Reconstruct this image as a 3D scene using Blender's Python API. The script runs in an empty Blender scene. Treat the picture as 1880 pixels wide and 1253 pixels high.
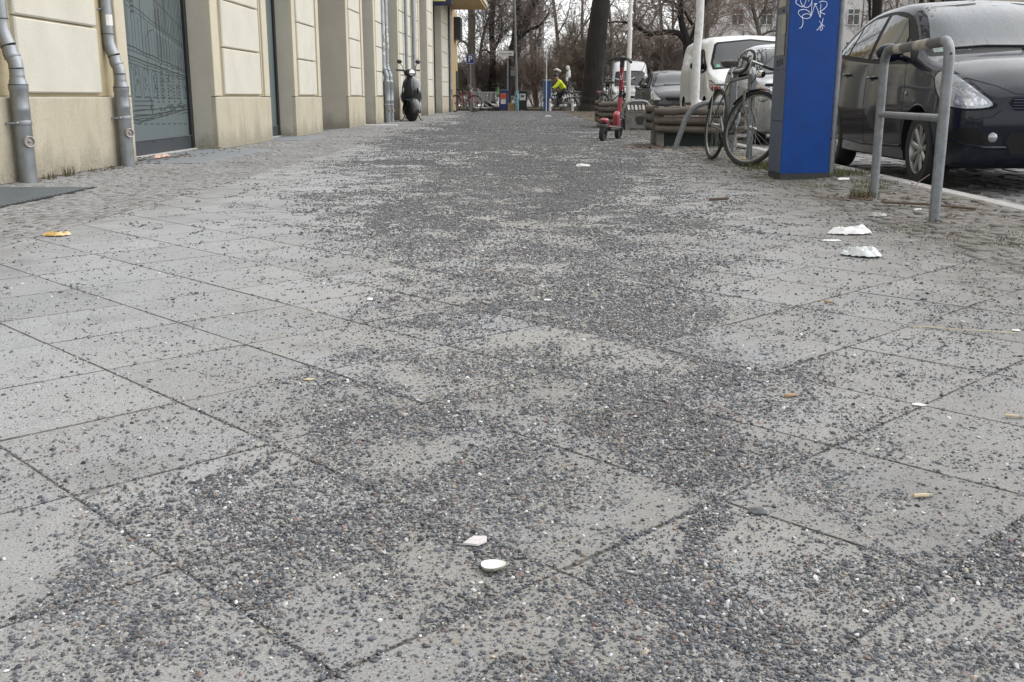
import bpy, bmesh, math, random
import numpy as np
from mathutils import Vector, Matrix
from mathutils.bvhtree import BVHTree

random.seed(7)
S = bpy.context.scene
C = S.collection
PI = math.pi

# ------------------------------------------------------------------ camera
cam_d = bpy.data.cameras.new('camera')
cam = bpy.data.objects.new('camera', cam_d)
C.objects.link(cam)
cam.location = (0, 0, 0.6)
cam.rotation_euler = (math.radians(90 - 13.37), 0, math.radians(0.887))
cam_d.sensor_width = 36.0
cam_d.lens = 36.1
cam_d.clip_start = 0.05
cam_d.clip_end = 2000
S.camera = cam

# ------------------------------------------------------------------ sky and sun (overcast winter day)
SUN_EL, SUN_AZ = math.radians(52), math.radians(75)   # azimuth measured from +Y towards +X
W = bpy.data.worlds.new('World')
S.world = W
W.use_nodes = True
nt = W.node_tree
nt.nodes.clear()
wo = nt.nodes.new('ShaderNodeOutputWorld')
bg = nt.nodes.new('ShaderNodeBackground')
sk = nt.nodes.new('ShaderNodeTexSky')
sk.sky_type = 'NISHITA'
sk.sun_disc = False
sk.sun_elevation = SUN_EL
sk.sun_rotation = SUN_AZ
sk.air_density = 1.0
sk.dust_density = 1.0
sk.ozone_density = 1.0
hs = nt.nodes.new('ShaderNodeHueSaturation')          # cloud cover: the sky is almost colourless
hs.inputs['Saturation'].default_value = 0.12
nt.links.new(sk.outputs[0], hs.inputs['Color'])
nt.links.new(hs.outputs[0], bg.inputs['Color'])
bg.inputs['Strength'].default_value = 0.15
nt.links.new(bg.outputs[0], wo.inputs['Surface'])

sun_d = bpy.data.lights.new('sun', 'SUN')
sun_d.energy = 1.1
sun_d.angle = math.radians(100)
sun_d.color = (1.0, 0.985, 0.965)
sun = bpy.data.objects.new('sun', sun_d)
C.objects.link(sun)
sd = Vector((math.cos(SUN_EL) * math.sin(SUN_AZ), math.cos(SUN_EL) * math.cos(SUN_AZ), math.sin(SUN_EL)))
sun.rotation_euler = sd.to_track_quat('Z', 'Y').to_euler()
sun.location = (5, 5, 20)

S.view_settings.view_transform = 'Standard'
S.view_settings.look = 'None'
S.view_settings.exposure = 0.95
S.view_settings.gamma = 1.0

# ------------------------------------------------------------------ materials
MATS = {}
def _n(nt, typ, **kw):
    n = nt.nodes.new(typ)
    for k, v in kw.items():
        if k.startswith('i_'):
            n.inputs[k[2:]].default_value = v
        else:
            setattr(n, k, v)
    return n

def mat(name, col, rough=0.6, metal=0.0, var=0.15, vs=6.0, bump=0.0, bs=60.0, spec=0.5, coat=0.0,
        col2=None, c2s=3.0, c2lo=0.5, c2hi=0.7, world=False, trans=0.0, alpha=1.0, rvar=0.0, stretch=None, rand=0.0):
    """principled surface: base colour broken up by noise, a second colour in noise patches, noise bump"""
    if name in MATS:
        return MATS[name]
    m = bpy.data.materials.new(name)
    m.use_nodes = True
    nt = m.node_tree
    L = nt.links.new
    p = nt.nodes['Principled BSDF']
    if world:
        src = _n(nt, 'ShaderNodeNewGeometry').outputs['Position']
    else:
        src = _n(nt, 'ShaderNodeTexCoord').outputs['Object']
    if stretch:
        mp = _n(nt, 'ShaderNodeMapping')
        mp.inputs['Scale'].default_value = stretch
        L(src, mp.inputs[0])
        src = mp.outputs[0]
    nz = _n(nt, 'ShaderNodeTexNoise', i_Scale=vs, i_Detail=6.0, i_Roughness=0.6)
    L(src, nz.inputs['Vector'])
    mr = _n(nt, 'ShaderNodeMapRange')
    mr.inputs[1].default_value = 0.3
    mr.inputs[2].default_value = 0.7
    mr.inputs[3].default_value = 1 - var
    mr.inputs[4].default_value = 1 + var
    L(nz.outputs[0], mr.inputs[0])
    mx = _n(nt, 'ShaderNodeMix', data_type='RGBA', blend_type='MULTIPLY')
    mx.inputs[0].default_value = 1.0
    mx.inputs[6].default_value = (*col, 1)
    fac = mr.outputs[0]
    if rand:
        oi = _n(nt, 'ShaderNodeObjectInfo')
        r2 = _n(nt, 'ShaderNodeMapRange')
        r2.inputs[3].default_value = 1 - rand
        r2.inputs[4].default_value = 1 + rand
        L(oi.outputs['Random'], r2.inputs[0])
        mm = _n(nt, 'ShaderNodeMath', operation='MULTIPLY')
        L(fac, mm.inputs[0]); L(r2.outputs[0], mm.inputs[1])
        fac = mm.outputs[0]
    cb = _n(nt, 'ShaderNodeCombineColor')
    for i in range(3):
        L(fac, cb.inputs[i])
    L(cb.outputs[0], mx.inputs[7])
    out = mx.outputs[2]
    if col2:
        n2 = _n(nt, 'ShaderNodeTexNoise', i_Scale=c2s, i_Detail=8.0, i_Roughness=0.65)
        L(src, n2.inputs['Vector'])
        m2 = _n(nt, 'ShaderNodeMapRange')
        m2.inputs[1].default_value = c2lo
        m2.inputs[2].default_value = c2hi
        L(n2.outputs[0], m2.inputs[0])
        x2 = _n(nt, 'ShaderNodeMix', data_type='RGBA')
        L(m2.outputs[0], x2.inputs[0])
        L(out, x2.inputs[6])
        x2.inputs[7].default_value = (*col2, 1)
        out = x2.outputs[2]
    L(out, p.inputs['Base Color'])
    p.inputs['Roughness'].default_value = rough
    if rvar:
        rr = _n(nt, 'ShaderNodeMapRange')
        rr.inputs[1].default_value = 0.3; rr.inputs[2].default_value = 0.7
        rr.inputs[3].default_value = max(0.02, rough - rvar); rr.inputs[4].default_value = min(1, rough + rvar)
        L(nz.outputs[0], rr.inputs[0]); L(rr.outputs[0], p.inputs['Roughness'])
    p.inputs['Metallic'].default_value = metal
    p.inputs['Specular IOR Level'].default_value = spec
    p.inputs['Coat Weight'].default_value = coat
    p.inputs['Coat Roughness'].default_value = 0.05
    p.inputs['Transmission Weight'].default_value = trans
    p.inputs['Alpha'].default_value = alpha
    if bump:
        nb = _n(nt, 'ShaderNodeTexNoise', i_Scale=bs, i_Detail=5.0, i_Roughness=0.6)
        L(src, nb.inputs['Vector'])
        bn = _n(nt, 'ShaderNodeBump', i_Strength=bump, i_Distance=0.01)
        L(nb.outputs[0], bn.inputs['Height'])
        L(bn.outputs[0], p.inputs['Normal'])
    MATS[name] = m
    return m

# ------------------------------------------------------------------ mesh helper
class MB:
    """collects geometry for ONE mesh object"""
    def __init__(self):
        self.v = []; self.f = []; self.mi = []
        self.k = 0
    def add(self, vs, fs):
        o = len(self.v)
        self.v.extend([tuple(x) for x in vs])
        for f in fs:
            self.f.append(tuple(i + o for i in f)); self.mi.append(self.k)
        return self
    def box(self, c, s, rot=None, bev=0.0):
        hx, hy, hz = s[0] / 2, s[1] / 2, s[2] / 2
        if bev:
            b = min(bev, hx * .9, hy * .9, hz * .9)
            bm = bmesh.new()
            bmesh.ops.create_cube(bm, size=1.0)
            bmesh.ops.scale(bm, vec=s, verts=bm.verts)
            bmesh.ops.bevel(bm, geom=bm.edges[:], offset=b, segments=1, affect='EDGES')
            vs = [v.co.copy() for v in bm.verts]
            bm.verts.index_update()
            fs = [[v.index for v in f.verts] for f in bm.faces]
            bm.free()
        else:
            vs = [Vector((x * hx, y * hy, z * hz)) for x in (-1, 1) for y in (-1, 1) for z in (-1, 1)]
            fs = [(0, 1, 3, 2), (4, 6, 7, 5), (0, 4, 5, 1), (2, 3, 7, 6), (0, 2, 6, 4), (1, 5, 7, 3)]
        if rot is not None:
            R = rot if isinstance(rot, Matrix) else Matrix.Rotation(rot, 3, 'Z')
            vs = [R @ v for v in vs]
        c = Vector(c)
        return self.add([v + c for v in vs], fs)
    def bx(self, x0, x1, y0, y1, z0, z1, bev=0.0):
        return self.box(((x0 + x1) / 2, (y0 + y1) / 2, (z0 + z1) / 2), (x1 - x0, y1 - y0, z1 - z0), None, bev)
    def tube(self, pts, r, n=8, cap=True, closed=False):
        pts = [Vector(p) for p in pts]
        N = len(pts)
        rs = r if isinstance(r, (list, tuple)) else [r] * N
        up = None
        rings = []
        for i, p in enumerate(pts):
            if closed:
                t = pts[(i + 1) % N] - pts[i - 1]
            else:
                t = pts[min(i + 1, N - 1)] - pts[max(i - 1, 0)]
            if t.length < 1e-9:
                t = Vector((0, 0, 1))
            t.normalize()
            if up is None:
                a = Vector((0, 0, 1)) if abs(t.z) < .9 else Vector((1, 0, 0))
                up = (a - t * a.dot(t)).normalized()
            else:
                up = up - t * up.dot(t)
                if up.length < 1e-6:
                    a = Vector((1, 0, 0)); up = a - t * a.dot(t)
                up.normalize()
            b = t.cross(up)
            rings.append([p + (up * math.cos(2 * PI * k / n) + b * math.sin(2 * PI * k / n)) * rs[i] for k in range(n)])
        vs = [v for rg in rings for v in rg]
        fs = []
        M = N if closed else N - 1
        for i in range(M):
            a, b2 = i * n, ((i + 1) % N) * n
            for k in range(n):
                fs.append((a + k, a + (k + 1) % n, b2 + (k + 1) % n, b2 + k))
        if cap and not closed:
            fs.append(tuple(range(n - 1, -1, -1)))
            fs.append(tuple((N - 1) * n + k for k in range(n)))
        return self.add(vs, fs)
    def lathe(self, prof, o=(0, 0, 0), axis='Z', n=20, rot=None, cap=True):
        """prof: list of (radius, height) along the axis"""
        vs = []; fs = []
        for (r, h) in prof:
            for k in range(n):
                a = 2 * PI * k / n
                x, y = r * math.cos(a), r * math.sin(a)
                if axis == 'Z': p = Vector((x, y, h))
                elif axis == 'X': p = Vector((h, x, y))
                else: p = Vector((x, h, y))
                vs.append(p)
        for i in range(len(prof) - 1):
            for k in range(n):
                fs.append((i * n + k, i * n + (k + 1) % n, (i + 1) * n + (k + 1) % n, (i + 1) * n + k))
        if cap:
            fs.append(tuple(range(n - 1, -1, -1)))
            fs.append(tuple((len(prof) - 1) * n + k for k in range(n)))
        if rot is not None:
            vs = [rot @ v for v in vs]
        o = Vector(o)
        return self.add([v + o for v in vs], fs)
    def prism(self, poly, z0, z1, taper=1.0):
        n = len(poly)
        cx = sum(p[0] for p in poly) / n; cy = sum(p[1] for p in poly) / n
        vs = [(x, y, z0) for x, y in poly] + [(cx + (x - cx) * taper, cy + (y - cy) * taper, z1) for x, y in poly]
        fs = [tuple(range(n - 1, -1, -1)), tuple(range(n, 2 * n))]
        fs += [(i, (i + 1) % n, n + (i + 1) % n, n + i) for i in range(n)]
        return self.add(vs, fs)
    def ball(self, c, r, n=10, m=7, rot=None):
        r = r if isinstance(r, (tuple, list)) else (r, r, r)
        vs = []; fs = []
        for i in range(m + 1):
            th = PI * i / m
            for k in range(n):
                a = 2 * PI * k / n
                vs.append(Vector((r[0] * math.sin(th) * math.cos(a), r[1] * math.sin(th) * math.sin(a), r[2] * math.cos(th))))
        for i in range(m):
            for k in range(n):
                fs.append((i * n + k, (i + 1) * n + k, (i + 1) * n + (k + 1) % n, i * n + (k + 1) % n))
        if rot is not None:
            vs = [rot @ v for v in vs]
        c = Vector(c)
        return self.add([v + c for v in vs], fs)
    def xf(self, M):
        self.v = [tuple(M @ Vector(v)) for v in self.v]
        return self
    def build(self, name, m, parent=None, smooth=False, off=None, label=None, kind=None, angle=40):
        me = bpy.data.meshes.new(name)
        vs = self.v
        if off is not None:
            o = off
            vs = [(a - o[0], b - o[1], c - o[2]) for a, b, c in vs]
        me.from_pydata(vs, [], self.f)
        ms = m if isinstance(m, (list, tuple)) else [m]
        for x in ms:
            me.materials.append(x)
        if len(ms) > 1:
            me.polygons.foreach_set('material_index', self.mi)
        if smooth:
            me.polygons.foreach_set('use_smooth', [True] * len(me.polygons))
            bm = bmesh.new(); bm.from_mesh(me)
            bmesh.ops.remove_doubles(bm, verts=bm.verts, dist=1e-6)
            bmesh.ops.recalc_face_normals(bm, faces=bm.faces)
            lim = math.radians(angle)
            for e in bm.edges:
                if len(e.link_faces) == 2 and e.calc_face_angle(0) > lim:
                    e.smooth = False
            bm.to_mesh(me); bm.free()
        me.update()
        ob = bpy.data.objects.new(name, me)
        C.objects.link(ob)
        if parent is not None:
            ob.parent = parent
        if label: ob['label'] = label
        if kind: ob['kind'] = kind
        return ob

def tag(o, label, cat, group=None, kind=None):
    o['label'] = label
    o['category'] = cat
    if group: o['group'] = group
    if kind: o['kind'] = kind
    return o
def thing(name, label, cat, loc=(0, 0, 0), rz=0.0, group=None, scale=1.0):
    o = bpy.data.objects.new(name, None)
    o.empty_display_size = 0.1
    C.objects.link(o)
    o.location = loc
    o.rotation_euler = (0, 0, rz)
    o.scale = (scale,) * 3
    tag(o, label, cat, group)
    return o
def struct(o):
    o['kind'] = 'structure'
    return o
def dup(root, loc, rz, label, scale=None, group=None):
    r = root.copy(); C.objects.link(r)
    r.location = loc; r.rotation_euler = (0, 0, rz)
    if scale is not None:
        r.scale = (scale,) * 3 if not isinstance(scale, tuple) else scale
    r['label'] = label
    if group: r['group'] = group
    for ch in list(root.children):
        c = ch.copy(); C.objects.link(c); c.parent = r
        for g in list(ch.children):
            d = g.copy(); C.objects.link(d); d.parent = c
    return r
def arc(c, r, a0, a1, n, u, w):
    c, u, w = Vector(c), Vector(u), Vector(w)
    return [c + u * (r * math.cos(a0 + (a1 - a0) * i / n)) + w * (r * math.sin(a0 + (a1 - a0) * i / n)) for i in range(n + 1)]
def np_mesh(name, V, F, m, parent=None, kind=None):
    me = bpy.data.meshes.new(name)
    me.vertices.add(len(V)); me.vertices.foreach_set('co', np.asarray(V, dtype=np.float32).ravel())
    F = np.asarray(F, dtype=np.int32)
    k = F.shape[1]
    me.loops.add(F.size); me.loops.foreach_set('vertex_index', F.ravel())
    me.polygons.add(len(F))
    me.polygons.foreach_set('loop_start', np.arange(len(F), dtype=np.int32) * k)
    me.polygons.foreach_set('loop_total', np.full(len(F), k, dtype=np.int32))
    me.update(calc_edges=True); me.validate()
    me.materials.append(m)
    ob = bpy.data.objects.new(name, me); C.objects.link(ob)
    if parent is not None: ob.parent = parent
    if kind: ob['kind'] = kind
    return ob

# value noise for scattering
_rs = np.random.RandomState(11)
_tab = _rs.rand(256, 256)
def vnoise(x, y):
    xi = np.floor(x).astype(int); yi = np.floor(y).astype(int)
    fx = x - xi; fy = y - yi
    fx = fx * fx * (3 - 2 * fx); fy = fy * fy * (3 - 2 * fy)
    a = _tab[xi & 255, yi & 255]; b = _tab[(xi + 1) & 255, yi & 255]
    c = _tab[xi & 255, (yi + 1) & 255]; d = _tab[(xi + 1) & 255, (yi + 1) & 255]
    return (a * (1 - fx) + b * fx) * (1 - fy) + (c * (1 - fx) + d * fx) * fy
def fbm(x, y, o=4):
    s = 0; a = 0.5; t = 0
    for i in range(o):
        s = s + a * vnoise(x * 2 ** i + 17.3 * i, y * 2 ** i + 5.1 * i); t += a; a *= 0.55
    return s / t
def sstep(a, b, x):
    t = np.clip((x - a) / (b - a), 0, 1)
    return t * t * (3 - 2 * t)
# ================================================================== GROUND
YE = 46.5           # far end of the pavement
XL, XR = -2.16, 1.70  # slab track
KX = 2.68           # kerb
ROADZ = -0.095

m_earth = mat('earth', (0.075, 0.06, 0.043), 0.95, var=.35, vs=3, bump=.6, bs=30, col2=(0.05, 0.055, 0.025), c2s=1.5, world=True)
g = MB(); g.add([(-300, -60, -.14), (300, -60, -.14), (300, 500, -.14), (-300, 500, -.14)], [(0, 1, 2, 3)])
struct(g.build('ground', m_earth))

# joint bed of the pavement: dark dirty sand
m_bed = mat('sand_bed', (0.19, 0.175, 0.155), 0.95, col2=(.10, .092, .08), c2s=14, c2lo=.40, c2hi=.60, var=.4, vs=60, bump=.5, bs=300, world=True)
b = MB(); b.bx(-4.3, KX, -1.5, YE, -.13, -.0020)
pav = b.build('pavement', m_bed)
struct(pav)

# --- concrete slabs 35 x 35 cm laid on the diagonal
def slab_material():
    m = bpy.data.materials.new('concrete_slab'); m.use_nodes = True
    nt = m.node_tree; L = nt.links.new; p = nt.nodes['Principled BSDF']
    pos = _n(nt, 'ShaderNodeNewGeometry').outputs['Position']
    def noise(s, d=6, r=.6):
        n = _n(nt, 'ShaderNodeTexNoise', i_Scale=s, i_Detail=float(d), i_Roughness=r); L(pos, n.inputs['Vector']); return n.outputs[0]
    def rng(src, a, b2, c, d):
        n = _n(nt, 'ShaderNodeMapRange'); n.inputs[1].default_value = a; n.inputs[2].default_value = b2
        n.inputs[3].default_value = c; n.inputs[4].default_value = d; L(src, n.inputs[0]); return n.outputs[0]
    def mul(a, b2):
        n = _n(nt, 'ShaderNodeMath', operation='MULTIPLY'); L(a, n.inputs[0])
        if isinstance(b2, float): n.inputs[1].default_value = b2
        else: L(b2, n.inputs[1])
        return n.outputs[0]
    def mixc(f, a, b2):
        n = _n(nt, 'ShaderNodeMix', data_type='RGBA')
        L(f, n.inputs[0])
        for i, c in ((6, a), (7, b2)):
            if isinstance(c, tuple): n.inputs[i].default_value = (*c, 1)
            else: L(c, n.inputs[i])
        return n.outputs[2]
    oi = _n(nt, 'ShaderNodeObjectInfo').outputs['Random']
    base = mixc(rng(noise(1.6), .35, .65, 0, 1), (.26, .268, .277), (.315, .32, .326))
    base = mixc(rng(noise(9), .45, .75, 0, .45), base, (.26, .262, .262))
    # exposed fine aggregate: light and dark grains
    base = mixc(rng(noise(300, 3, .75), .52, .62, 0, .9), base, (.55, .55, .54))
    base = mixc(rng(noise(230, 3, .75), .53, .62, 0, .9), base, (.11, .11, .11))
    # trodden-in sand along the middle of the path
    xs = _n(nt, 'ShaderNodeSeparateXYZ'); L(pos, xs.inputs[0])
    ab = _n(nt, 'ShaderNodeMath', operation='ABSOLUTE'); L(xs.outputs[0], ab.inputs[0])
    band = rng(ab.outputs[0], .1, 1.3, 1, .12)
    sandf = mul(mul(rng(noise(3.1, 5), .32, .52, 0, 1), band), rng(noise(150, 3), .35, .55, .35, 1))
    sand = mixc(rng(noise(260, 4, .75), .35, .65, 0, 1), (.205, .192, .168), (.385, .37, .34))
    base = mixc(sandf, base, sand)
    # darker brown towards the kerb side, then grime trodden in from the cobbled margins
    kx = rng(xs.outputs[0], -.6, 1.7, .0, .62)
    base = mixc(mul(kx, rng(noise(2.0, 7, .65), .32, .62, .25, 1)), base, (.165, .152, .135))
    edge = rng(xs.outputs[0], 1.05, 1.65, 0, .95)
    edge2 = rng(xs.outputs[0], -2.1, -1.6, .6, 0)
    base = mixc(mul(edge2, rng(noise(5.0, 7, .7), .42, .62, 0, 1)), base, (.17, .16, .145))
    base = mixc(mul(edge, rng(noise(5.0, 7, .7), .34, .56, 0, 1)), base, (.145, .134, .116))
    # flattened chewing gum and drip spots
    vo = _n(nt, 'ShaderNodeTexVoronoi', i_Scale=5.0); L(pos, vo.inputs['Vector'])
    sepc = _n(nt, 'ShaderNodeSeparateColor'); L(vo.outputs['Color'], sepc.inputs[0])
    spot = mul(rng(vo.outputs['Distance'], .05, .075, .7, 0), rng(sepc.outputs[0], .55, .6, 0, 1))
    base = mixc(spot, base, (.13, .13, .13))
    # old stains
    base = mixc(rng(noise(2.3, 8, .7), .54, .70, 0, .55), base, (.15, .148, .145))
    tint = _n(nt, 'ShaderNodeMix', data_type='RGBA', blend_type='MULTIPLY'); tint.inputs[0].default_value = 1
    L(base, tint.inputs[6])
    cb = _n(nt, 'ShaderNodeCombineColor'); r = rng(oi, 0, 1, .91, 1.07)
    for i in range(3): L(r, cb.inputs[i])
    L(cb.outputs[0], tint.inputs[7])
    L(tint.outputs[2], p.inputs['Base Color'])
    p.inputs['Roughness'].default_value = .86
    p.inputs['Specular IOR Level'].default_value = .35
    bn = _n(nt, 'ShaderNodeBump', i_Strength=.55, i_Distance=.003); L(noise(300, 5, .7), bn.inputs['Height'])
    L(bn.outputs[0], p.inputs['Normal'])
    return m
m_slab = slab_material()

def slab_geo(poly, z=0.0):
    """chamfered slab from a convex polygon (list of xy)"""
    n = len(poly)
    P = [Vector((x, y)) for x, y in poly]
    c = sum(P, Vector((0, 0))) / n
    ins = [p + (c - p).normalized() * .0018 for p in P]
    vs = [(p.x, p.y, z - .03) for p in P] + [(p.x, p.y, z - .0018) for p in P] + [(p.x, p.y, z) for p in ins]
    fs = [tuple(2 * n + i for i in range(n))]
    for k in (0, 1):
        for i in range(n):
            fs.append((k * n + i, k * n + (i + 1) % n, (k + 1) * n + (i + 1) % n, (k + 1) * n + i))
    return vs, fs
def clip(poly, xlim, keep_less):
    out = []
    n = len(poly)
    for i in range(n):
        a, b2 = poly[i], poly[(i + 1) % n]
        ia = (a[0] <= xlim) if keep_less else (a[0] >= xlim)
        ib = (b2[0] <= xlim) if keep_less else (b2[0] >= xlim)
        if ia: out.append(a)
        if ia != ib:
            t = (xlim - a[0]) / (b2[0] - a[0])
            out.append((xlim, a[1] + t * (b2[1] - a[1])))
    return out
HD = 0.2489                       # half diagonal of a slab on its lattice
hd = HD - 0.0026                  # minus the joint
me_full = bpy.data.meshes.new('slab')
vs, fs = slab_geo([(hd, 0), (0, hd), (-hd, 0), (0, -hd)])
me_full.from_pydata(vs, [], fs); me_full.materials.append(m_slab); me_full.materials.append(m_bed); me_full.polygons.foreach_set('material_index', [0] + [1] * 8)
me_full.transform(Matrix.Rotation(0, 4, 'Z'))
cells = []
X0, Y0 = -0.703 , 1.978 + HD      # a measured crossing is the south corner of a slab
for i in range(-14, 14):
    for j in range(-12, 190):
        if (i + j) % 2: continue
        cx, cy = X0 + i * HD, Y0 + j * HD
        if cx + HD < XL + .03 or cx - HD > XR - .03 or cy < -.8 or cy > YE - .1: continue
        cells.append((cx, cy))
def vis_size(cx, cy):
    if cy < .75: return 0
    if abs(cx) > cy * .52 + .35: return 0
    return 1 / cy
cells.sort(key=lambda c: -vis_size(*c))
rest = MB(); cnt = 0
for (cx, cy) in cells:
    sx = (random.random() - .5); tilt = (random.gauss(0, .001), random.gauss(0, .001)); dz = random.gauss(0, .0003)
    poly = [(cx + hd, cy), (cx, cy + hd), (cx - hd, cy), (cx, cy - hd)]
    full = cx - hd > XL and cx + hd < XR
    if not full:
        poly = clip(clip(poly, XL, False), XR, True)
        if len(poly) < 3: continue
    if cnt < 290 and vis_size(cx, cy) > 0:
        cnt += 1
        if full:
            o = bpy.data.objects.new('slab', me_full); C.objects.link(o)
            o.location = (cx + random.gauss(0, .0007), cy + random.gauss(0, .0007), dz)
        else:
            mm = bpy.data.meshes.new('slab')
            v2, f2 = slab_geo([(x - cx, y - cy) for x, y in poly]); mm.from_pydata(v2, [], f2); mm.materials.append(m_slab); mm.materials.append(m_bed); mm.polygons.foreach_set('material_index', [0] + [1] * (len(f2) - 1))
            o = bpy.data.objects.new('slab', mm); C.objects.link(o); o.location = (cx, cy, dz)
        o.rotation_euler = (tilt[0], tilt[1], random.gauss(0, .0022) if full else 0)
        o.parent = pav
    else:
        v2, f2 = slab_geo(poly, dz); rest.add(v2, f2)
rest.build('slab_field', m_slab, pav, kind='stuff')

# --- small mosaic cobbles either side of the slab track
m_cob = mat('mosaic_cobble', (.245, .243, .238), .85, var=.24, vs=22, bump=.4, bs=200, world=True, col2=(.17, .165, .155), c2s=1.4, c2lo=.45, c2hi=.75)
m_cob_r = mat('mosaic_cobble_mossy', (.165, .157, .145), .9, var=.28, vs=22, bump=.4, bs=200, world=True, col2=(.07, .068, .036), c2s=2.2, c2lo=.47, c2hi=.66)
def cobbles(name, x0, x1, y0, y1, size, m, seed, skew=0.0, parent=None, zamp=.004, z=0.0):
    rs = np.random.RandomState(seed)
    nx = int((x1 - x0) / size); ny = int((y1 - y0) / size)
    I, J = np.meshgrid(np.arange(nx), np.arange(ny), indexing='ij')
    I = I.ravel(); J = J.ravel()
    cx = x0 + (I + .5) * (x1 - x0) / nx + rs.randn(I.size) * size * .07
    # rows run in shallow arcs
    cy = y0 + (J + .5) * size + rs.randn(I.size) * size * .08 + np.sin((I / nx) * PI * 2 + J * .13) * size * .8 + (I % 2) * size * .3
    hx = size * (.41 + rs.rand(I.size) * .08); hy = size * (.41 + rs.rand(I.size) * .08)
    a = rs.randn(I.size) * .16
    zz = z + rs.randn(I.size) * zamp * .5
    bx = np.array([-1, 1, 1, -1]); by = np.array([-1, -1, 1, 1])
    ca, sa = np.cos(a), np.sin(a)
    V = np.zeros((I.size, 12, 3))
    for ring, (k, dz) in enumerate(((1.0, -.02), (1.0, -.005), (.72, 0.0))):
        for q in range(4):
            jx = 1 + rs.randn(I.size) * .09; jy = 1 + rs.randn(I.size) * .09
            lx = bx[q] * hx * k * jx; ly = by[q] * hy * k * jy
            V[:, ring * 4 + q, 0] = cx + lx * ca - ly * sa
            V[:, ring * 4 + q, 1] = cy + lx * sa + ly * ca
            V[:, ring * 4 + q, 2] = zz + dz + (rs.randn(I.size) * .0012 if ring == 2 else 0)
    base = (np.arange(I.size) * 12)[:, None]
    fl = []
    for r in (0, 1):
        for q in range(4):
            fl.append([r * 4 + q, r * 4 + (q + 1) % 4, (r + 1) * 4 + (q + 1) % 4, (r + 1) * 4 + q])
    fl.append([8, 9, 10, 11])
    F = (base[:, None, :] + np.array(fl)[None, :, :]).reshape(-1, 4)
    return np_mesh(name, V.reshape(-1, 3), F, m, parent, 'stuff')
cobbles('mosaic_cobbles', -3.68, XL - .012, 3.4, 30, .058, m_cob, 3, parent=pav, z=.0015)
cobbles('mosaic_cobbles', -3.5, XL - .012, 30.1, YE - .1, .10, m_cob, 4, parent=pav, z=.001)
cobbles('mosaic_cobbles', XR + .012, KX - .02, 2.6, 24, .060, m_cob_r, 5, parent=pav, zamp=.011, z=-.0018)
cobbles('mosaic_cobbles', XR + .012, KX - .02, 24.1, YE - .1, .10, m_cob_r, 6, parent=pav, z=.001)

# --- kerb of long granite stones
m_kerb = mat('granite_kerb', (.33, .32, .305), .8, var=.22, vs=40, bump=.3, bs=150, world=True, col2=(.20, .19, .175), c2s=4)
kb = thing('kerb', 'pale granite kerb', 'kerb'); del kb['category']; del kb['label']; struct(kb)
y = -1.5
while y < YE:
    L_ = random.uniform(.85, 1.25)
    k = MB(); k.bx(KX + .002, KX + .135 + random.uniform(-.004, .004), y + .004, y + L_ - .004, -.13, .004 + random.uniform(-.004, .004), bev=.012)
    o = k.build('kerb_stone', m_kerb, kb)
    y += L_

# --- roadway of granite setts
m_road = mat('road_bed', (.06, .055, .05), .95, var=.3, vs=20, bump=.4, bs=100, world=True)
r_ = MB(); r_.bx(KX + .14, 9.5, -2, 47, -.138, ROADZ - .012); road = r_.build('road', m_road); struct(road)
m_sett = mat('granite_sett', (.17, .165, .16), .75, var=.3, vs=9, bump=.5, bs=80, world=True, rand=.2)
sett_me = []
for k in range(6):
    s_ = MB()
    a, b2 = .078 + random.uniform(-.008, .008), .083 + random.uniform(-.008, .008)
    q = [(-a, -b2), (a, -b2 * random.uniform(.9, 1.05)), (a * random.uniform(.92, 1.05), b2), (-a, b2 * random.uniform(.92, 1.05))]
    n = 4
    vs = [(x, y, -.05) for x, y in q] + [(x, y, -.018) for x, y in q] + [(x * .75, y * .75, 0) for x, y in q]
    s_.add(vs, [(8, 9, 10, 11)] + [(kk * 4 + i, kk * 4 + (i + 1) % 4, kk * 4 + 4 + (i + 1) % 4, kk * 4 + 4 + i) for kk in (0, 1) for i in range(4)])
    me = bpy.data.meshes.new('sett'); me.from_pydata(s_.v, [], s_.f); me.materials.append(m_sett); sett_me.append(me)
n_s = 0
for j in range(26):
    for i in range(9):
        x = KX + .24 + i * .172 + random.uniform(-.008, .008); y = 5.2 + j * .18 + (i % 2) * .07
        o = bpy.data.objects.new('sett', random.choice(sett_me)); C.objects.link(o)
        o.location = (x, y, ROADZ + random.gauss(0, .004)); o.rotation_euler = (random.gauss(0, .03), random.gauss(0, .03), random.gauss(0, .04)); o.parent = road
cobbles('sett_field', KX + .16, 7.5, 9.98, 46, .18, m_sett, 9, parent=road, zamp=.01, z=ROADZ)
cobbles('sett_field', KX + .16 + 1.56, 7.5, 4.0, 9.96, .18, m_sett, 10, parent=road, zamp=.01, z=ROADZ)

# cross street beyond the pavement and the verge of the embankment behind it
m_asph = mat('asphalt', (.06, .06, .06), .85, var=.25, vs=40, bump=.3, bs=200, world=True)
a_ = MB(); a_.bx(-60, 60, 47.2, 53.0, -.137, -.09); struct(a_.build('cross_street', m_asph))
m_verge = mat('leafy_verge', (.085, .066, .042), .95, var=.4, vs=8, bump=.8, bs=60, world=True, col2=(.05, .06, .025), c2s=3)
a_ = MB(); a_.bx(1.6, KX - .01, 26.5, YE - .1, -.012, .012); struct(a_.build('tree_strip', m_verge))
a_ = MB(); a_.bx(-60, 60, 53.2, 70, -.136, .02); struct(a_.build('verge', m_verge))
m_water = mat('canal_water', (.03, .035, .03), .08, var=.1, vs=3, bump=.15, bs=4, world=True)
a_ = MB(); a_.bx(-80, 80, 70.2, 96, -.136, -.05); struct(a_.build('canal', m_water))

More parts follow.
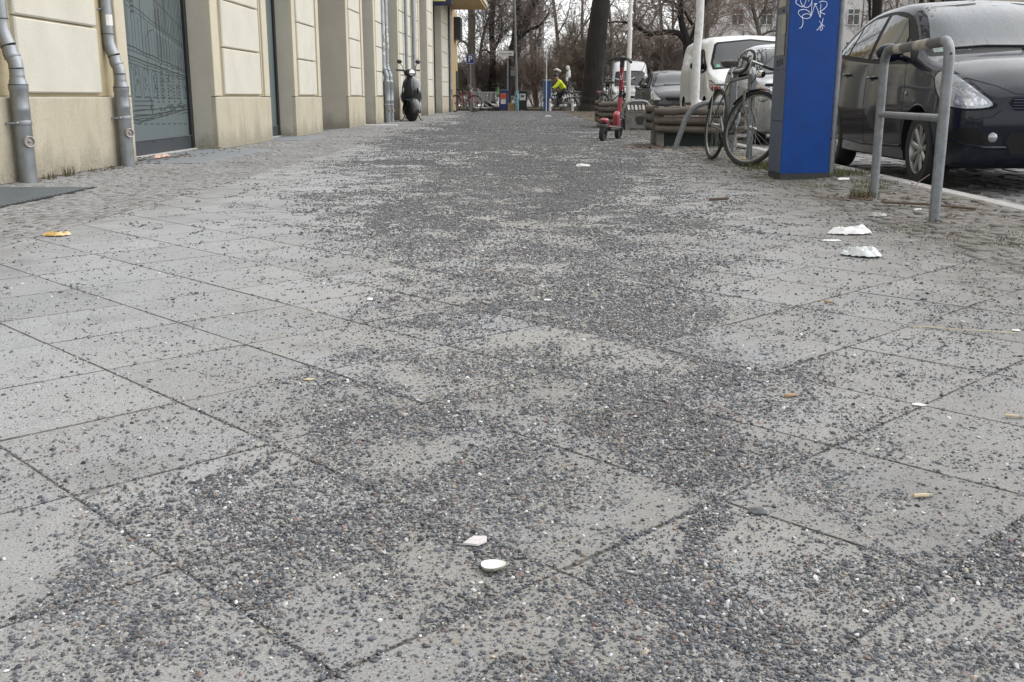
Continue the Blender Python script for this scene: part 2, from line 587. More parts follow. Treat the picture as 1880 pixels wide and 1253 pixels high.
# ================================================================== GRAVEL (loose winter grit)
def pebble_material():
    m = bpy.data.materials.new('grit_stone'); m.use_nodes = True
    nt = m.node_tree; L = nt.links.new; p = nt.nodes['Principled BSDF']
    at = _n(nt, 'ShaderNodeAttribute', attribute_type='INSTANCER', attribute_name='tone')
    tc = _n(nt, 'ShaderNodeTexCoord')
    nz = _n(nt, 'ShaderNodeTexNoise', i_Scale=3.0, i_Detail=4.0); L(tc.outputs['Object'], nz.inputs['Vector'])
    mr = _n(nt, 'ShaderNodeMapRange'); mr.inputs[1].default_value = .3; mr.inputs[2].default_value = .7; mr.inputs[3].default_value = .7; mr.inputs[4].default_value = 1.3
    L(nz.outputs[0], mr.inputs[0])
    vm = _n(nt, 'ShaderNodeVectorMath', operation='SCALE'); L(at.outputs['Color'], vm.inputs[0]); L(mr.outputs[0], vm.inputs['Scale'])
    L(vm.outputs[0], p.inputs['Base Color'])
    p.inputs['Roughness'].default_value = .62
    p.inputs['Specular IOR Level'].default_value = .45
    return m
m_peb = pebble_material()
peb_col = bpy.data.collections.new('grit_shapes')      # shapes only, never linked to the scene
rs = np.random.RandomState(5)
def pebble(seed, sub=1):
    r = np.random.RandomState(seed)
    bm = bmesh.new(); bmesh.ops.create_icosphere(bm, subdivisions=sub, radius=.5)
    cuts = [(Vector(r.randn(3)).normalized(), .24 + .16 * r.rand()) for _ in range(9)]
    sx, sy, sz = 1.15 + .25 * r.rand(), .75 + .2 * r.rand(), .5 + .2 * r.rand()
    for v in bm.verts:
        for n_, d in cuts:
            k = v.co.dot(n_)
            if k > d: v.co -= n_ * (k - d) * .85
        v.co.x *= sx; v.co.y *= sy; v.co.z *= sz
    return bm
names = []
for k in range(7):
    bm = pebble(k + 20, 2 if k < 4 else 1)
    me = bpy.data.meshes.new('grit'); bm.to_mesh(me); bm.free()
    me.materials.append(m_peb)
    o = bpy.data.objects.new('grit_%02d' % k, me); peb_col.objects.link(o)
NS = 7
for k in range(4):                                       # handfuls for the distance (unit = one stone)
    bmj = bmesh.new()
    r = np.random.RandomState(90 + k)
    for q in range(8):
        bm = pebble(200 + k * 10 + q, 1)
        mm = Matrix.Translation((r.uniform(-4.5, 4.5), r.uniform(-4.5, 4.5), 0)) @ Matrix.Rotation(r.uniform(0, 6.28), 4, 'Z') @ Matrix.Scale(r.uniform(.6, 1.25), 4)
        bmesh.ops.transform(bm, matrix=mm, verts=bm.verts)
        tmp = bpy.data.meshes.new('t'); bm.to_mesh(tmp); bm.free(); bmj.from_mesh(tmp); bpy.data.meshes.remove(tmp)
    me = bpy.data.meshes.new('grit'); bmj.to_mesh(me); bmj.free(); me.materials.append(m_peb)
    o = bpy.data.objects.new('grit_%02d' % (NS + k), me); peb_col.objects.link(o)

# swept-together patches and worn-bare spots, measured on the ground: x, y, rx, ry, angle, strength
PATCH = [
    (-0.460, 1.541, 0.065, 0.090, 0.0, 0.80),
    (-0.451, 1.161, 0.129, 0.086, 0.0, 0.70),
    (-0.298, 1.272, 0.139, 0.093, 0.0, 0.75),
    (-0.116, 1.384, 0.095, 0.069, 0.0, 0.60),
    (-0.484, 1.043, 0.142, 0.071, 0.0, 0.70),
    (0.072, 1.561, 0.080, 0.222, 0.0, 0.75),
    (0.277, 1.343, 0.046, 0.246, 0.0, 0.85),
    (0.143, 1.156, 0.133, 0.128, 0.0, 0.90),
    (0.234, 1.042, 0.103, 0.094, 0.0, 0.85),
    (0.020, 1.027, 0.121, 0.069, 0.0, 0.85),
    (0.409, 1.022, 0.113, 0.056, 0.0, 0.70),
    (-0.219, 1.807, 0.131, 0.089, 0.0, 0.80),
    (-0.377, 2.077, 0.092, 0.116, 0.0, 0.70),
    (0.187, 1.845, 0.184, 0.100, 0.0, 0.60),
    (-0.080, 2.146, 0.141, 0.132, 0.0, 0.55),
    (-0.246, 2.386, 0.183, 0.118, 0.0, 0.55),
    (0.051, 2.987, 0.242, 0.198, 0.0, 0.70),
    (0.293, 2.990, 0.274, 0.248, 0.0, 0.60),
    (-0.130, 3.510, 0.283, 0.202, 0.0, 0.60),
    (0.247, 3.516, 0.264, 0.224, 0.0, 0.60),
    (0.592, 2.877, 0.094, 0.122, 0.0, 0.55),
    (-0.222, 2.755, 0.164, 0.141, 0.0, 0.55),
    (0.205, 2.315, 0.088, 0.111, 0.0, 0.50),
    (0.564, 1.920, 0.127, 0.071, 0.0, 0.35),
    (0.485, 1.698, 0.132, 0.085, 0.0, 0.40),
    (0.365, 1.188, 0.129, 0.089, 0.0, 0.35),
    (-0.496, 1.903, 0.064, 0.141, 0.0, 0.25),
    (-0.191, 1.633, 0.115, 0.122, 0.0, -0.93),
    (0.174, 1.449, 0.058, 0.117, 0.0, -0.95),
    (0.070, 2.055, 0.074, 0.122, 0.0, -0.90),
    (-0.048, 2.610, 0.086, 0.230, 0.0, -0.80),
    (0.016, 1.649, 0.042, 0.076, 0.0, -0.90),
    (-0.146, 1.291, 0.056, 0.073, 0.0, -0.75),
    (-0.150, 1.036, 0.091, 0.058, 0.0, -0.65),
    (0.289, 1.043, 0.033, 0.053, 0.0, -0.80),
    (-0.613, 1.503, 0.128, 0.184, 0.0, -0.50),
    (0.124, 1.331, 0.030, 0.036, 0.0, -0.50),
    (-0.297, 1.011, 0.036, 0.033, 0.0, -0.50),
    (0.226, 1.216, 0.024, 0.038, 0.0, -0.60),
    (-0.268, 1.442, 0.073, 0.042, 0.0, -0.50),
    (-0.294, 3.683, 0.118, 0.147, 0.0, -0.80),
    (-0.077, 4.964, 0.185, 0.219, 0.0, -0.80),
    (0.073, 4.420, 0.141, 0.139, 0.0, -0.70),
    (0.259, 1.640, 0.064, 0.080, 0.0, -0.40),
    (-0.180, 3.067, 0.116, 0.087, 0.0, -0.60),
    (0.052, 1.780, 0.059, 0.046, 0.0, -0.50),
    (-0.216, 1.136, 0.073, 0.034, 0.0, -0.50),
]
def coverage(x, y):
    x0, y0 = x, y
    x = x0 + (fbm(x0 * 3.1 + 60, y0 * 2.4 + 11, 3) - .5) * .34; y = y0 + (fbm(x0 * 3.1 + 7, y0 * 2.4 + 81, 3) - .5) * .34
    wy = np.interp(y, [0, 1.2, 1.7, 2.5, 4.5, 7, 10, 20, 46], [.9, .75, .55, .50, .75, 1.15, 1.45, 1.7, 1.8])
    cx = np.interp(y, [0, 2, 4, 8, 20, 46], [0.05, .08, -.02, -.12, -.3, -.5])
    d = np.abs(x - cx) / wy
    band = 1 - sstep(.45, 1.35, d + (fbm(x * 1.3 + 3, y * 1.0) - .5) * .9)
    n1 = fbm(x * 4.2 + 40, y * 3.0 + 9, 4)
    n2 = fbm(x * 13 + 4, y * 9 + 30, 3)
    thr = sstep(.40, .60, n1 * .72 + n2 * .28)
    far = sstep(3.2, 8, y)
    n3 = fbm(x * 1.0 + 12, y * .55 + 77, 3)
    c = band * (thr * (.45 + .02 * far) + .09 + .13 * far) * (1 - far * .55 * (1 - sstep(.36, .56, n3)))
    for (px, py, rx, ry, a, s) in PATCH:
        ca, sa = math.cos(a), math.sin(a)
        u = ((x - px) * ca + (y - py) * sa) / rx; v = (-(x - px) * sa + (y - py) * ca) / ry
        e = np.clip(1.25 - np.sqrt(u * u + v * v) + (n2 - .5) * 1.7, 0, 1)
        e = sstep(0, .85, e)
        if s > 0: c = np.maximum(c, e * s * (.55 + .45 * sstep(.3, .6, n2)))
        else: c = c * (1 + s * .88 * e)
    # loose scatter everywhere on the track
    sc = np.interp(x, [-2.2, -1.2, -.5, .5, 1.7, 2.2], [.016, .024, .05, .07, .06, .04]) * (.35 + 1.3 * sstep(.35, .7, n2))
    # grit and sand settle in the joints
    jd = np.minimum(np.abs(((x0 + y0 - (X0 + Y0 - HD)) / (2 * HD) + .5) % 1 - .5), np.abs(((x0 - y0 - (X0 - Y0 - HD)) / (2 * HD) + .5) % 1 - .5)) * 2 * HD / 1.414
    c = c + (jd < .006) * (.10 + .5 * band) * sstep(.30, .60, n2) * (y0 < 6)
    return np.clip(c + sc, 0, .97)
pts = []; scl = []; rot = []; tone = []; idx = []
def scatter(y0, y1, size, n_per_m2, clump):
    """rejection-sample stones of mean length `size` (m)"""
    xa, xb = -2.9, 2.3
    hw = .56 * y1 + .25
    xa, xb = max(xa, -hw), min(xb, hw)
    n = int((xb - xa) * (y1 - y0) * n_per_m2)
    x = rs.uniform(xa, xb, n); y = rs.uniform(y0, y1, n)
    keep = np.abs(x) < .54 * y + .25
    x, y = x[keep], y[keep]
    k = rs.rand(len(x)) < coverage(x, y) * np.where(x < XL, .6, 1) * np.where(x > XR, .8, 1)
    x, y = x[k], y[k]
    n = len(x)
    s = size * np.exp(rs.randn(n) * .42)
    s = np.clip(s, size * .4, size * 2.9)
    pts.append(np.stack([x, y, s * (.17 if not clump else .2)], 1)); scl.append(s)
    e = np.stack([rs.randn(n) * (.35 if not clump else 0), rs.randn(n) * (.35 if not clump else 0), rs.uniform(0, 6.28, n)], 1)
    rot.append(e)
    idx.append(rs.randint(0, NS, n) if not clump else NS + rs.randint(0, 4, n))
    pal = np.array([(.045, .047, .054), (.062, .066, .075), (.085, .09, .10), (.12, .125, .13), (.055, .062, .06), (.10, .078, .068), (.20, .20, .195), (.33, .325, .315), (.155, .112, .10), (.20, .175, .14)])
    pr = np.array([.18, .20, .18, .13, .08, .08, .08, .035, .018, .025]); pr /= pr.sum()
    t = pal[rs.choice(len(pal), n, p=pr)] * (1 + rs.randn(n, 1) * .22) * 1.5 * np.array([1.01, 1.0, .985])
    if clump: t = t * .35 + np.array([.113, .112, .112]) * .65
    tone.append(np.clip(t, .02, .6))
scatter(.70, 1.6, .0034, 132000, False)
scatter(1.6, 3.0, .0038, 92000, False)
scatter(3.0, 4.6, .0050, 40000, False)
scatter(4.6, 9.0, .0068, 3300, True)
scatter(9.0, 18, .0085, 1800, True)
scatter(18, YE - .5, .013, 600, True)
# fine crumbs
def crumbs(y0, y1, n_per_m2):
    global pts
    hw = .56 * y1 + .25
    n = int(2 * hw * (y1 - y0) * n_per_m2)
    x = rs.uniform(-hw, hw, n); y = rs.uniform(y0, y1, n)
    keep = (np.abs(x) < .54 * y + .25) & (x > XL) & (x < XR)
    x, y = x[keep], y[keep]
    k = rs.rand(len(x)) < .25 + coverage(x, y); x, y = x[k], y[k]; n = len(x)
    s = rs.uniform(.0012, .0028, n)
    pts.append(np.stack([x, y, s * .2], 1)); scl.append(s); rot.append(np.stack([np.zeros(n), np.zeros(n), rs.uniform(0, 6, n)], 1))
    idx.append(rs.randint(4, NS, n))
    v = np.where(rs.rand(n) < .25, .34, .085)
    tone.append(np.stack([v, v * .98, v * .94], 1))
crumbs(.7, 2.2, 30000); crumbs(2.2, 3.4, 14000)
P = np.concatenate(pts); Sc = np.concatenate(scl); Ro = np.concatenate(rot); To = np.concatenate(tone); Ix = np.concatenate(idx)
print('grit points', len(P))
me = bpy.data.meshes.new('gravel')
me.vertices.add(len(P)); me.vertices.foreach_set('co', P.astype(np.float32).ravel())
def attr(n, t, f, a):
    q = me.attributes.new(n, t, 'POINT'); q.data.foreach_set(f, a)
attr('psize', 'FLOAT', 'value', Sc.astype(np.float32))
attr('prot', 'FLOAT_VECTOR', 'vector', Ro.astype(np.float32).ravel())
attr('pidx', 'INT', 'value', Ix.astype(np.int32))
attr('tone', 'FLOAT_COLOR', 'color', np.concatenate([To, np.ones((len(To), 1))], 1).astype(np.float32).ravel())
me.update()
gravel = bpy.data.objects.new('gravel', me); C.objects.link(gravel)
gravel['kind'] = 'stuff'; gravel['label'] = 'dark loose winter grit strewn over the grey pavement slabs'; gravel['category'] = 'gravel'
me.materials.append(m_peb)
ng = bpy.data.node_groups.new('grit_scatter', 'GeometryNodeTree')
ng.interface.new_socket('Geometry', in_out='INPUT', socket_type='NodeSocketGeometry')
ng.interface.new_socket('Geometry', in_out='OUTPUT', socket_type='NodeSocketGeometry')
gi = ng.nodes.new('NodeGroupInput'); go = ng.nodes.new('NodeGroupOutput')
ci = ng.nodes.new('GeometryNodeCollectionInfo'); ci.inputs['Collection'].default_value = peb_col
ci.inputs['Separate Children'].default_value = True; ci.inputs['Reset Children'].default_value = True
ip = ng.nodes.new('GeometryNodeInstanceOnPoints'); ip.inputs['Pick Instance'].default_value = True
def na(n, t):
    q = ng.nodes.new('GeometryNodeInputNamedAttribute'); q.data_type = t; q.inputs['Name'].default_value = n; return q.outputs['Attribute']
l = ng.links.new
l(gi.outputs[0], ip.inputs['Points']); l(ci.outputs[0], ip.inputs['Instance'])
l(na('pidx', 'INT'), ip.inputs['Instance Index'])
er = ng.nodes.new('FunctionNodeEulerToRotation'); l(na('prot', 'FLOAT_VECTOR'), er.inputs[0]); l(er.outputs[0], ip.inputs['Rotation'])
l(na('psize', 'FLOAT'), ip.inputs['Scale'])
l(ip.outputs[0], go.inputs[0])
md = gravel.modifiers.new('scatter', 'NODES'); md.node_group = ng
# ================================================================== PLASTERED BUILDING ON THE LEFT
BO = (-3.65, 9.0, 0.0)
def xf(s):                                   # facade line runs almost parallel to the kerb
    return -3.65 + 0.0125 * (s - 9)
def fbox(mb, s0, s1, d0, d1, z0, z1, bev=0.0):
    """box on the facade: s along the street, d outwards from the pier face"""
    vs = []
    for s in (s0, s1):
        for d in (d0, d1):
            for z in (z0, z1):
                vs.append((xf(s) + d, s, z))
    if not bev:
        mb.add(vs, [(0, 1, 3, 2), (4, 6, 7, 5), (0, 4, 5, 1), (2, 3, 7, 6), (0, 2, 6, 4), (1, 5, 7, 3)])
        return mb
    # front face chamfered
    b = bev
    fr = [(s0, d1 - b, z0), (s1, d1 - b, z0), (s1, d1 - b, z1), (s0, d1 - b, z1), (s0 + b, d1, z0 + b), (s1 - b, d1, z0 + b), (s1 - b, d1, z1 - b), (s0 + b, d1, z1 - b),
          (s0, d0, z0), (s1, d0, z0), (s1, d0, z1), (s0, d0, z1)]
    mb.add([(xf(s) + d, s, z) for s, d, z in fr], [(4, 5, 6, 7), (0, 1, 5, 4), (1, 2, 6, 5), (2, 3, 7, 6), (3, 0, 4, 7), (8, 9, 1, 0), (9, 10, 2, 1), (10, 11, 3, 2), (11, 8, 0, 3)])
    return mb

def plaster(name, col, dirt, grain=.5, streak=True, low=None):
    m = bpy.data.materials.new(name); m.use_nodes = True
    nt = m.node_tree; L = nt.links.new; p = nt.nodes['Principled BSDF']
    pos = _n(nt, 'ShaderNodeNewGeometry').outputs['Position']
    def noise(s, d=6, r=.6, st=None):
        n = _n(nt, 'ShaderNodeTexNoise', i_Scale=s, i_Detail=float(d), i_Roughness=r)
        if st:
            mp = _n(nt, 'ShaderNodeMapping'); mp.inputs['Scale'].default_value = st; L(pos, mp.inputs[0]); L(mp.outputs[0], n.inputs['Vector'])
        else: L(pos, n.inputs['Vector'])
        return n.outputs[0]
    def rng(src, a, b2, c, d):
        n = _n(nt, 'ShaderNodeMapRange'); n.inputs[1].default_value = a; n.inputs[2].default_value = b2
        n.inputs[3].default_value = c; n.inputs[4].default_value = d; L(src, n.inputs[0]); return n.outputs[0]
    def mixc(f, a, b2):
        n = _n(nt, 'ShaderNodeMix', data_type='RGBA'); L(f, n.inputs[0])
        for i, c in ((6, a), (7, b2)):
            if isinstance(c, tuple): n.inputs[i].default_value = (*c, 1)
            else: L(c, n.inputs[i])
        return n.outputs[2]
    base = mixc(rng(noise(2.5), .35, .65, 0, 1), col, tuple(c * .90 for c in col))
    base = mixc(rng(noise(130, 4, .7), .5, .68, 0, grain), base, tuple(c * .55 for c in col))
    if streak:
        base = mixc(rng(noise(5, 6, .6, (1, 1, .25)), .5, .75, 0, .55), base, dirt)
        base = mixc(rng(noise(22, 5, .7), .58, .74, 0, .5), base, dirt)
    if low:
        # splashed-up grime: an uneven tide line of its own height along the foot of the wall
        z = _n(nt, 'ShaderNodeSeparateXYZ'); L(pos, z.inputs[0])
        hh = rng(noise(3.2, 6, .65, (1, 1, .3)), .3, .7, .03, .42)
        df = _n(nt, 'ShaderNodeMath', operation='DIVIDE'); L(z.outputs[2], df.inputs[0]); L(hh, df.inputs[1])
        f = rng(df.outputs[0], .2, 1.2, .75, 0)
        g2 = _n(nt, 'ShaderNodeMath', operation='MULTIPLY'); L(f, g2.inputs[0]); L(rng(noise(45, 5, .7), .35, .6, .35, 1), g2.inputs[1])
        base = mixc(g2.outputs[0], base, low)
    L(base, p.inputs['Base Color'])
    p.inputs['Roughness'].default_value = .92
    p.inputs['Specular IOR Level'].default_value = .2
    bn = _n(nt, 'ShaderNodeBump', i_Strength=.9, i_Distance=.006); L(noise(90, 5, .65), bn.inputs['Height']); L(bn.outputs[0], p.inputs['Normal'])
    return m
m_cream = plaster('cream_plaster', (.555, .505, .39), (.42, .36, .25), .25, False)
m_panel = plaster('panel_plaster', (.58, .555, .475), (.45, .39, .28), .25, False)
m_plinth = plaster('plinth_plaster', (.50, .45, .345), (.30, .27, .18), .85, True, (.19, .175, .14))
m_reveal = plaster('reveal_plaster', (.53, .50, .42), (.34, .30, .23), .25, False, (.17, .155, .12))
m_groove = plaster('groove_plaster', (.50, .42, .27), (.36, .30, .2), .35, False)
m_dark = mat('dark_joint', (.03, .03, .03), .9)

bld = thing('plastered_building', 'cream plastered building with rusticated piers along the left of the pavement', 'building', BO)
ZT = 11.0
PZ = .61                       # plinth height
# piers: (s0, s1, groove spec) - each pier: core, edge strips, plinth, panels
def pier(s0, s1, panels, edges, depth, hi=4.2, ph=.55):
    """panels: list of (a, b) along s; edges: list of (a, b) proud strips"""
    core = MB(); fbox(core, s0 + .002, s1 - .002, -depth, -.055, 0, hi)
    pr = core.build('pier', m_reveal, bld, off=BO)
    gr = MB(); fbox(gr, s0 + .01, s1 - .01, -.056, -.045, PZ, hi); gr.build('groove', m_groove, pr, off=BO)
    pl = MB(); fbox(pl, s0 + .001, s1 - .001, -.056, 0.0, 0, PZ - .012, bev=.008); pl.build('plinth', m_plinth, pr, off=BO)
    for a, b in edges:
        e = MB(); fbox(e, a, b, -.0555, -.004, PZ, hi, bev=.006)
        e.build('edge_strip', m_cream, pr, off=BO)
        e = MB()
        (fbox(e, b + .012, b + .05, -.0557, -.028, PZ, hi) if a < (s0 + s1) / 2 else fbox(e, a - .05, a - .012, -.0557, -.028, PZ, hi))
        e.build('edge_bead', m_cream, pr, off=BO)
    k = 0
    z = PZ + .018
    while z < hi - .1:
        z1 = min(z + ph, hi)
        for a, b in panels:
            q = MB(); fbox(q, a, b, -.0553, -.006, z, z1 - .016, bev=.012)
            q.build('panel', m_panel, pr, off=BO)
        z = z1
    return pr
def std(s0, s1, depth, e=.26, gv=.17):
    if s1 - s0 < 1.0: e, gv = (s1 - s0) * .16, (s1 - s0) * .10
    pier(s0, s1, [(s0 + e + gv, s1 - e - gv)], [(s0 + .002, s0 + e), (s1 - e, s1 - .002)], depth)
pier(4.2, 9.64, [(4.7, 7.05), (7.62, 9.02)], [(9.42, 9.638)], .34)
std(12.14, 14.62, .34)
std(16.10, 18.02, .34, .2, .14)
std(20.55, 22.45, .9, .2, .14)
std(23.90, 26.0, .34, .2, .14)
std(27.9, 31.0, .34, .2, .14)
std(31.7, 32.9, .34)
std(35.0, 37.0, .34, .2, .14)
std(40.0, 42.9, .34, .2, .14)
# corner pilaster and end
m_ochre = plaster('ochre_plaster', (.46, .34, .19), (.30, .22, .12), .3, False)
q = MB(); fbox(q, 43.0, 47.2, -.34, .02, 0, 4.15); q.build('corner_pilaster', m_ochre, bld, off=BO)
q = MB(); fbox(q, 46.2, 47.22, .021, .05, 0, 1.7); q.build('corner_panel', mat('dark_green_board', (.02, .025, .022), .5), bld, off=BO)
q = MB(); fbox(q, 45.4, 46.6, .022, .30, 3.0, 3.9); q.build('wall_box', mat('dark_box', (.03, .035, .04), .4), bld, off=BO)
# wall above and body of the house
q = MB(); fbox(q, 4.2, 47.2, -9.0, -.02, 4.2, ZT); q.build('upper_wall', m_cream, bld, off=BO)
q = MB(); fbox(q, 4.2, 47.2, -9.0, -1.05, 0, 4.19); q.build('inner_wall', mat('inner_wall', (.05, .05, .05), .9), bld, off=BO)
for s in np.arange(6.5, 46, 3.4):                     # windows of the storey above
    w = MB(); fbox(w, s, s + 1.2, -.019, .012, 5.2, 7.2); fo = w.build('window', mat('window_glass', (.03, .035, .04), .06), bld, off=BO)
    w = MB()
    for a, b, c, d in ((s - .1, s, 5.1, 7.3), (s + 1.2, s + 1.3, 5.1, 7.3), (s, s + 1.2, 5.1, 5.2), (s, s + 1.2, 7.2, 7.3), (s + .57, s + .63, 5.2, 7.2)):
        fbox(w, a, b, -.018, .05, c, d)
    w.build('frame', mat('white_paint', (.7, .69, .66), .5), fo, off=BO)
# projecting bay at the far end
q = MB(); fbox(q, 39.3, 44.6, -.02, 1.45, 4.12, 7.5); q.build('bay', m_ochre, bld, off=BO)
q = MB(); fbox(q, 39.2, 44.7, -.01, 1.5, 4.22, 4.40); q.build('bay_cornice', m_cream, bld, off=BO)

# --- openings
m_glass_d = mat('display_glass', (.115, .142, .145), .3, var=.08, vs=2, spec=.3)
m_kick = mat('kick_plate', (.052, .06, .068), .42, metal=.3, var=.12, vs=12)
m_frame = mat('black_frame', (.012, .013, .014), .45)
m_ink = mat('ink', (.022, .026, .028), .6)
m_steel = mat('bolt_steel', (.10, .11, .12), .4, metal=.8)
def door(s0, s1, d, zt, art=False):
    f = MB()
    fbox(f, s1 - .09, s1, d - .06, d + .03, .02, zt)
    fbox(f, s0 + .003, s1 - .09, d - .10, d - .05, .02, zt); fbox(f, s0, s0 + .05, d - .05, d + .012, .02, zt)
    dr = f.build('shop_door', m_frame, bld, off=BO)
    g = MB(); fbox(g, s0 + .05, s1 - .09, d - .03, d, .17, zt); g.build('pane', m_glass_d, dr, off=BO)
    k = MB(); fbox(k, s0 + .01, s1 - .085, d - .04, d + .018, .025, .165, bev=.003); k.build('kick_plate', m_kick, dr, off=BO)
    k = MB(); fbox(k, s0 + .01, s1 - .085, d - .04, d + .026, .166, .174); k.build('ledge', mat('ledge_metal', (.16, .17, .17), .4, metal=.5), dr, off=BO)
    n = 5
    for i in range(n):
        s = s0 + .12 + (s1 - s0 - .3) * i / (n - 1)
        bb = MB(); bb.ball((xf(s) + d + .02, s, .145), .011, 8, 5); bb.build('bolt', m_steel, dr, off=BO, smooth=True)
    return dr
D1 = door(9.66, 12.12, -.30, 4.1)
door(14.64, 16.08, -.28, 4.1)
door(22.47, 23.88, -.28, 4.1)
door(26.02, 27.88, -.28, 4.1)
door(32.92, 34.98, -.28, 4.1)
door(37.02, 39.98, -.28, 4.1)
q = MB(); fbox(q, 18.04, 20.53, -.95, -.9, 0, 4.1); q.build('entrance_door', mat('entrance_wood', (.05, .035, .022), .5), bld, off=BO)
q = MB(); fbox(q, 31.02, 31.68, -.2, -.1, 0, 4.1); q.build('recess_wall', m_reveal, bld, off=BO)
# line drawing of an old street printed on the pane
ink = MB()
def stroke(a, b, w=.0035):
    (s0, z0), (s1, z1) = a, b
    w *= 1.7
    dx, dz = s1 - s0, z1 - z0
    l = math.hypot(dx, dz)
    if l < 1e-6: return
    nx, nz = -dz / l * w / 2, dx / l * w / 2
    X = lambda s: xf(s) - .30 + .0012
    ink.add([(X(s0), s0 + nx, z0 + nz), (X(s1), s1 + nx, z1 + nz), (X(s1), s1 - nx, z1 - nz), (X(s0), s0 - nx, z0 - nz)], [(0, 1, 2, 3)])
def sk_(a, b, w=.0035, k=4, j=.004):
    p = [(a[0] + (b[0] - a[0]) * i / k + random.gauss(0, j), a[1] + (b[1] - a[1]) * i / k + random.gauss(0, j)) for i in range(k + 1)]
    p[0], p[-1] = a, b
    for u, v in zip(p, p[1:]): stroke(u, v, w)
random.seed(21)
# far house on the left
for s in (9.72, 9.95, 10.18, 10.42): sk_((s, .62), (s + random.uniform(-.02, .02), 2.4), .005)
for z in (1.05, 1.09, 1.28, 1.31, 1.38): sk_((9.71, z + .03), (10.2, z - .03), .005)
for s in (10.0, 10.3, 10.55):
    for z in np.arange(1.42, 1.75, .05): sk_((s, z), (s + .07, z + .01), .014, 1)
    sk_((s, 1.35), (s, 1.8), .004); sk_((s + .08, 1.35), (s + .08, 1.8), .004)
sk_((10.2, 1.22), (10.34, 1.05), .005)
# receding corner house: cornice lines fall to the right
V = (14.6, .56)
def toV(s0, z0, s1):
    t = (s1 - s0) / (V[0] - s0); return z0 + (V[1] - z0) * t
for z0, w in ((1.10, .008), (1.06, .005), (1.0, .009), (.97, .005), (.93, .004), (.46, .006), (.40, .007), (1.55, .006), (1.50, .004), (1.85, .006)):
    sk_((10.36, z0), (12.02, toV(10.36, z0, 12.02)), w, 7)
for s in np.arange(10.38, 12.02, .085):
    t = (s - 10.36) / 1.66
    zt = toV(10.36, 1.05, s)
    sk_((s, zt + .01), (s + random.uniform(-.01, .01), min(2.2, zt + random.uniform(.35, .9))), random.choice((.003, .005, .008)) * (1 + t))
    if random.random() < .8:
        zb = toV(10.36, .98, s); sk_((s, zb - .02), (s, zb - random.uniform(.1, .16)), random.choice((.004, .009)) * (1 + t * .7), 2)
for s in np.arange(11.2, 12.0, .045):                 # shutters on the dark flank
    z1 = toV(10.36, 1.5, s); sk_((s, z1), (s, z1 + .5), .010, 3); sk_((s, toV(10.36, 1.12, s)), (s, z1 - .05), .006, 3)
for s in np.arange(10.5, 12.0, .24):                  # arched shop windows
    zt = toV(10.36, .84, s); zb = toV(10.36, .60, s); w = .16 - .05 * (s - 10.5)
    pts_ = [(s + w / 2 + w / 2 * math.cos(a), zt + .07 * math.sin(a)) for a in np.linspace(PI, 0, 9)]
    for u, v in zip(pts_, pts_[1:]): stroke(u, v, .005)
    sk_((s, zb), (s, zt), .005); sk_((s + w, zb), (s + w, zt), .005); sk_((s, zb), (s + w, zb), .008)
    for k in range(9):
        a = (s + random.uniform(.02, w - .02), random.uniform(zb + .04, zt)); sk_(a, (a[0] + random.uniform(-.04, .04), a[1] + random.uniform(-.05, .05)), .008, 2)
for s in (11.1, 11.25, 11.42, 11.6, 11.78):
    for z in np.arange(.55, .95, .035): sk_((s, z), (s + .05, z - .004), .009, 1)
for k in range(5): sk_((10.45, .56 - k * .045), (11.0, .555 - k * .043), .006)
for k in range(70):                                   # rubble, kerb and road edge
    s = random.uniform(11.1, 11.98); z = toV(10.36, .42, s) + random.uniform(-.06, .06); sk_((s, z), (s + random.uniform(.03, .09), z + .008), .005, 1)
sk_((9.74, .42), (10.6, .36), .007, 8, .006); sk_((10.6, .36), (12.0, .52), .007, 8, .006); sk_((9.74, .38), (10.5, .34), .006, 8, .006); sk_((10.5, .34), (12.0, .46), .006, 8)
for k in range(9): sk_((10.5 + k * .17, .335 - k * .004), (10.5 + k * .17 + .1, .333 - k * .004), .006, 1)
# a cart and a tree at the kerb, a lamp
for k in range(60):
    a = (10.1 + random.gauss(0, .09), .42 + random.gauss(0, .07)); sk_(a, (a[0] + random.gauss(0, .05), a[1] + random.gauss(0, .04)), .006, 2)
for c in (9.86, 10.1):
    pp = [(c + .07 * math.cos(t), .37 + .06 * math.sin(t)) for t in np.linspace(0, 6.3, 14)]
    for u, v in zip(pp, pp[1:]): stroke(u, v, .007)
for k in range(26):
    a = (10.16 + random.gauss(0, .05), .56 + abs(random.gauss(0, .05))); sk_(a, (a[0] + random.gauss(0, .05), a[1] + .05), .006, 2)
pp = [(10.9 + .24 * (1 - math.cos(t)), 1.16 + .12 * math.sin(t)) for t in np.linspace(0, 1.5, 8)]
for u, v in zip(pp, pp[1:]): stroke(u, v, .006)
sk_((10.9, .9), (10.9, 1.16), .006)
for k in range(16):
    a = (10.92 + random.gauss(0, .02), random.uniform(.42, .58)); sk_(a, (a[0] + random.gauss(0, .02), a[1] + .04), .008, 2)
for s in np.arange(9.75, 10.2, .02): sk_((s, 1.17 + random.uniform(-.02, .02)), (s + .012, 1.17), random.choice((.01, .02)), 1)
ink.build('line_drawing', m_ink, D1, off=BO)
random.seed(8)

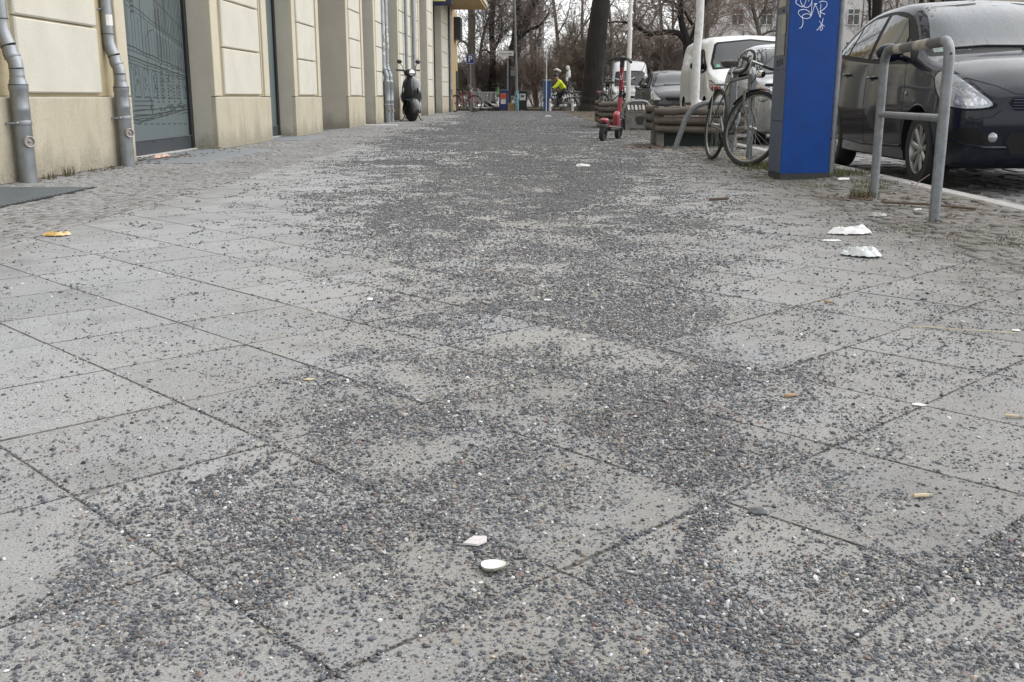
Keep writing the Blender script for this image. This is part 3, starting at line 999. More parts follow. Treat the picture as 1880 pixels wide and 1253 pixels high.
# --- thresholds, light-shaft grating
m_thr = mat('threshold_stone', (.20, .215, .225), .75, var=.12, vs=20, bump=.2, bs=150, world=True)
for (s0, s1, d1) in ((9.55, 12.2, .62), (14.6, 16.2, .45)):
    t = MB(); t.bx(xf(s0) - .33, xf(s0) + d1, s0, s1, -.009, .0085, bev=.003)
    o = t.build('threshold_slab', m_thr, pav)
for k, (s0, s1) in enumerate(((9.62, 12.14), (14.62, 16.1))):
    t = MB(); fbox(t, s0 + .01, s1 - .01, -.28, -.245, .009, .024); t.build('door_rail', mat('pale_rail', (.42, .40, .37), .7), bld, off=BO)
gt = thing('light_shaft_grating', 'blue grey steel grating set in the cobbles below the left downpipe', 'grating', (-3.2, 5.9, .004))
m_grt = mat('grating_steel', (.19, .215, .235), .5, metal=.4, var=.15, vs=10)
f = MB(); f.bx(-.55, .28, -2.3, 1.06, -.0095, .003); f.build('frame', mat('grate_pit_shade', (.012, .013, .014), .8), gt)  # black sheet under the bars: shade of the open shaft put into colour
for i in range(55):
    f = MB(); f.bx(-.53, .26, -2.26 + i * .06, -2.26 + i * .06 + .028, .0032, .006); f.build('bar', m_grt, gt)

# --- downpipes
m_zinc = mat('zinc', (.29, .305, .32), .42, metal=.75, var=.22, vs=14, rvar=.12, col2=(.22, .235, .24), c2s=7, c2lo=.45, c2hi=.7)
m_seal = mat('seal', (.03, .03, .03), .7)
m_cover = mat('cleanout_metal', (.34, .32, .30), .5, metal=.6, var=.2, vs=40)
def downpipe(s, label, k=1.0, swan=True, hatch=True, r=.062, zj=.68, group='galvanised downpipes on the facade'):
    d = .075
    t = thing('downpipe', label, 'downpipe', (xf(s) + d, s, 0), 0, group)
    p = MB()
    p.lathe([(r, 0), (r, .50), (r * 1.06, .515), (r, .53), (r, zj - .045), (r * 1.07, zj - .03), (r * 1.07, zj)], n=20)
    p.build('standpipe', m_zinc, t, smooth=True)
    q = MB(); q.lathe([(r * 1.09, zj), (r * 1.09, zj + .006)], n=20); q.build('seal', m_seal, t)
    r2 = r * .80
    q = MB(); q.lathe([(r * .99, zj + .006), (r * .93, zj + .03), (r2, zj + .05), (r2 * 1.05, zj + .06), (r2, zj + .075), (r2, zj + .11)], n=20); q.build('reducer', m_zinc, t, smooth=True)
    if swan:
        j1 = zj + .112
        q = MB(); q.lathe([(r2 * 1.06, j1), (r2 * 1.06, j1 + .005)], n=20); q.build('seal', m_seal, t)
        dx = -.075
        pts_ = [(0, 0, j1 + .005), (-.004, 0, j1 + .05), (-.03, 0, j1 + .10), (dx * .5, 0, j1 + .155)]
        q = MB(); q.tube(pts_, [r2, r2, r2 * 1.02, r2], 18); q.tube(arc((-.018, 0, j1 + .08), r2 * 1.0, 0, 2 * PI, 18, (1, 0, .35), (0, 1, 0))[:-1], .006, 6, closed=True)
        q.build('bend', m_zinc, t, smooth=True)
        q = MB(); q.tube([(dx * .5, 0, j1 + .155), (dx * .53, 0, j1 + .161)], r2 * 1.09, 18); q.build('seal', m_seal, t)
        pts_ = [(dx * .53, 0, j1 + .16), (dx * .8, 0, j1 + .21), (dx, 0, j1 + .27), (dx, 0, j1 + .335)]
        q = MB(); q.tube(pts_, [r2, r2 * 1.03, r2, r2], 18); q.build('bend', m_zinc, t, smooth=True)
        q = MB(); q.lathe([(r2 * 1.06, j1 + .335), (r2 * 1.06, j1 + .341)], o=(dx, 0, 0), n=18); q.build('seal', m_seal, t)
        q = MB(); q.lathe([(r2, j1 + .341), (r2, 2.0), (r2 * 1.06, 2.02), (r2, 2.05), (r2, 4.3)], o=(dx, 0, 0), n=18); q.build('upper_pipe', m_zinc, t, smooth=True)
        q = MB(); q.lathe([(r2 * 1.04, 1.32), (r2 * 1.04, 1.345)], o=(dx, 0, 0), n=18); q.tube([(dx - .02, -.055, 1.333), (dx - .06, -.09, 1.333)], .006, 6); q.build('clamp', m_zinc, t, smooth=True)
    else:
        q = MB(); q.lathe([(r2, zj + .11), (r2, 4.3)], n=18); q.build('upper_pipe', m_zinc, t, smooth=True)
    q = MB(); q.lathe([(r * 1.05, .405), (r * 1.08, .412), (r * 1.08, .432), (r * 1.05, .438)], n=20); q.tube([(0, -r, .42), (-.05, -r - .03, .42), (-.075, -r - .03, .42)], .007, 6); q.ball((.0, -r - .012, .42), .013, 8, 5)
    q.build('clamp', m_zinc, t, smooth=True)
    if hatch:
        n = Vector((.80, -.60, .0)).normalized(); R = n.to_track_quat('Z', 'Y').to_matrix()
        c = Vector((0, 0, .29)) + n * (r - .012)
        q = MB(); q.lathe([(.040, 0), (.041, .03), (.036, .036), (.030, .034), (.029, .024)], o=c, rot=R, n=20); hh = q.build('cleanout_cover', m_cover, t, smooth=True)
        q = MB(); q.ball(c + n * .03, (.010, .010, .010), 8, 5); q.build('knob', m_cover, hh, smooth=True)
    return t
DP1 = downpipe(7.40, 'nearest galvanised downpipe with swan neck and round cleanout cover, above the grating')
downpipe(9.22, 'galvanised swan neck downpipe with a paper sticker, beside the printed glass door')
sticker = MB(); 
for i in range(6):
    a0 = math.radians(-75 + i * 13); a1 = math.radians(-75 + (i + 1) * 13); rr = .0515
    cx, cy = xf(9.22) + .075 - .075, 9.22
    sticker.add([(cx + rr * math.cos(a), cy + rr * math.sin(a), z) for a, z in ((a0, 1.20), (a1, 1.20), (a1, 1.29), (a0, 1.29))], [(0, 1, 2, 3)])
so = sticker.build('sticker', mat('paper_white', (.68, .67, .64), .7), None, off=(xf(9.22), 9.22, 1.2)); so.location = (xf(9.22), 9.22, 1.2)
tag(so, 'small white paper sticker wrapped round the downpipe by the glass door', 'sticker')
TW = {}
for (s, l) in ((25.15, 'left one of the twin downpipes plastered with torn white stickers'), (25.75, 'right one of the twin downpipes, the one nearer the scooter')):
    TW[s] = downpipe(s, l, swan=True, zj=.95, r=.075)
m_torn = mat('torn_paper', (.62, .62, .60), .8, var=.2, vs=30)
for k in range(16):
    s = random.choice((25.15, 25.75)); z = random.uniform(1.35, 2.6); w = random.uniform(.03, .07); h = random.uniform(.04, .14)
    cx, cy, rr = xf(s) + .075 - .075, s, .0615
    a0 = random.uniform(-70, 10)
    st = MB()
    for i in range(3):
        b0, b1 = math.radians(a0 + i * 14), math.radians(a0 + i * 14 + 14)
        st.add([(rr * math.cos(b0), rr * math.sin(b0), -h / 2), (rr * math.cos(b1), rr * math.sin(b1), -h / 2 + random.uniform(-.02, .02)), (rr * math.cos(b1), rr * math.sin(b1), h / 2), (rr * math.cos(b0), rr * math.sin(b0), h / 2 + random.uniform(-.02, .02))], [(0, 1, 2, 3)])
    o = st.build('torn_sticker', m_torn, TW[s]); o.location = (-.075, 0, z)
downpipe(29.0, 'slim downpipe directly behind the black scooter', swan=False, hatch=False, zj=.9, r=.06)
downpipe(30.7, 'downpipe just past the black scooter, right of the slim one', swan=False, hatch=False, zj=.9, r=.07)
downpipe(42.95, 'last downpipe near the far corner of the cream building', swan=False, hatch=False, zj=.9, r=.07)

# shop sign hanging out from the wall near the far end
sg = thing('shop_sign', 'dark blue hanging shop sign with yellow panel near the far end of the facade', 'shop sign', (-3.16, 38.7, 3.80), 0, None, .55)
q = MB(); q.bx(-.75, .75, -.09, .09, 0.0, 1.2, bev=.05); q.build('sign_box', mat('sign_blue', (.012, .018, .05), .35), sg)
q = MB(); q.bx(-.5, .32, -.096, -.091, .27, .95); yp = q.build('yellow_panel', mat('sign_yellow', (.72, .68, .22), .5), sg)
q = MB(); q.bx(-.38, .2, -.1, -.0965, .58, .95); q.build('blue_field', mat('sign_teal', (.05, .16, .25), .5), yp)
q = MB(); q.tube(arc((-.1, -.0915, .6), .6, 0, 2 * PI, 30, (1, 0, 0), (0, 0, 1))[:-1], .02, 6, closed=True); q.build('ring', mat('sign_ring', (.03, .04, .10), .35), sg)
def text(name, body, size, m, parent, loc, rot, ext=.002, align='CENTER'):
    cu = bpy.data.curves.new(name, 'FONT'); cu.body = body; cu.size = size; cu.extrude = ext; cu.align_x = align; cu.align_y = 'CENTER'
    tmp = bpy.data.objects.new(name, cu); C.objects.link(tmp)
    bpy.context.view_layer.update()
    me = bpy.data.meshes.new_from_object(tmp.evaluated_get(bpy.context.evaluated_depsgraph_get()))
    bpy.data.objects.remove(tmp); bpy.data.curves.remove(cu)
    me.materials.clear(); me.materials.append(m)
    o = bpy.data.objects.new(name, me); C.objects.link(o); o.parent = parent; o.location = loc; o.rotation_euler = rot
    return o
text('lettering', 'BONKA', .23, mat('ink_black', (.015, .015, .015), .6), yp, (-.09, -.099, .42), (PI / 2, 0, 0))
# ================================================================== STREET FURNITURE ON THE RIGHT
m_galv = mat('galvanised_steel', (.20, .212, .22), .48, metal=.6, var=.25, vs=25, rvar=.12, col2=(.13, .138, .142), c2s=11, c2lo=.5, c2hi=.75, bump=.05, bs=200)
m_galv_d = mat('galvanised_dull', (.22, .235, .25), .5, metal=.6, var=.25, vs=20, rvar=.1)
m_tape = mat('old_tape', (.30, .28, .24), .8, var=.35, vs=30)
m_tape_d = mat('old_tape_dark', (.10, .095, .09), .8, var=.3, vs=30)
def hoop(a, b, h, r, label, crossbar=None, cr=.09, lean=(0, 0), m=None, tapes=False, group='steel hoops along the kerb'):
    """inverted-U stand between ground points a and b; root at a"""
    m = m or m_galv
    a = Vector((*a, 0)); b = Vector((*b, 0))
    t = thing('steel_hoop', label, 'bike stand', a, 0, group)
    u = (b - a); L_ = u.length; u.normalize()
    lv = Vector((lean[0], lean[1], 0))
    def P(s, z): return u * s + Vector((0, 0, z)) + lv * z
    pts = [P(0, -.05), P(0, h - cr)]
    for i in range(1, 7): pts.append(P(cr - cr * math.cos(i * PI / 12), h - cr + cr * math.sin(i * PI / 12)))
    for i in range(0, 7): pts.append(P(L_ - cr + cr * math.sin(i * PI / 12), h - cr + cr * math.cos(i * PI / 12)))
    pts.append(P(L_, -.05))
    q = MB(); q.tube(pts, r, 18); q.build('hoop_tube', m, t, smooth=True)
    if crossbar:
        q = MB(); q.tube([P(.012, crossbar), P(L_ - .012, crossbar)], r * .72, 14); q.build('crossbar', m, t, smooth=True)
    if tapes:
        for (s0, s1, mm) in ((.10, .30, m_tape_d), (.32, .55, m_tape), (.56, .80, m_tape_d), (.80, .93, m_tape), (.95, 1.10, m_tape_d)):
            q = MB(); q.tube([P(s0, h), P((s0 + s1) / 2, h), P(s1, h)], r + .0012, 18, cap=False); q.build('tape_wrap', mm, t, smooth=True)
        q = MB(); q.tube([P(-.0005, .80) - u * (r - .003), P(-.0005, .80) - u * (r + .001)], .006, 8); q.build('vent_hole', m_seal, t)
    return t
hoop((1.997, 5.085), (2.09, 6.281), .862, .0255, 'nearest grey steel hoop with a crossbar and peeling tape, in front of the dark car', .50, tapes=True)
hoop((2.185, 10.35), (2.235, 11.50), .86, .030, 'steel hoop with crossbar that the silver bicycle leans on', .50, m=m_galv_d)
hoop((1.70, 12.15), (2.28, 12.05), .535, .030, 'low bent steel hoop in front of the log planter', None, cr=.2, lean=(.33, .08))
hoop((1.80, 20.45), (2.35, 20.6), .52, .03, 'low steel hoop behind the grey wooden crate', None, cr=.2, lean=(.1, 0))
hoop((2.25, 14.2), (2.45, 15.0), .53, .03, 'low steel hoop coloured as brightly lit at the back of the log planter', None, cr=.2, m=mat('lit_pale_steel', (.6, .6, .6), .4, metal=.3))  # white light on the tube is put into this paler steel colour

# --- blue parking ticket machine
m_blue = mat('machine_blue', (.0003, .037, .19), .45, var=.16, vs=7, rvar=.12, col2=(.02, .035, .10), c2s=26, c2lo=.62, c2hi=.75, spec=.22)
m_slate = mat('machine_slate', (.030, .052, .095), .45, var=.12, vs=7)
PM = thing('parking_meter', 'tall blue parking ticket machine with white graffiti on its side', 'ticket machine', (2.05, 8.0, 0))
PF = [(1.874, 7.735), (2.262, 7.865), (2.225, 8.22), (1.93, 8.2), (1.862, 8.07)]
pf = [(x - 2.05, y - 8.0) for x, y in PF]
q = MB(); q.prism([(x * 1.02, y * 1.02) for x, y in pf], -.01, .045); q.build('base_plate', mat('base_black', (.02, .022, .024), .7), PM)
q = MB(); q.prism(pf, .046, 1.78); q.build('housing', m_blue, PM)
A, Lc = Vector((*pf[0], 0)), Vector((*pf[4], 0))
w = (Lc - A); wl = w.length; w.normalize(); nrm = Vector((w.y, -w.x, 0))
if nrm.x > 0: nrm = -nrm
def face(mb, u0, u1, z0, z1, d0, d1):
    vs = [A + w * u + nrm * d + Vector((0, 0, z)) for u in (u0, u1) for d in (d0, d1) for z in (z0, z1)]
    mb.add(vs, [(0, 1, 3, 2), (4, 6, 7, 5), (0, 4, 5, 1), (2, 3, 7, 6), (0, 2, 6, 4), (1, 5, 7, 3)])
for z0, z1 in ((.05, .425), (.43, .795), (.80, 1.76)):
    q = MB(); face(q, .004, wl - .004, z0, z1, .0005, .008); q.build('front_panel', m_slate, PM)
q = MB(); face(q, .06, .27, .90, 1.19, .0085, .011); sc = q.build('screen', mat('screen_glass', (.02, .022, .025), .08), PM)
q = MB(); face(q, .05, .15, 1.05, 1.17, .0112, .013); q.build('label_plate', mat('label_beige', (.30, .28, .24), .6), PM)
q = MB(); face(q, .08, .26, 1.24, 1.4, .0085, .012); q.build('label_plate', mat('label_beige', (.30, .28, .24), .6), PM)
for u, z in ((.10, .86), (.16, .855), (.22, .85)):
    q = MB(); face(q, u, u + .03, z - .03, z + .015, .0085, .012); q.build('button', mat('button_dark', (.015, .016, .018), .4), PM)
q = MB(); face(q, .13, .15, 1.20, 1.222, .0085, .012); q.build('lock', m_seal, PM)
# graffiti: a marker tag, drawn as thin strokes on the blue side
R_ = Vector((*pf[1], 0)); bu = (R_ - A).normalized(); bn = Vector((bu.y, -bu.x, 0))
tagm = MB()
def gpx(x, y):                       # tag laid out in its own units: 0..1 across, z down from 1.30
    u = .03 + (x - 450) / 700 * .385; z = 1.302 - y / 1253 * .600
    return A + bu * u + Vector((0, 0, z)) + bn * .0012
def scrib(pp, w=.0055, bez=True):
    P = [Vector((x, y, 0)) for x, y in pp]
    out = []
    n = len(P)
    for i in range(n - 1):
        p0, p1, p2, p3 = P[max(i - 1, 0)], P[i], P[i + 1], P[min(i + 2, n - 1)]
        for t in np.linspace(0, 1, 5)[:-1]:
            out.append(.5 * ((2 * p1) + (p2 - p0) * t + (2 * p0 - 5 * p1 + 4 * p2 - p3) * t * t + (3 * p1 - p0 - 3 * p2 + p3) * t ** 3))
    out.append(P[-1])
    tagm.tube([gpx(o.x, o.y) for o in out], w * .5, 5)
scrib([(560, 0), (520, 20), (470, 70), (480, 110), (560, 150), (590, 140), (620, 60), (630, -20)])
scrib([(480, -30), (500, 20), (480, 60)])
scrib([(540, -20), (530, 50), (570, 130), (640, 160), (690, 120), (710, 60), (708, 10), (712, 150), (712, 280), (730, 220), (760, 120), (790, 100), (750, 105), (790, 160), (850, 295), (845, 200), (850, 100)])
scrib([(820, 80), (870, 60), (935, 80), (930, 140), (850, 210), (835, 215), (880, 235), (920, 248)])
scrib([(712, 280), (690, 230), (620, 190), (540, 200), (515, 240), (560, 295), (640, 320), (700, 295), (690, 260), (630, 250), (580, 280), (595, 370), (580, 440), (545, 462)])
scrib([(655, 58), (662, 66)], .009)
scrib([(895, 305), (885, 370), (850, 440), (810, 485)]); scrib([(840, 350), (880, 390), (925, 425)]); scrib([(880, 380), (895, 450), (880, 480), (860, 470), (880, 400)])
tagm.build('graffiti_tag', mat('graffiti_white', (.62, .66, .78), .6), PM)
# sign post strapped to the machine
sp = thing('sign_post', 'galvanised sign post standing right beside the blue ticket machine', 'post', (2.322, 8.03, 0))
q = MB(); q.lathe([(.030, -.02), (.030, 3.4)], n=18); q.build('post_tube', m_galv, sp, smooth=True)
q = MB(); q.lathe([(.0325, .165), (.0325, .18)], n=18); q.tube([(-.03, 0, .172), (-.075, -.01, .172)], .006, 6); q.build('strap', m_galv, sp, smooth=True)
q = MB(); q.ball((-.012, -.027, .29), .007, 8, 5); q.build('bolt_hole', m_seal, sp)
q = MB(); q.bx(-.3, .3, -.034, -.031, 2.4, 3.2); q.build('sign_plate', m_galv, sp)

# ================================================================== BICYCLES
m_rub = mat('tyre_rubber', (.022, .022, .022), .75, var=.15, vs=40)
m_alu = mat('bike_alloy', (.36, .37, .36), .35, metal=.9, var=.15, vs=60, rvar=.1)
m_blk = mat('black_plastic', (.018, .018, .019), .5)
m_lea = mat('black_saddle', (.02, .019, .018), .45)
def torus(mb, R, r, n=40, k=8, c=(0, 0, 0)):
    mb.tube(arc(c, R, 0, 2 * PI, n, (1, 0, 0), (0, 0, 1))[:-1], r, k, closed=True)
def bike_wheel(parent, name, c, R=.335, detail=True, M=None, m_rim=None):
    M = M or Matrix.Identity(4)
    T = M @ Matrix.Translation(c)
    q = MB(); torus(q, R - .017, .017, 44 if detail else 26, 8); q.xf(T); w_ = q.build(name, m_rub, parent, smooth=True)
    q = MB(); torus(q, R - .040, .0085, 44 if detail else 26, 6); q.xf(T); q.build('rim', m_rim or mat('dull_rim', (.22, .225, .22), .4, metal=.8), w_, smooth=True)
    q = MB()
    n = 28 if detail else 14
    for i in range(n):
        a = 2 * PI * i / n; b = a + (.5 if i % 2 else -.5); y = .03 if (i // 2) % 2 else -.03
        q.tube([(.02 * math.cos(b), y, .02 * math.sin(b)), ((R - .045) * math.cos(a), 0, (R - .045) * math.sin(a))], .0012 if detail else .002, 3, cap=False)
    q.xf(T); q.build('spokes', m_alu, w_, kind='stuff')
    q = MB(); q.lathe([(.012, -.05), (.022, -.035), (.014, -.02), (.014, .02), (.022, .035), (.012, .05)], axis='Y', n=10); q.xf(T); q.build('hub', m_alu, w_, smooth=True)
    return w_
def bicycle(label, loc, rz, lean, steer, m_fr, bars='drop', rack=True, guard=True, detail=True, step=False, group='parked bicycles', m_bar=None, basket=False):
    t = thing('bicycle', label, 'bicycle', loc, rz, group)
    t.rotation_euler = (lean, 0, rz)
    R = .335
    wb = 1.02
    BB = Vector((.43, 0, .28)); RA = Vector((0, 0, R)); ST = Vector((.28, 0, .78)); HT = Vector((.82, 0, .80)); HB = Vector((.862, 0, .66)); FA = Vector((wb, 0, R))
    q = MB(); n = 10
    q.tube([BB, ST], .0145, n); q.tube([HT, HB], .018, n)
    if step:
        q.tube([BB + Vector((.02, 0, .05)), HB + Vector((-.02, 0, .0))], .017, n); q.tube([BB + (ST - BB) * .45, HT + (HB - HT) * .5], .012, n)
    else:
        q.tube([BB, HB + Vector((-.01, 0, .02))], .0155, n); q.tube([ST - Vector((-.01, 0, .03)), HT - Vector((0, 0, .02))], .0135, n)
    for s in (-1, 1):
        q.tube([BB + Vector((0, .02 * s, 0)), RA + Vector((0, .06 * s, 0))], .009, 8); q.tube([ST + Vector((0, .012 * s, -.04)), RA + Vector((0, .06 * s, 0))], .007, 8)
    q.lathe([(.022, -.035), (.022, .035)], o=BB, axis='Y', n=12)
    q.build('frame', m_fr, t, smooth=True)
    bike_wheel(t, 'rear_wheel', RA, R, detail)
    # steering assembly turns about the head tube
    ax = (HT - HB).normalized()
    Mst = Matrix.Translation(HB) @ Matrix.Rotation(steer, 4, ax) @ Matrix.Translation(-HB)
    q = MB()
    for s in (-1, 1):
        q.tube([HB + Vector((.005, .055 * s, -.03)), HB + Vector((.035, .055 * s, -.15)), FA + Vector((-.035, .052 * s, .08)), FA + Vector((0, .05 * s, 0))], [.013, .012, .010, .009], 8)
    q.tube([HB + Vector((.005, -.055, -.03)), HB + Vector((.002, 0, -.012)), HB + Vector((.005, .055, -.03))], .014, 8)
    q.xf(Mst); q.build('fork', m_fr if not m_bar else m_bar, t, smooth=True)
    bike_wheel(t, 'front_wheel', FA, R, detail, Mst)
    st_top = HT + ax * .10
    q = MB(); q.tube([HT - ax * .02, st_top, st_top + Vector((.07, 0, .005))], .012, 8); q.xf(Mst); q.build('stem', m_alu, t, smooth=True)
    C0 = st_top + Vector((.07, 0, .005))
    q = MB(); gq = MB()
    if bars == 'drop':
        q.tube([C0 + Vector((0, -.10, 0)), C0, C0 + Vector((0, .10, 0))], .0125, 8)
        for s in (-1, 1):
            pp = [C0 + Vector(p) for p in ((0, .08 * s, 0), (0, .19 * s, 0), (.03, .205 * s, 0), (.085, .21 * s, -.01), (.11, .212 * s, -.05), (.095, .214 * s, -.10), (.05, .216 * s, -.135), (-.03, .22 * s, -.14))]
            gq.tube(pp, .0155, 8)
    elif bars == 'flat':
        q.tube([C0 + Vector((-.03, -.29, .01)), C0 + Vector((0, -.1, 0)), C0 + Vector((0, .1, 0)), C0 + Vector((-.03, .29, .01))], .012, 8)
        for s in (-1, 1): gq.tube([C0 + Vector((-.025, .19 * s, .008)), C0 + Vector((-.032, .31 * s, .011))], .017, 8)
    else:
        for s in (-1, 1):
            q.tube([C0, C0 + Vector((.02, .10 * s, .05)), C0 + Vector((-.03, .24 * s, .09)), C0 + Vector((-.22, .30 * s, .06))], .0115, 8)
            gq.tube([C0 + Vector((-.11, .268 * s, .078)), C0 + Vector((-.23, .303 * s, .058))], .017, 8)
    q.xf(Mst); hb = q.build('handlebar', m_alu, t, smooth=True)
    gq.xf(Mst); gq.build('grip_tape', m_blk, hb, smooth=True)
    if detail:
        for s in (-1, 1):
            q = MB()
            if bars == 'drop':
                q.tube([C0 + Vector(p) for p in ((.09, .21 * s, .012), (.125, .21 * s, .02), (.135, .21 * s, -.04), (.12, .208 * s, -.11))], [.012, .011, .007, .005], 8)
            else:
                q.tube([C0 + Vector((.03, .12 * s, 0)), C0 + Vector((.045, .22 * s, -.01))], .005, 6)
            q.xf(Mst); q.build('brake_lever', m_alu, t, smooth=True)
        q = MB(); q.tube([C0 + Vector(p) for p in ((.12, .2, .03), (.17, .12, .12), (.15, .02, .08), (.02, .01, -.08), (-.05, .01, -.2))], .0025, 5); q.tube([C0 + Vector(p) for p in ((.12, -.2, .03), (.18, -.13, .10), (.13, -.03, .03), (.03, 0, -.14))], .0025, 5)
        q.xf(Mst); q.build('brake_cable', m_blk, t)
        q = MB(); q.lathe([(.0, .045), (.028, .04), (.036, .0), (.03, -.025), (.01, -.04)], o=C0 + Vector((.07, 0, -.09)), axis='X', n=16); q.xf(Mst); q.build('headlamp', mat('chrome', (.7, .7, .68), .12, metal=1), t, smooth=True)
        q = MB(); q.tube([C0 + Vector((.05, 0, -.09)), C0 + Vector((-.01, 0, -.2))], .006, 6); q.xf(Mst); q.build('lamp_bracket', m_blk, t)
    # saddle
    q = MB(); q.tube([ST, ST + (ST - BB).normalized() * .12], .012, 8); q.build('seat_post', m_alu, t, smooth=True)
    sp_ = ST + (ST - BB).normalized() * .135
    q = MB()
    secs = [(-.13, .075, .0), (-.11, .088, .012), (-.05, .075, .010), (.02, .04, .004), (.10, .024, .004), (.15, .014, -.006)]
    ring = []
    for (x, w, z) in secs:
        ring.append([sp_ + Vector((x, w * math.cos(a), z + .026 * math.sin(a) * (1 if math.sin(a) > 0 else 1.3))) for a in np.linspace(0, 2 * PI, 13)[:-1]])
    vs = [v for r in ring for v in r]; fs = []
    for i in range(len(ring) - 1):
        for k in range(12): fs.append((i * 12 + k, i * 12 + (k + 1) % 12, (i + 1) * 12 + (k + 1) % 12, (i + 1) * 12 + k))
    fs += [tuple(range(12)), tuple((len(ring) - 1) * 12 + k for k in range(12))]
    q.add(vs, fs); q.build('saddle', m_lea, t, smooth=True)
    # cranks and chain
    q = MB(); q.lathe([(.09, .042), (.095, .045), (.09, .048)], o=BB, axis='Y', n=24)
    ca = .9
    q.tube([BB + Vector((0, .06, 0)), BB + Vector((.165 * math.cos(ca), .065, -.165 * math.sin(ca)))], .009, 6); q.tube([BB + Vector((0, -.05, 0)), BB + Vector((-.165 * math.cos(ca), -.06, .165 * math.sin(ca)))], .009, 6)
    q.build('crankset', m_alu, t, smooth=True)
    for s, k in ((1, 1), (-1, -1)):
        c = BB + Vector((k * .165 * math.cos(ca), s * .11, -k * .165 * math.sin(ca)))
        q = MB(); q.box(c, (.085, .07, .02), bev=.006); q.build('pedal', m_blk, t)
    q = MB(); q.tube([BB + Vector((0, .045, .092)), RA + Vector((0, .045, .04))], .004, 5); q.tube([BB + Vector((0, .045, -.092)), RA + Vector((0, .045, -.04))], .004, 5); q.lathe([(.04, .04), (.042, .045), (.04, .05)], o=RA, axis='Y', n=16); q.build('chain', m_blk, t)
    if guard:
        for (c, a0, a1, M_) in ((RA, -.2, 2.7, Matrix.Identity(4)), (FA, .9, 2.6, Mst)):
            q = MB()
            for i in range(16):
                a = a0 + (a1 - a0) * i / 15
                rr = R + .018
                for yy, dz in ((-.024, -.010), (-.014, 0), (.014, 0), (.024, -.010)):
                    q.v.append(tuple(c + Vector(((rr + dz) * math.cos(a), yy, (rr + dz) * math.sin(a)))))
            for i in range(15):
                for k in range(3): q.f.append((i * 4 + k, i * 4 + k + 1, i * 4 + 5 + k, i * 4 + 4 + k)); q.mi.append(0)
            q.xf(M_); q.build('mudguard', m_blk, t, smooth=True)
    if rack:
        q = MB()
        zr = 2 * R + .05
        for s in (-1, 1):
            q.tube([(.22, .05 * s, zr), (-.2, .06 * s, zr), (-.22, .04 * s, zr)], .005, 6); q.tube([(0, .065 * s, R), (-.06, .06 * s, zr)], .004, 6)
        for x in (-.2, -.08, .04, .15): q.tube([(x, -.055, zr), (x, .055, zr)], .004, 6)
        q.build('rack', m_alu, t, smooth=True)
        q = MB(); q.box((-.225, 0, zr - .03), (.03, .07, .04), bev=.008); q.build('rear_lamp', mat('red_lens', (.25, .01, .01), .25), t)
    if basket:
        q = MB()
        c = C0 + Vector((.12, 0, -.02))
        for z in np.linspace(-.2, 0, 6): q.tube([c + Vector((x, y, z)) for x, y in ((-.1, -.15), (.14, -.15), (.14, .15), (-.1, .15))], .004, 4, closed=True)
        for y in np.linspace(-.15, .15, 7): q.tube([c + Vector((.14, y, 0)), c + Vector((.14, y, -.2)), c + Vector((-.1, y, -.2)), c + Vector((-.1, y, 0))], .003, 4)
        q.xf(Mst); q.build('wire_basket', m_blk, t)
    return t
m_silver = mat('silver_green_paint', (.10, .106, .096), .4, metal=.5, var=.2, vs=20)
# heading from rear wheel to front wheel
bicycle('silver sport bicycle with drop handlebars leaning on the hoop beside the blue machine', (1.80, 10.27, 0), math.atan2(-.99, .11), math.radians(-6), math.radians(30), m_silver)
bicycle('dark bicycle with wire basket parked behind the red kick scooter', (1.62, 23.2, 0), math.atan2(-.85, .42), math.radians(-3), math.radians(-14), mat('bike_dark', (.03, .03, .032), .4), bars='city', step=True, basket=True, detail=False)

# ================================================================== LOG PLANTERS, CRATE, SAPLINGS
m_log = mat('weathered_log', (.105, .090, .074), .9, var=.45, vs=14, bump=.6, bs=50, stretch=(1, 6, 6), col2=(.075, .06, .048), c2s=3, c2lo=.45, c2hi=.7)
m_log_e = mat('log_end', (.26, .21, .15), .9, var=.3, vs=40, bump=.3)
m_grey_w = mat('grey_timber', (.22, .205, .185), .88, var=.35, vs=20, bump=.4, bs=80, col2=(.11, .10, .09), c2s=6)
m_green = mat('dark_green_box', (.008, .022, .018), .6, var=.2)
m_soil = mat('leaf_litter', (.10, .065, .04), .95, var=.5, vs=40, bump=.8, bs=80, col2=(.17, .10, .05), c2s=25)
def logx(t, x0, x1, y, z, r):
    q = MB(); n = 9
    pts = [(x0 + (x1 - x0) * i / n, y + random.gauss(0, .004), z + random.gauss(0, .004)) for i in range(n + 1)]
    q.tube(pts, [r * random.uniform(.9, 1.08) for _ in pts], 10); return q.build('log', m_log, t, smooth=True, angle=60)
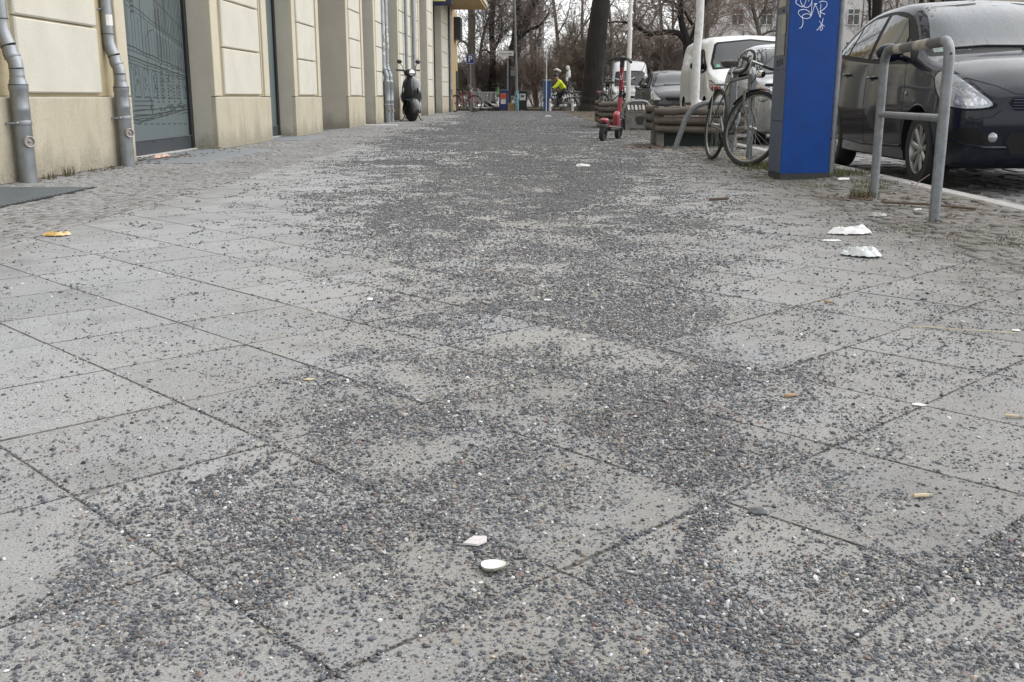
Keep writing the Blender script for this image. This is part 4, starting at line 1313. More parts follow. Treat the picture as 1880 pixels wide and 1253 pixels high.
def planter(label, x0, x1, y0, y1, rows, group='log planters'):
    t = thing('log_planter', label, 'planter', (x0, y0, 0), 0, group)
    W_, D_ = x1 - x0, y1 - y0
    for (x, y) in ((.06, .05), (W_ - .06, .05), (.06, D_ - .05), (W_ - .06, D_ - .05)):
        q = MB(); q.box((x, y, rows[-1] / 2 + .03), (.085, .085, rows[-1] + .06), bev=.01); q.build('post', m_grey_w, t)
    for z in rows:
        r = .046
        logx(t, -.04 + random.uniform(-.03, .03), W_ + .05, -.045, z, r)
        logx(t, -.04, W_ + .05, D_ + .045, z + .01, r)
        q = MB(); q.tube([(-.02, -.06, z + .035), (-.02, D_ * .5, z + .03), (-.02, D_ + .06, z + .035)], .042, 10); q.build('log', m_log, t, smooth=True)
        q = MB(); q.tube([(W_ + .02, -.06, z + .035), (W_ + .02, D_ + .06, z + .035)], .042, 10); q.build('log', m_log, t, smooth=True)
    q = MB(); q.bx(.10, W_ - .04, .06, D_ - .06, 0, rows[0] + .02); q.build('liner_box', m_green, t)
    q = MB(); q.bx(.11, W_ - .05, .07, D_ - .07, rows[0] + .021, rows[-1] - .06); q.build('soil', m_soil, t)
    return t
planter('long log planter with dark green lining beside the bicycle', 1.58, 2.60, 12.98, 13.72, (.21, .315, .425))
planter('smaller log planter behind the red kick scooter', 1.43, 2.4, 20.9, 21.7, (.13, .25, .36, .46))
q = MB(); q.box((0, 0, .055), (.6, .3, .11), bev=.02)
ct = thing('wooden_crate', 'grey wooden crate with a slatted lid beside the red kick scooter', 'crate', (2.08, 19.95, 0), math.radians(-4))
m_crate = mat('crate_panel', (.20, .195, .185), .85, var=.25, vs=12, bump=.2, bs=60, col2=(.12, .115, .105), c2s=5)
q = MB(); q.bx(-.23, .23, -.22, .22, .02, .33, bev=.008); q.build('crate_body', m_crate, ct)
for x in (-.215, .215):
    q = MB(); q.bx(x - .022, x + .022, -.24, -.221, .0, .36); q.build('corner_batten', m_grey_w, ct)
q = MB(); q.bx(-.24, .24, -.243, -.222, .335, .365); q.build('rim_batten', m_grey_w, ct)
for i in range(7):
    x = -.21 + i * .07
    q = MB(); q.box((x + .03, 0, .405), (.042, .52, .016), Matrix.Rotation(math.radians(9), 3, 'X'), bev=.003); q.build('lid_slat', m_grey_w if i % 2 else mat('pale_slat', (.34, .33, .30), .85, var=.3, vs=30), ct)
q = MB()
q.add([(.03 + .085 * math.cos(a) * (1 + .15 * math.sin(3 * a)), -.2225, .17 + .10 * math.sin(a) * (1 + .2 * math.cos(2 * a))) for a in np.linspace(0, 2 * PI, 19)[:-1]], [tuple(range(18))])
q.add([(x, -.2235, z) for x, z in ((-.06, .16), (0, .15), (.02, .19), (-.05, .21))], [(0, 1, 2, 3)])
q.build('painted_mark', mat('dark_paint', (.035, .035, .033), .7), ct)
m_white = mat('white_bark_paint', (.66, .66, .645), .8, var=.12, vs=18, bump=.35, bs=60, col2=(.40, .39, .37), c2s=14, c2lo=.55, c2hi=.75)
m_twig = mat('twig_bark', (.105, .075, .055), .9, var=.3, vs=10)
def sapling(label, x, y, r, lean, z0):
    t = thing('young_tree', label, 'tree', (x, y, z0), 0, 'young trees with white painted trunks')
    q = MB(); n = 16
    pts = [(lean * i / n + random.gauss(0, .006), random.gauss(0, .004), 3.6 * i / n) for i in range(n + 1)]
    q.tube(pts, [r * (1.05 - .25 * i / n) * random.uniform(.96, 1.04) for i in range(n + 1)], 14); q.build('trunk', m_white, t, smooth=True)
    q = MB()
    for i in range(40):
        a = random.uniform(0, 6.28); z = random.uniform(2.9, 3.55); d = Vector((math.cos(a), math.sin(a), random.uniform(.7, 1.6))).normalized(); l = random.uniform(.6, 1.4)
        p = Vector((lean * z / 3.6, 0, z)); q.tube([p, p + d * l * .5, p + d * l + Vector((0, 0, .1))], [.015, .009, .003], 4)
    q.build('crown', m_twig, t)
sapling('white painted young trunk rising from the long log planter', 2.10, 13.35, .052, .03, .25)
sapling('white painted young trunk behind the wooden crate', 2.0, 21.3, .046, .02, .2)

# ================================================================== RED KICK SCOOTER
m_red = mat('scooter_red', (.22, .024, .034), .45, var=.12, vs=10)
m_pink = mat('scooter_coral', (.33, .065, .08), .48, var=.12, vs=10)
def sc_wheel(t, x, R, nm):
    q = MB(); q.lathe([(R - .03, -.028), (R - .006, -.03), (R, -.015), (R, .015), (R - .006, .03), (R - .03, .028)], o=(x, 0, R), axis='Y', n=26, cap=False); w_ = q.build(nm, m_rub, t, smooth=True)
    q = MB(); q.lathe([(R - .028, -.022), (.03, -.02), (.028, -.035), (.028, .035), (.03, .02), (R - .028, .022)], o=(x, 0, R), axis='Y', n=20); q.build('hub', m_blk, w_, smooth=True)
def kick_scooter(label, loc, rz, lean, ma_, mb_, letter=None, steer=0.0):
    ES = thing('kick_scooter', label, 'kick scooter', loc, rz)
    ES.rotation_euler = (lean, 0, rz)
    SR = Matrix.Translation((.64, 0, 1.1)) @ Matrix.Rotation(steer, 4, 'Z') @ Matrix.Translation((-.64, 0, -1.1))
    sc_wheel(ES, 0, .125, 'rear_wheel'); sc_wheel(ES, .86, .135, 'front_wheel')
    q = MB(); q.box((.40, 0, .165), (.56, .17, .05), bev=.015); q.build('deck', m_blk, ES)
    q = MB(); q.box((.40, 0, .193), (.54, .165, .008), bev=.003); q.build('deck_mat', mat('deck_grip', (.12, .07, .07), .9), ES)
    q = MB(); q.box((.03, 0, .255), (.25, .11, .045), Matrix.Rotation(math.radians(18), 3, 'Y'), bev=.02); q.box((.0, 0, .285), (.12, .10, .06), bev=.02); q.build('rear_fender', mb_, ES)
    q = MB(); q.box((-.09, 0, .21), (.05, .16, .05), bev=.012); q.build('tail_plate', mat('tail_dark', (.05, .05, .05), .5), ES)
    q = MB(); q.box((.67, 0, .27), (.12, .09, .26), Matrix.Rotation(math.radians(-26), 3, 'Y'), bev=.02); q.build('neck', mb_, ES)
    q = MB(); q.tube([(.775, 0, .40), (.745, 0, .60)], .034, 12); q.build('stem_lower', mb_, ES, smooth=True)
    q = MB(); q.tube([(.785, 0, .33), (.735, 0, .66)], .029, 12); q.build('fork_tube', m_blk, ES, smooth=True)
    q = MB(); q.tube([(.738, 0, .63), (.718, 0, .73)], .026, 12); q.build('stem_joint', m_blk, ES, smooth=True)
    q = MB(); q.tube([(.723, 0, .70), (.655, 0, 1.03)], .030, 14); q.build('stem', ma_, ES, smooth=True)
    q = MB(); q.tube([(.657, 0, 1.02), (.643, 0, 1.13)], .035, 12); q.ball((.64, 0, 1.14), (.06, .05, .035)); q.build('steering_head', m_blk, ES, smooth=True)
    q = MB(); q.tube([(.60, -.27, 1.10), (.635, -.12, 1.145), (.64, 0, 1.15), (.635, .12, 1.145), (.60, .27, 1.10)], .013, 8); q.xf(SR); hb = q.build('handlebar', m_blk, ES, smooth=True)
    for s in (-1, 1):
        q = MB(); q.tube([(.625, .15 * s, 1.138), (.595, .29 * s, 1.093)], .019, 10); q.xf(SR); q.build('grip', m_blk, hb, smooth=True)
        q = MB(); q.tube([(.66, .12 * s, 1.15), (.69, .2 * s, 1.12)], .006, 6); q.xf(SR); q.build('brake_lever', m_blk, hb)
    q = MB(); q.tube([(.9, -.075, .135), (.80, -.075, .30), (.785, 0, .33), (.80, .075, .30), (.9, .075, .135)], .014, 8); q.build('fork', m_blk, ES, smooth=True)
    q = MB(); q.tube([(.40, .08, .15), (.36, .16, .01), (.33, .17, .004)], .008, 6); q.build('kickstand', m_blk, ES)
    q = MB()
    for i in range(10):
        a0 = math.radians(20 + i * 15); a1 = math.radians(35 + i * 15)
        q.add([(.86 + .15 * math.cos(a), y, .135 + .15 * math.sin(a)) for a, y in ((a0, -.035), (a1, -.035), (a1, .035), (a0, .035))], [(0, 1, 2, 3)])
    q.build('front_fender', m_blk, ES, smooth=True)
    if letter: text('lettering', letter, .085, mat('letter_white', (.72, .72, .72), .6), ES, (.652, -.003, .90), (math.radians(90), math.radians(-90), math.radians(-90)), .0015)
    return ES

kick_scooter('red electric kick scooter with black handlebar parked on the pavement', (1.04, 14.65, 0), math.atan2(.86, .30), math.radians(5), m_red, m_pink, 'voi.', math.radians(-42))
# ================================================================== VEHICLES
def crom(P, t_=.5, sub=4):
    """interpolating spline through the points (lists of vectors)"""
    n = len(P); out = []
    for i in range(n - 1):
        p0, p1, p2, p3 = P[max(i - 1, 0)], P[i], P[i + 1], P[min(i + 2, n - 1)]
        m1 = (p2 - p0) * t_; m2 = (p3 - p1) * t_
        for k in range(sub):
            t = k / sub
            out.append(p1 * (2 * t ** 3 - 3 * t * t + 1) + m1 * (t ** 3 - 2 * t * t + t) + p2 * (-2 * t ** 3 + 3 * t * t) + m2 * (t ** 3 - t * t))
    out.append(P[-1]); return out
def car_shell(st, tens=.42, sub=4):
    """st: stations (y, [(x,z) * 8 from bottom edge to top centre]); returns verts, faces of a closed body"""
    rings = []
    for y, pr in st:
        half = crom([np.array((0., y, pr[0][1]))] + [np.array((x, y, z), dtype=float) for x, z in pr], tens, sub)
        rings.append(half)
    cols = list(zip(*rings))
    cols = [crom(list(c), tens, sub) for c in cols]
    n = len(cols[0]); k = len(cols)
    V = []; F = []
    full = 2 * k - 2
    for j in range(n):
        row = [cols[i][j] for i in range(k)]
        ring = row + [np.array((-p[0], p[1], p[2])) for p in row[-2:0:-1]]
        V += [tuple(p) for p in ring]
    for j in range(n - 1):
        for i in range(full):
            F.append((j * full + i, j * full + (i + 1) % full, (j + 1) * full + (i + 1) % full, (j + 1) * full + i))
    F.append(tuple(range(full - 1, -1, -1))); F.append(tuple((n - 1) * full + i for i in range(full)))
    return V, F
def inpoly(x, y, poly):
    r = False; n = len(poly); j = n - 1
    for i in range(n):
        xi, yi = poly[i]; xj, yj = poly[j]
        if ((yi > y) != (yj > y)) and (x < (xj - xi) * (y - yi) / (yj - yi) + xi): r = not r
        j = i
    return r
class Shell:
    def __init__(self, V, F):
        self.bvh = BVHTree.FromPolygons([Vector(v) for v in V], F)
    def hit(self, o, d):
        h = self.bvh.ray_cast(Vector(o), Vector(d))
        return h[0], h[1]
    def patch(self, poly, o, U, Vv, d, off=.004, cell=.03, rounded=0):
        """fill a 2-D polygon (coordinates along U,V from o) and drop it onto the body along d"""
        o, U, Vv, d = Vector(o), Vector(U), Vector(Vv), Vector(d).normalized()
        bm = bmesh.new()
        # densify outline
        pl = []
        for i in range(len(poly)):
            a, b = poly[i], poly[(i + 1) % len(poly)]
            k = max(1, int(math.hypot(b[0] - a[0], b[1] - a[1]) / cell))
            for q in range(k): pl.append((a[0] + (b[0] - a[0]) * q / k, a[1] + (b[1] - a[1]) * q / k))
        vs = [bm.verts.new((x, y, 0)) for x, y in pl]
        es = [bm.edges.new((vs[i], vs[(i + 1) % len(vs)])) for i in range(len(vs))]
        bmesh.ops.triangle_fill(bm, use_beauty=True, use_dissolve=False, edges=es)
        xs = [p[0] for p in pl]; ys = [p[1] for p in pl]
        for ax, lo, hi in ((0, min(xs), max(xs)), (1, min(ys), max(ys))):
            k = int((hi - lo) / (cell * 1.6))
            for i in range(1, k + 1):
                c = lo + (hi - lo) * i / (k + 1)
                co = (c, 0, 0) if ax == 0 else (0, c, 0); no = (1, 0, 0) if ax == 0 else (0, 1, 0)
                bmesh.ops.bisect_plane(bm, geom=bm.verts[:] + bm.edges[:] + bm.faces[:], plane_co=co, plane_no=no)
        bm.verts.index_update()
        pts = []; ok = []
        for v in bm.verts:
            s = o + U * v.co.x + Vv * v.co.y
            h, nn = self.hit(s, d)
            if h is None: pts.append(None)
            else: pts.append(h - d * off)
        fs = [[v.index for v in f.verts] for f in bm.faces if all(pts[v.index] is not None for v in f.verts)]
        bm.free()
        vs = [p if p is not None else Vector((0, 0, 0)) for p in pts]
        used = sorted({i for f in fs for i in f}); mp = {u: k for k, u in enumerate(used)}
        m = MB(); m.add([vs[u] for u in used], [tuple(mp[i] for i in f) for f in fs])
        return m
    def line(self, pl, o, U, Vv, d, r=.004, off=0.0, cell=.04):
        o, U, Vv, d = Vector(o), Vector(U), Vector(Vv), Vector(d).normalized()
        out = []
        for a, b in zip(pl, pl[1:]):
            k = max(1, int(math.hypot(b[0] - a[0], b[1] - a[1]) / cell))
            for q in range(k): out.append((a[0] + (b[0] - a[0]) * q / k, a[1] + (b[1] - a[1]) * q / k))
        out.append(pl[-1])
        P = []
        for x, y in out:
            h, nn = self.hit(o + U * x + Vv * y, d)
            if h is not None: P.append(h - d * off)
        m = MB()
        if len(P) > 1: m.tube(P, r, 6)
        return m
def smooth_poly(p, sub=5):
    P = [np.array(x, dtype=float) for x in p]; n = len(P); out = []
    for i in range(n):
        p0, p1, p2, p3 = P[i - 1], P[i], P[(i + 1) % n], P[(i + 2) % n]
        for k in range(sub):
            t = k / sub
            out.append(tuple(.5 * (2 * p1 + (p2 - p0) * t + (2 * p0 - 5 * p1 + 4 * p2 - p3) * t * t + (3 * p1 - p0 - 3 * p2 + p3) * t ** 3)))
    return out
m_cglass = mat('car_glass', (.018, .022, .024), .04, var=0, spec=.6)
def wet_glass():
    m = bpy.data.materials.new('wet_windscreen'); m.use_nodes = True
    nt = m.node_tree; L = nt.links.new; p = nt.nodes['Principled BSDF']
    tc = _n(nt, 'ShaderNodeTexCoord')
    vo = _n(nt, 'ShaderNodeTexVoronoi', i_Scale=75.0); L(tc.outputs['Object'], vo.inputs['Vector'])
    mr = _n(nt, 'ShaderNodeMapRange'); mr.inputs[1].default_value = .12; mr.inputs[2].default_value = .34; mr.inputs[3].default_value = 1; mr.inputs[4].default_value = 0
    L(vo.outputs['Distance'], mr.inputs[0])
    bn = _n(nt, 'ShaderNodeBump', i_Strength=.4, i_Distance=.004); L(mr.outputs[0], bn.inputs['Height']); L(bn.outputs[0], p.inputs['Normal'])
    nz = _n(nt, 'ShaderNodeTexNoise', i_Scale=2.0); L(tc.outputs['Object'], nz.inputs['Vector'])
    r2 = _n(nt, 'ShaderNodeMapRange'); r2.inputs[3].default_value = .03; r2.inputs[4].default_value = .14; L(nz.outputs[0], r2.inputs[0]); L(r2.outputs[0], p.inputs['Roughness'])
    p.inputs['Base Color'].default_value = (.035, .048, .054, 1)
    p.inputs['Specular IOR Level'].default_value = .7
    return m
m_wet = wet_glass()
m_trim = mat('black_trim', (.009, .009, .010), .6, spec=.2)
m_well = mat('wheel_well', (.006, .006, .006), .95)
m_rim_s = mat('alloy_rim', (.42, .42, .40), .35, metal=.8, var=.12, vs=20)
m_chrome = mat('lamp_chrome', (.75, .77, .78), .08, metal=1.0, var=.1, vs=30, bump=.25, bs=45)
m_lens = mat('lamp_glass', (.36, .38, .40), .10, metal=.55, var=.35, vs=16, bump=.25, bs=22)
m_lens_d = mat('lamp_inner', (.60, .62, .64), .08, metal=.9, var=.6, vs=34, bump=.8, bs=34)
m_amber = mat('amber_lens', (.55, .20, .06), .2)
def car_wheel(t, x, y, R, side, nspoke=8, w=.185, steel=False):
    """outer face towards side (-1: -x)"""
    q = MB(); W_ = w / 2
    q.lathe([(R * .66, -W_), (R * .92, -W_), (R * .985, -W_ * .8), (R, -W_ * .45), (R, W_ * .45), (R * .985, W_ * .8), (R * .92, W_), (R * .66, W_)], o=(x, y, R), axis='X', n=36, cap=False)
    wh = q.build('wheel', m_rub, t, smooth=True)
    f = x + side * W_ * .98
    q = MB(); q.lathe([(R * .69, f), (R * .64, f - side * .004), (R * .62, f - side * .03), (R * .60, f - side * .07)], o=(0, y, R), axis='X', n=36, cap=False); q.build('rim_ring', m_rim_s, wh, smooth=True)
    q = MB(); q.lathe([(R * .62, f - side * .075), (.01, f - side * .075)], o=(0, y, R), axis='X', n=24); q.build('brake_disc', m_well, wh)
    for i in range(nspoke):
        a = 2 * PI * i / nspoke + .2
        q = MB()
        d = Vector((0, math.cos(a), math.sin(a))); n_ = Vector((0, -math.sin(a), math.cos(a))); X = Vector((side, 0, 0)); c = Vector((f, y, R))
        r0, r1 = R * .10, R * .65; w0, w1 = R * .055, R * .10
        vs = []
        for r_, w_, dd in ((r0, w0, -.022), (R * .35, (w0 + w1) / 2, -.012), (r1, w1, -.008)):
            for s_, e in ((-1, -.012), (-.45, 0), (.45, 0), (1, -.012)): vs.append(c + d * r_ + n_ * (w_ * s_) + X * (dd + e))
        q.add(vs, [(k * 4 + j, k * 4 + j + 1, k * 4 + 5 + j, k * 4 + 4 + j) for k in (0, 1) for j in range(3)])
        q.build('spoke', m_rim_s, wh, smooth=True)
    q = MB(); q.lathe([(R * .14, f - side * .03), (R * .13, f - side * .015), (R * .06, f - side * .01)], o=(0, y, R), axis='X', n=16); q.build('hub_cap', m_rim_s, wh, smooth=True)
    return wh
def make_car(name, label, cat, loc, rz, st, m_body, spec, group=None, sub=4):
    t = thing(name, label, cat, loc, rz, group)
    V, F = car_shell(st, spec.get('tens', .42), sub)
    sh = Shell(V, F)
    body = MB(); body.add(V, F)
    bo = body.build('body', [m_body, m_well], t, smooth=True, angle=50)
    hw = spec['hw']; R = spec['R']; ax = spec['axles']; aw = spec.get('arch', R + .045)
    # wheel arches cut through the body
    cut = MB()
    for y in ax:
        for s in (-1, 1):
            cut.lathe([(aw, s * (hw - .32)), (aw, s * (hw + .2))], o=(0, y, R + .005), axis='X', n=40)
    co = cut.build('cutter', m_well)
    bm = bmesh.new(); bm.from_mesh(co.data); bmesh.ops.recalc_face_normals(bm, faces=bm.faces); bm.to_mesh(co.data); bm.free()
    co.location = t.location; co.rotation_euler = t.rotation_euler
    bpy.context.view_layer.update()
    md = bo.modifiers.new('arch', 'BOOLEAN'); md.object = co; md.operation = 'DIFFERENCE'; md.solver = 'EXACT'; md.material_mode = 'TRANSFER'
    me = bpy.data.meshes.new_from_object(bo.evaluated_get(bpy.context.evaluated_depsgraph_get()))
    bo.modifiers.clear()
    bm = bmesh.new(); bm.from_mesh(me)
    mi_well = [i for i, mm in enumerate(me.materials) if mm == m_well]
    for e in bm.edges:
        if len(e.link_faces) == 2: e.smooth = e.calc_face_angle(0) < math.radians(40)
    for f_ in bm.faces: f_.smooth = True
    bm.to_mesh(me); bm.free()
    old = bo.data; bo.data = me; bpy.data.meshes.remove(old)
    bpy.data.objects.remove(co)
    wx = hw - spec.get('inset', .105)
    for y in ax:
        for s in (-1, 1): car_wheel(t, s * wx, y, R, s, spec.get('spokes', 8))
    FX = dict(o=(0, -3, 0), U=(1, 0, 0), Vv=(0, 0, 1), d=(0, 1, 0))
    # windscreen and side windows
    sub_ = lambda p: smooth_poly(p) if spec.get('round', True) else p
    q = sh.patch(spec['ws_frame'], **FX, off=.002); q.build('windscreen_seal', m_trim, t, smooth=True)
    q = sh.patch(spec['ws'], **FX, off=.006); q.build('windscreen', spec.get('wsm', m_cglass), t, smooth=True)
    for s in (-1, 1):
        SX = dict(o=(s * 3, 0, 0), U=(0, 1, 0), Vv=(0, 0, 1), d=(-s, 0, 0))
        if 'sw_frame' in spec:
            q = sh.patch(smooth_poly(spec['sw_frame'], 3), **SX, off=.002); q.build('window_trim', m_trim, t, smooth=True)
        for pl in spec['sw']:
            q = sh.patch(pl, **SX, off=.006); q.build('side_window', m_cglass, t, smooth=True)
        for pl in spec.get('seams', []):
            q = sh.line(pl, **SX, r=.0035, off=-.0015); q.build('door_seam', m_trim, t)
        for (y, z) in spec.get('handles', []):
            h, nn = sh.hit((s * 3, y, z), (-s, 0, 0))
            if h is None: continue
            q = MB(); q.ball((h.x - s * .012, y, z - .005), (.02, .075, .03)); q.build('handle_cup', m_trim, t, smooth=True)
            q = MB(); q.tube([(h.x + s * .002, y - .085, z), (h.x + s * .025, y - .06, z + .003), (h.x + s * .025, y + .06, z + .006), (h.x + s * .002, y + .085, z + .006)], .013, 8); q.build('door_handle', m_body, t, smooth=True)
        for (pl, r_) in spec.get('mould', []):
            q = sh.line(pl, **SX, r=r_, off=.004); q.build('side_moulding', m_body if spec.get('mould_body') else m_trim, t, smooth=True)
        # lamps: dropped onto the corner from diagonally ahead
        for (pl, mm, nm, off) in spec.get('lamps', []):
            d = Vector((-s * .62, .78, 0)).normalized(); U = Vector((s * .78, .62, 0)); o = Vector((0, 0, 0)) - d * 3
            q = sh.patch(smooth_poly(pl), o, U, (0, 0, 1), d, off=off, cell=.025); q.build(nm, mm, t, smooth=True)
        if 'mirror' in spec:
            y, z, k = spec['mirror']
            h, nn = sh.hit((s * 3, y, z), (-s, 0, 0))
            bx_ = h.x if h is not None else s * hw
            q = MB(); q.tube([(bx_ - s * .02, y + .02, z - .03), (bx_ + s * .08, y, z)], .025, 8); q.ball((bx_ + s * .15, y + .015, z + .03), (.11 * k, .06, .075 * k), 14, 10); mo = q.build('mirror', spec.get('mirror_m', m_trim), t, smooth=True)
            q = MB(); q.ball((bx_ + s * .15, y + .045, z + .03), (.085 * k, .035, .058 * k), 12, 8); q.build('mirror_glass', m_cglass, mo, smooth=True)
        if 'wheel_lip' in spec:
            for y in ax:
                pl = [(y + (aw + .006) * math.cos(a), R + .005 + (aw + .006) * math.sin(a)) for a in np.linspace(-.1, PI + .1, 22)]
                q = sh.line(pl, **SX, r=.007, off=.0); q.build('arch_lip', m_body, t, smooth=True)
    for (pl, mm, nm, off) in spec.get('front', []):
        q = sh.patch(pl, **FX, off=off); q.build(nm, mm, t, smooth=True)
    for pl in spec.get('front_seams', []):
        q = sh.line(pl, **FX, r=.004, off=-.0015); q.build('bonnet_seam', m_trim, t)
    return t, sh
# ---------------------------------------------------------------- dark hatchback beside the kerb
def P8(zb, wb, rock, mx, belt, g1, g2, top):
    return [(wb, zb), rock, mx, belt, g1, g2, (g2[0] * .5, top - .25 * (top - g2[1])), (0, top)]
HATCH = [
 (0.00, P8(.27, .46, (.57, .31), (.645, .45), (.64, .60), (.59, .665), (.38, .695), .705)),
 (0.05, P8(.21, .62, (.71, .27), (.755, .45), (.745, .66), (.67, .735), (.42, .77), .785)),
 (0.20, P8(.18, .70, (.785, .26), (.818, .47), (.805, .745), (.725, .835), (.45, .88), .895)),
 (0.45, P8(.17, .72, (.815, .26), (.842, .52), (.822, .83), (.745, .92), (.47, .965), .98)),
 (0.75, P8(.17, .74, (.825, .26), (.8475, .56), (.82, .88), (.755, .97), (.48, 1.015), 1.035)),
 (0.98, P8(.17, .74, (.825, .26), (.8475, .58), (.82, .915), (.75, 1.04), (.50, 1.10), 1.125)),
 (1.30, P8(.17, .74, (.825, .26), (.8475, .60), (.82, .94), (.72, 1.18), (.58, 1.315), 1.345)),
 (1.62, P8(.17, .74, (.825, .26), (.8475, .60), (.82, .96), (.72, 1.24), (.595, 1.43), 1.475)),
 (2.05, P8(.17, .74, (.825, .26), (.8475, .60), (.82, .98), (.725, 1.27), (.60, 1.475), 1.53)),
 (2.65, P8(.17, .74, (.825, .26), (.8475, .60), (.82, 1.01), (.72, 1.27), (.60, 1.465), 1.52)),
 (3.15, P8(.18, .73, (.82, .27), (.8475, .60), (.815, 1.04), (.71, 1.26), (.585, 1.41), 1.46)),
 (3.48, P8(.22, .71, (.80, .30), (.835, .62), (.79, 1.04), (.68, 1.20), (.55, 1.30), 1.34)),
 (3.68, P8(.28, .66, (.74, .34), (.78, .60), (.72, .92), (.61, 1.02), (.46, 1.08), 1.10)),
 (3.75, P8(.34, .55, (.62, .40), (.66, .58), (.60, .78), (.50, .85), (.36, .89), .90)),
]
def droplet_paint(name, col, sc=140.0):
    m = mat(name, col, .38, metal=.0, var=.10, vs=3, coat=.55, spec=.10)
    nt = m.node_tree; L = nt.links.new; p = nt.nodes['Principled BSDF']
    tc = _n(nt, 'ShaderNodeTexCoord'); vo = _n(nt, 'ShaderNodeTexVoronoi', i_Scale=sc); L(tc.outputs['Object'], vo.inputs['Vector'])
    mr = _n(nt, 'ShaderNodeMapRange'); mr.inputs[1].default_value = .10; mr.inputs[2].default_value = .30; mr.inputs[3].default_value = 1; mr.inputs[4].default_value = 0
    L(vo.outputs['Distance'], mr.inputs[0])
    g_ = _n(nt, 'ShaderNodeNewGeometry'); sx = _n(nt, 'ShaderNodeSeparateXYZ'); L(g_.outputs['Normal'], sx.inputs[0])
    up = _n(nt, 'ShaderNodeMapRange'); up.inputs[1].default_value = .25; up.inputs[2].default_value = .7; L(sx.outputs[2], up.inputs[0])   # drops lie only on surfaces that face up
    mu = _n(nt, 'ShaderNodeMath', operation='MULTIPLY'); L(mr.outputs[0], mu.inputs[0]); L(up.outputs[0], mu.inputs[1])
    bn = _n(nt, 'ShaderNodeBump', i_Strength=.5, i_Distance=.003); L(mu.outputs[0], bn.inputs['Height']); L(bn.outputs[0], p.inputs['Coat Normal']); L(bn.outputs[0], p.inputs['Normal'])
    return m
m_yar = droplet_paint('graphite_paint', (.009, .011, .019))
def arcpoly(pts): return smooth_poly(pts, 4)
YSPEC = dict(hw=.8475, R=.292, axles=(.76, 3.22), arch=.335, inset=.115, spokes=9,
  ws_frame=[(-.76, 1.005), (0, 1.055), (.76, 1.005), (.73, 1.10), (.63, 1.40), (.55, 1.435), (0, 1.485), (-.55, 1.435), (-.63, 1.40), (-.73, 1.10)],
  ws=[(-.70, 1.04), (0, 1.09), (.70, 1.04), (.60, 1.385), (.54, 1.415), (0, 1.462), (-.54, 1.415), (-.60, 1.385)],
  wsm=m_wet,
  sw_frame=[(1.02, .985), (1.30, 1.20), (1.62, 1.37), (2.05, 1.435), (2.6, 1.43), (3.0, 1.36), (3.30, 1.20), (3.32, 1.09), (2.2, .995), (1.4, .965)],
  sw=[[(1.42, 1.01), (1.44, 1.19), (1.66, 1.35), (2.02, 1.405), (2.12, 1.405), (2.16, 1.03)], [(2.26, 1.035), (2.22, 1.405), (2.60, 1.40), (2.86, 1.35), (2.90, 1.085)], [(2.95, 1.09), (2.92, 1.335), (3.06, 1.27), (3.22, 1.15), (3.20, 1.11)], [(1.15, 1.0), (1.36, 1.165), (1.36, 1.01)]],
  seams=[[(1.20, .96), (1.13, .75), (1.12, .45), (1.16, .30), (2.15, .28), (2.20, .5), (2.20, 1.0)], [(2.20, .32), (2.85, .30), (2.92, .42), (3.02, .62), (3.08, .80), (3.02, 1.07)], [(.42, .78), (.70, .90), (.98, .985)]],
  handles=[(2.02, .86), (2.82, .90)], mould=[([(1.15, .30), (2.2, .275), (2.86, .30)], .010)], mould_body=True,
  lamps=[([(.43, .625), (.66, .60), (.87, .66), (.975, .82), (.93, .895), (.78, .875), (.57, .765)], m_trim, 'headlamp_seal', .001),
         ([(.455, .637), (.66, .616), (.855, .67), (.957, .815), (.92, .88), (.785, .86), (.59, .755)], m_lens, 'headlamp', .007),
         ([(.485, .648), (.62, .634), (.74, .664), (.78, .735), (.72, .77), (.59, .725)], m_lens_d, 'lamp_reflector', .010),
         ([(.47, .37), (.60, .345), (.745, .355), (.80, .40), (.70, .465), (.56, .47), (.46, .42)], m_trim, 'fog_recess', .002)],
  front=[([(-.42, .60), (.42, .60), (.47, .655), (.44, .69), (-.44, .69), (-.47, .655)], m_trim, 'upper_grille', .004), ([(-.42, .29), (.42, .29), (.47, .38), (.44, .45), (-.44, .45), (-.47, .38)], m_trim, 'lower_grille', .004), ([(-.26, .50), (.26, .50), (.26, .595), (-.26, .595)], mat('blank_plate', (.03, .03, .032), .5), 'plate_holder', .006)],
  front_seams=[[(-.72, .83), (-.54, .77), (-.42, .715), (0, .71), (.42, .715), (.54, .77), (.72, .83)]],
  mirror=(1.24, 1.02, 1.0), mirror_m=m_yar, wheel_lip=True)
YX, YY = 3.905, 7.58
car, ysh = make_car('parked_car', 'dark graphite hatchback wet with raindrops, parked nearest at the kerb', 'car', (YX, YY, ROADZ), math.radians(-1.0), HATCH, m_yar, YSPEC)
for s in (-1, 1):
    h, nn = ysh.hit((s * .56, -3, .41), (0, 1, 0))
    q = MB(); q.ball(h + Vector((0, .012, 0)), (.044, .020, .044), 16, 10); q.build('fog_lamp', mat('fog_glass', (.30, .31, .31), .12, metal=.5, var=.4, vs=40), car, smooth=True)
for x0, x1, z in ((-.62, -.02, 1.075), (-.05, .60, 1.08)):
    pl = [(x0, 1.065), ((x0 + x1) / 2, 1.088), (x1, 1.085)]
    q = ysh.line(pl, (0, -3, 0), (1, 0, 0), (0, 0, 1), (0, 1, 0), r=.011, off=.018); q.build('wiper', m_trim, car)
q = ysh.patch([(-.65, 1.045), (-.58, 1.05), (-.57, 1.105), (-.64, 1.10)], (0, -3, 0), (1, 0, 0), (0, 0, 1), (0, 1, 0), off=.008, cell=.02); q.build('green_sticker', mat('sticker_green', (.10, .36, .24), .5), car)
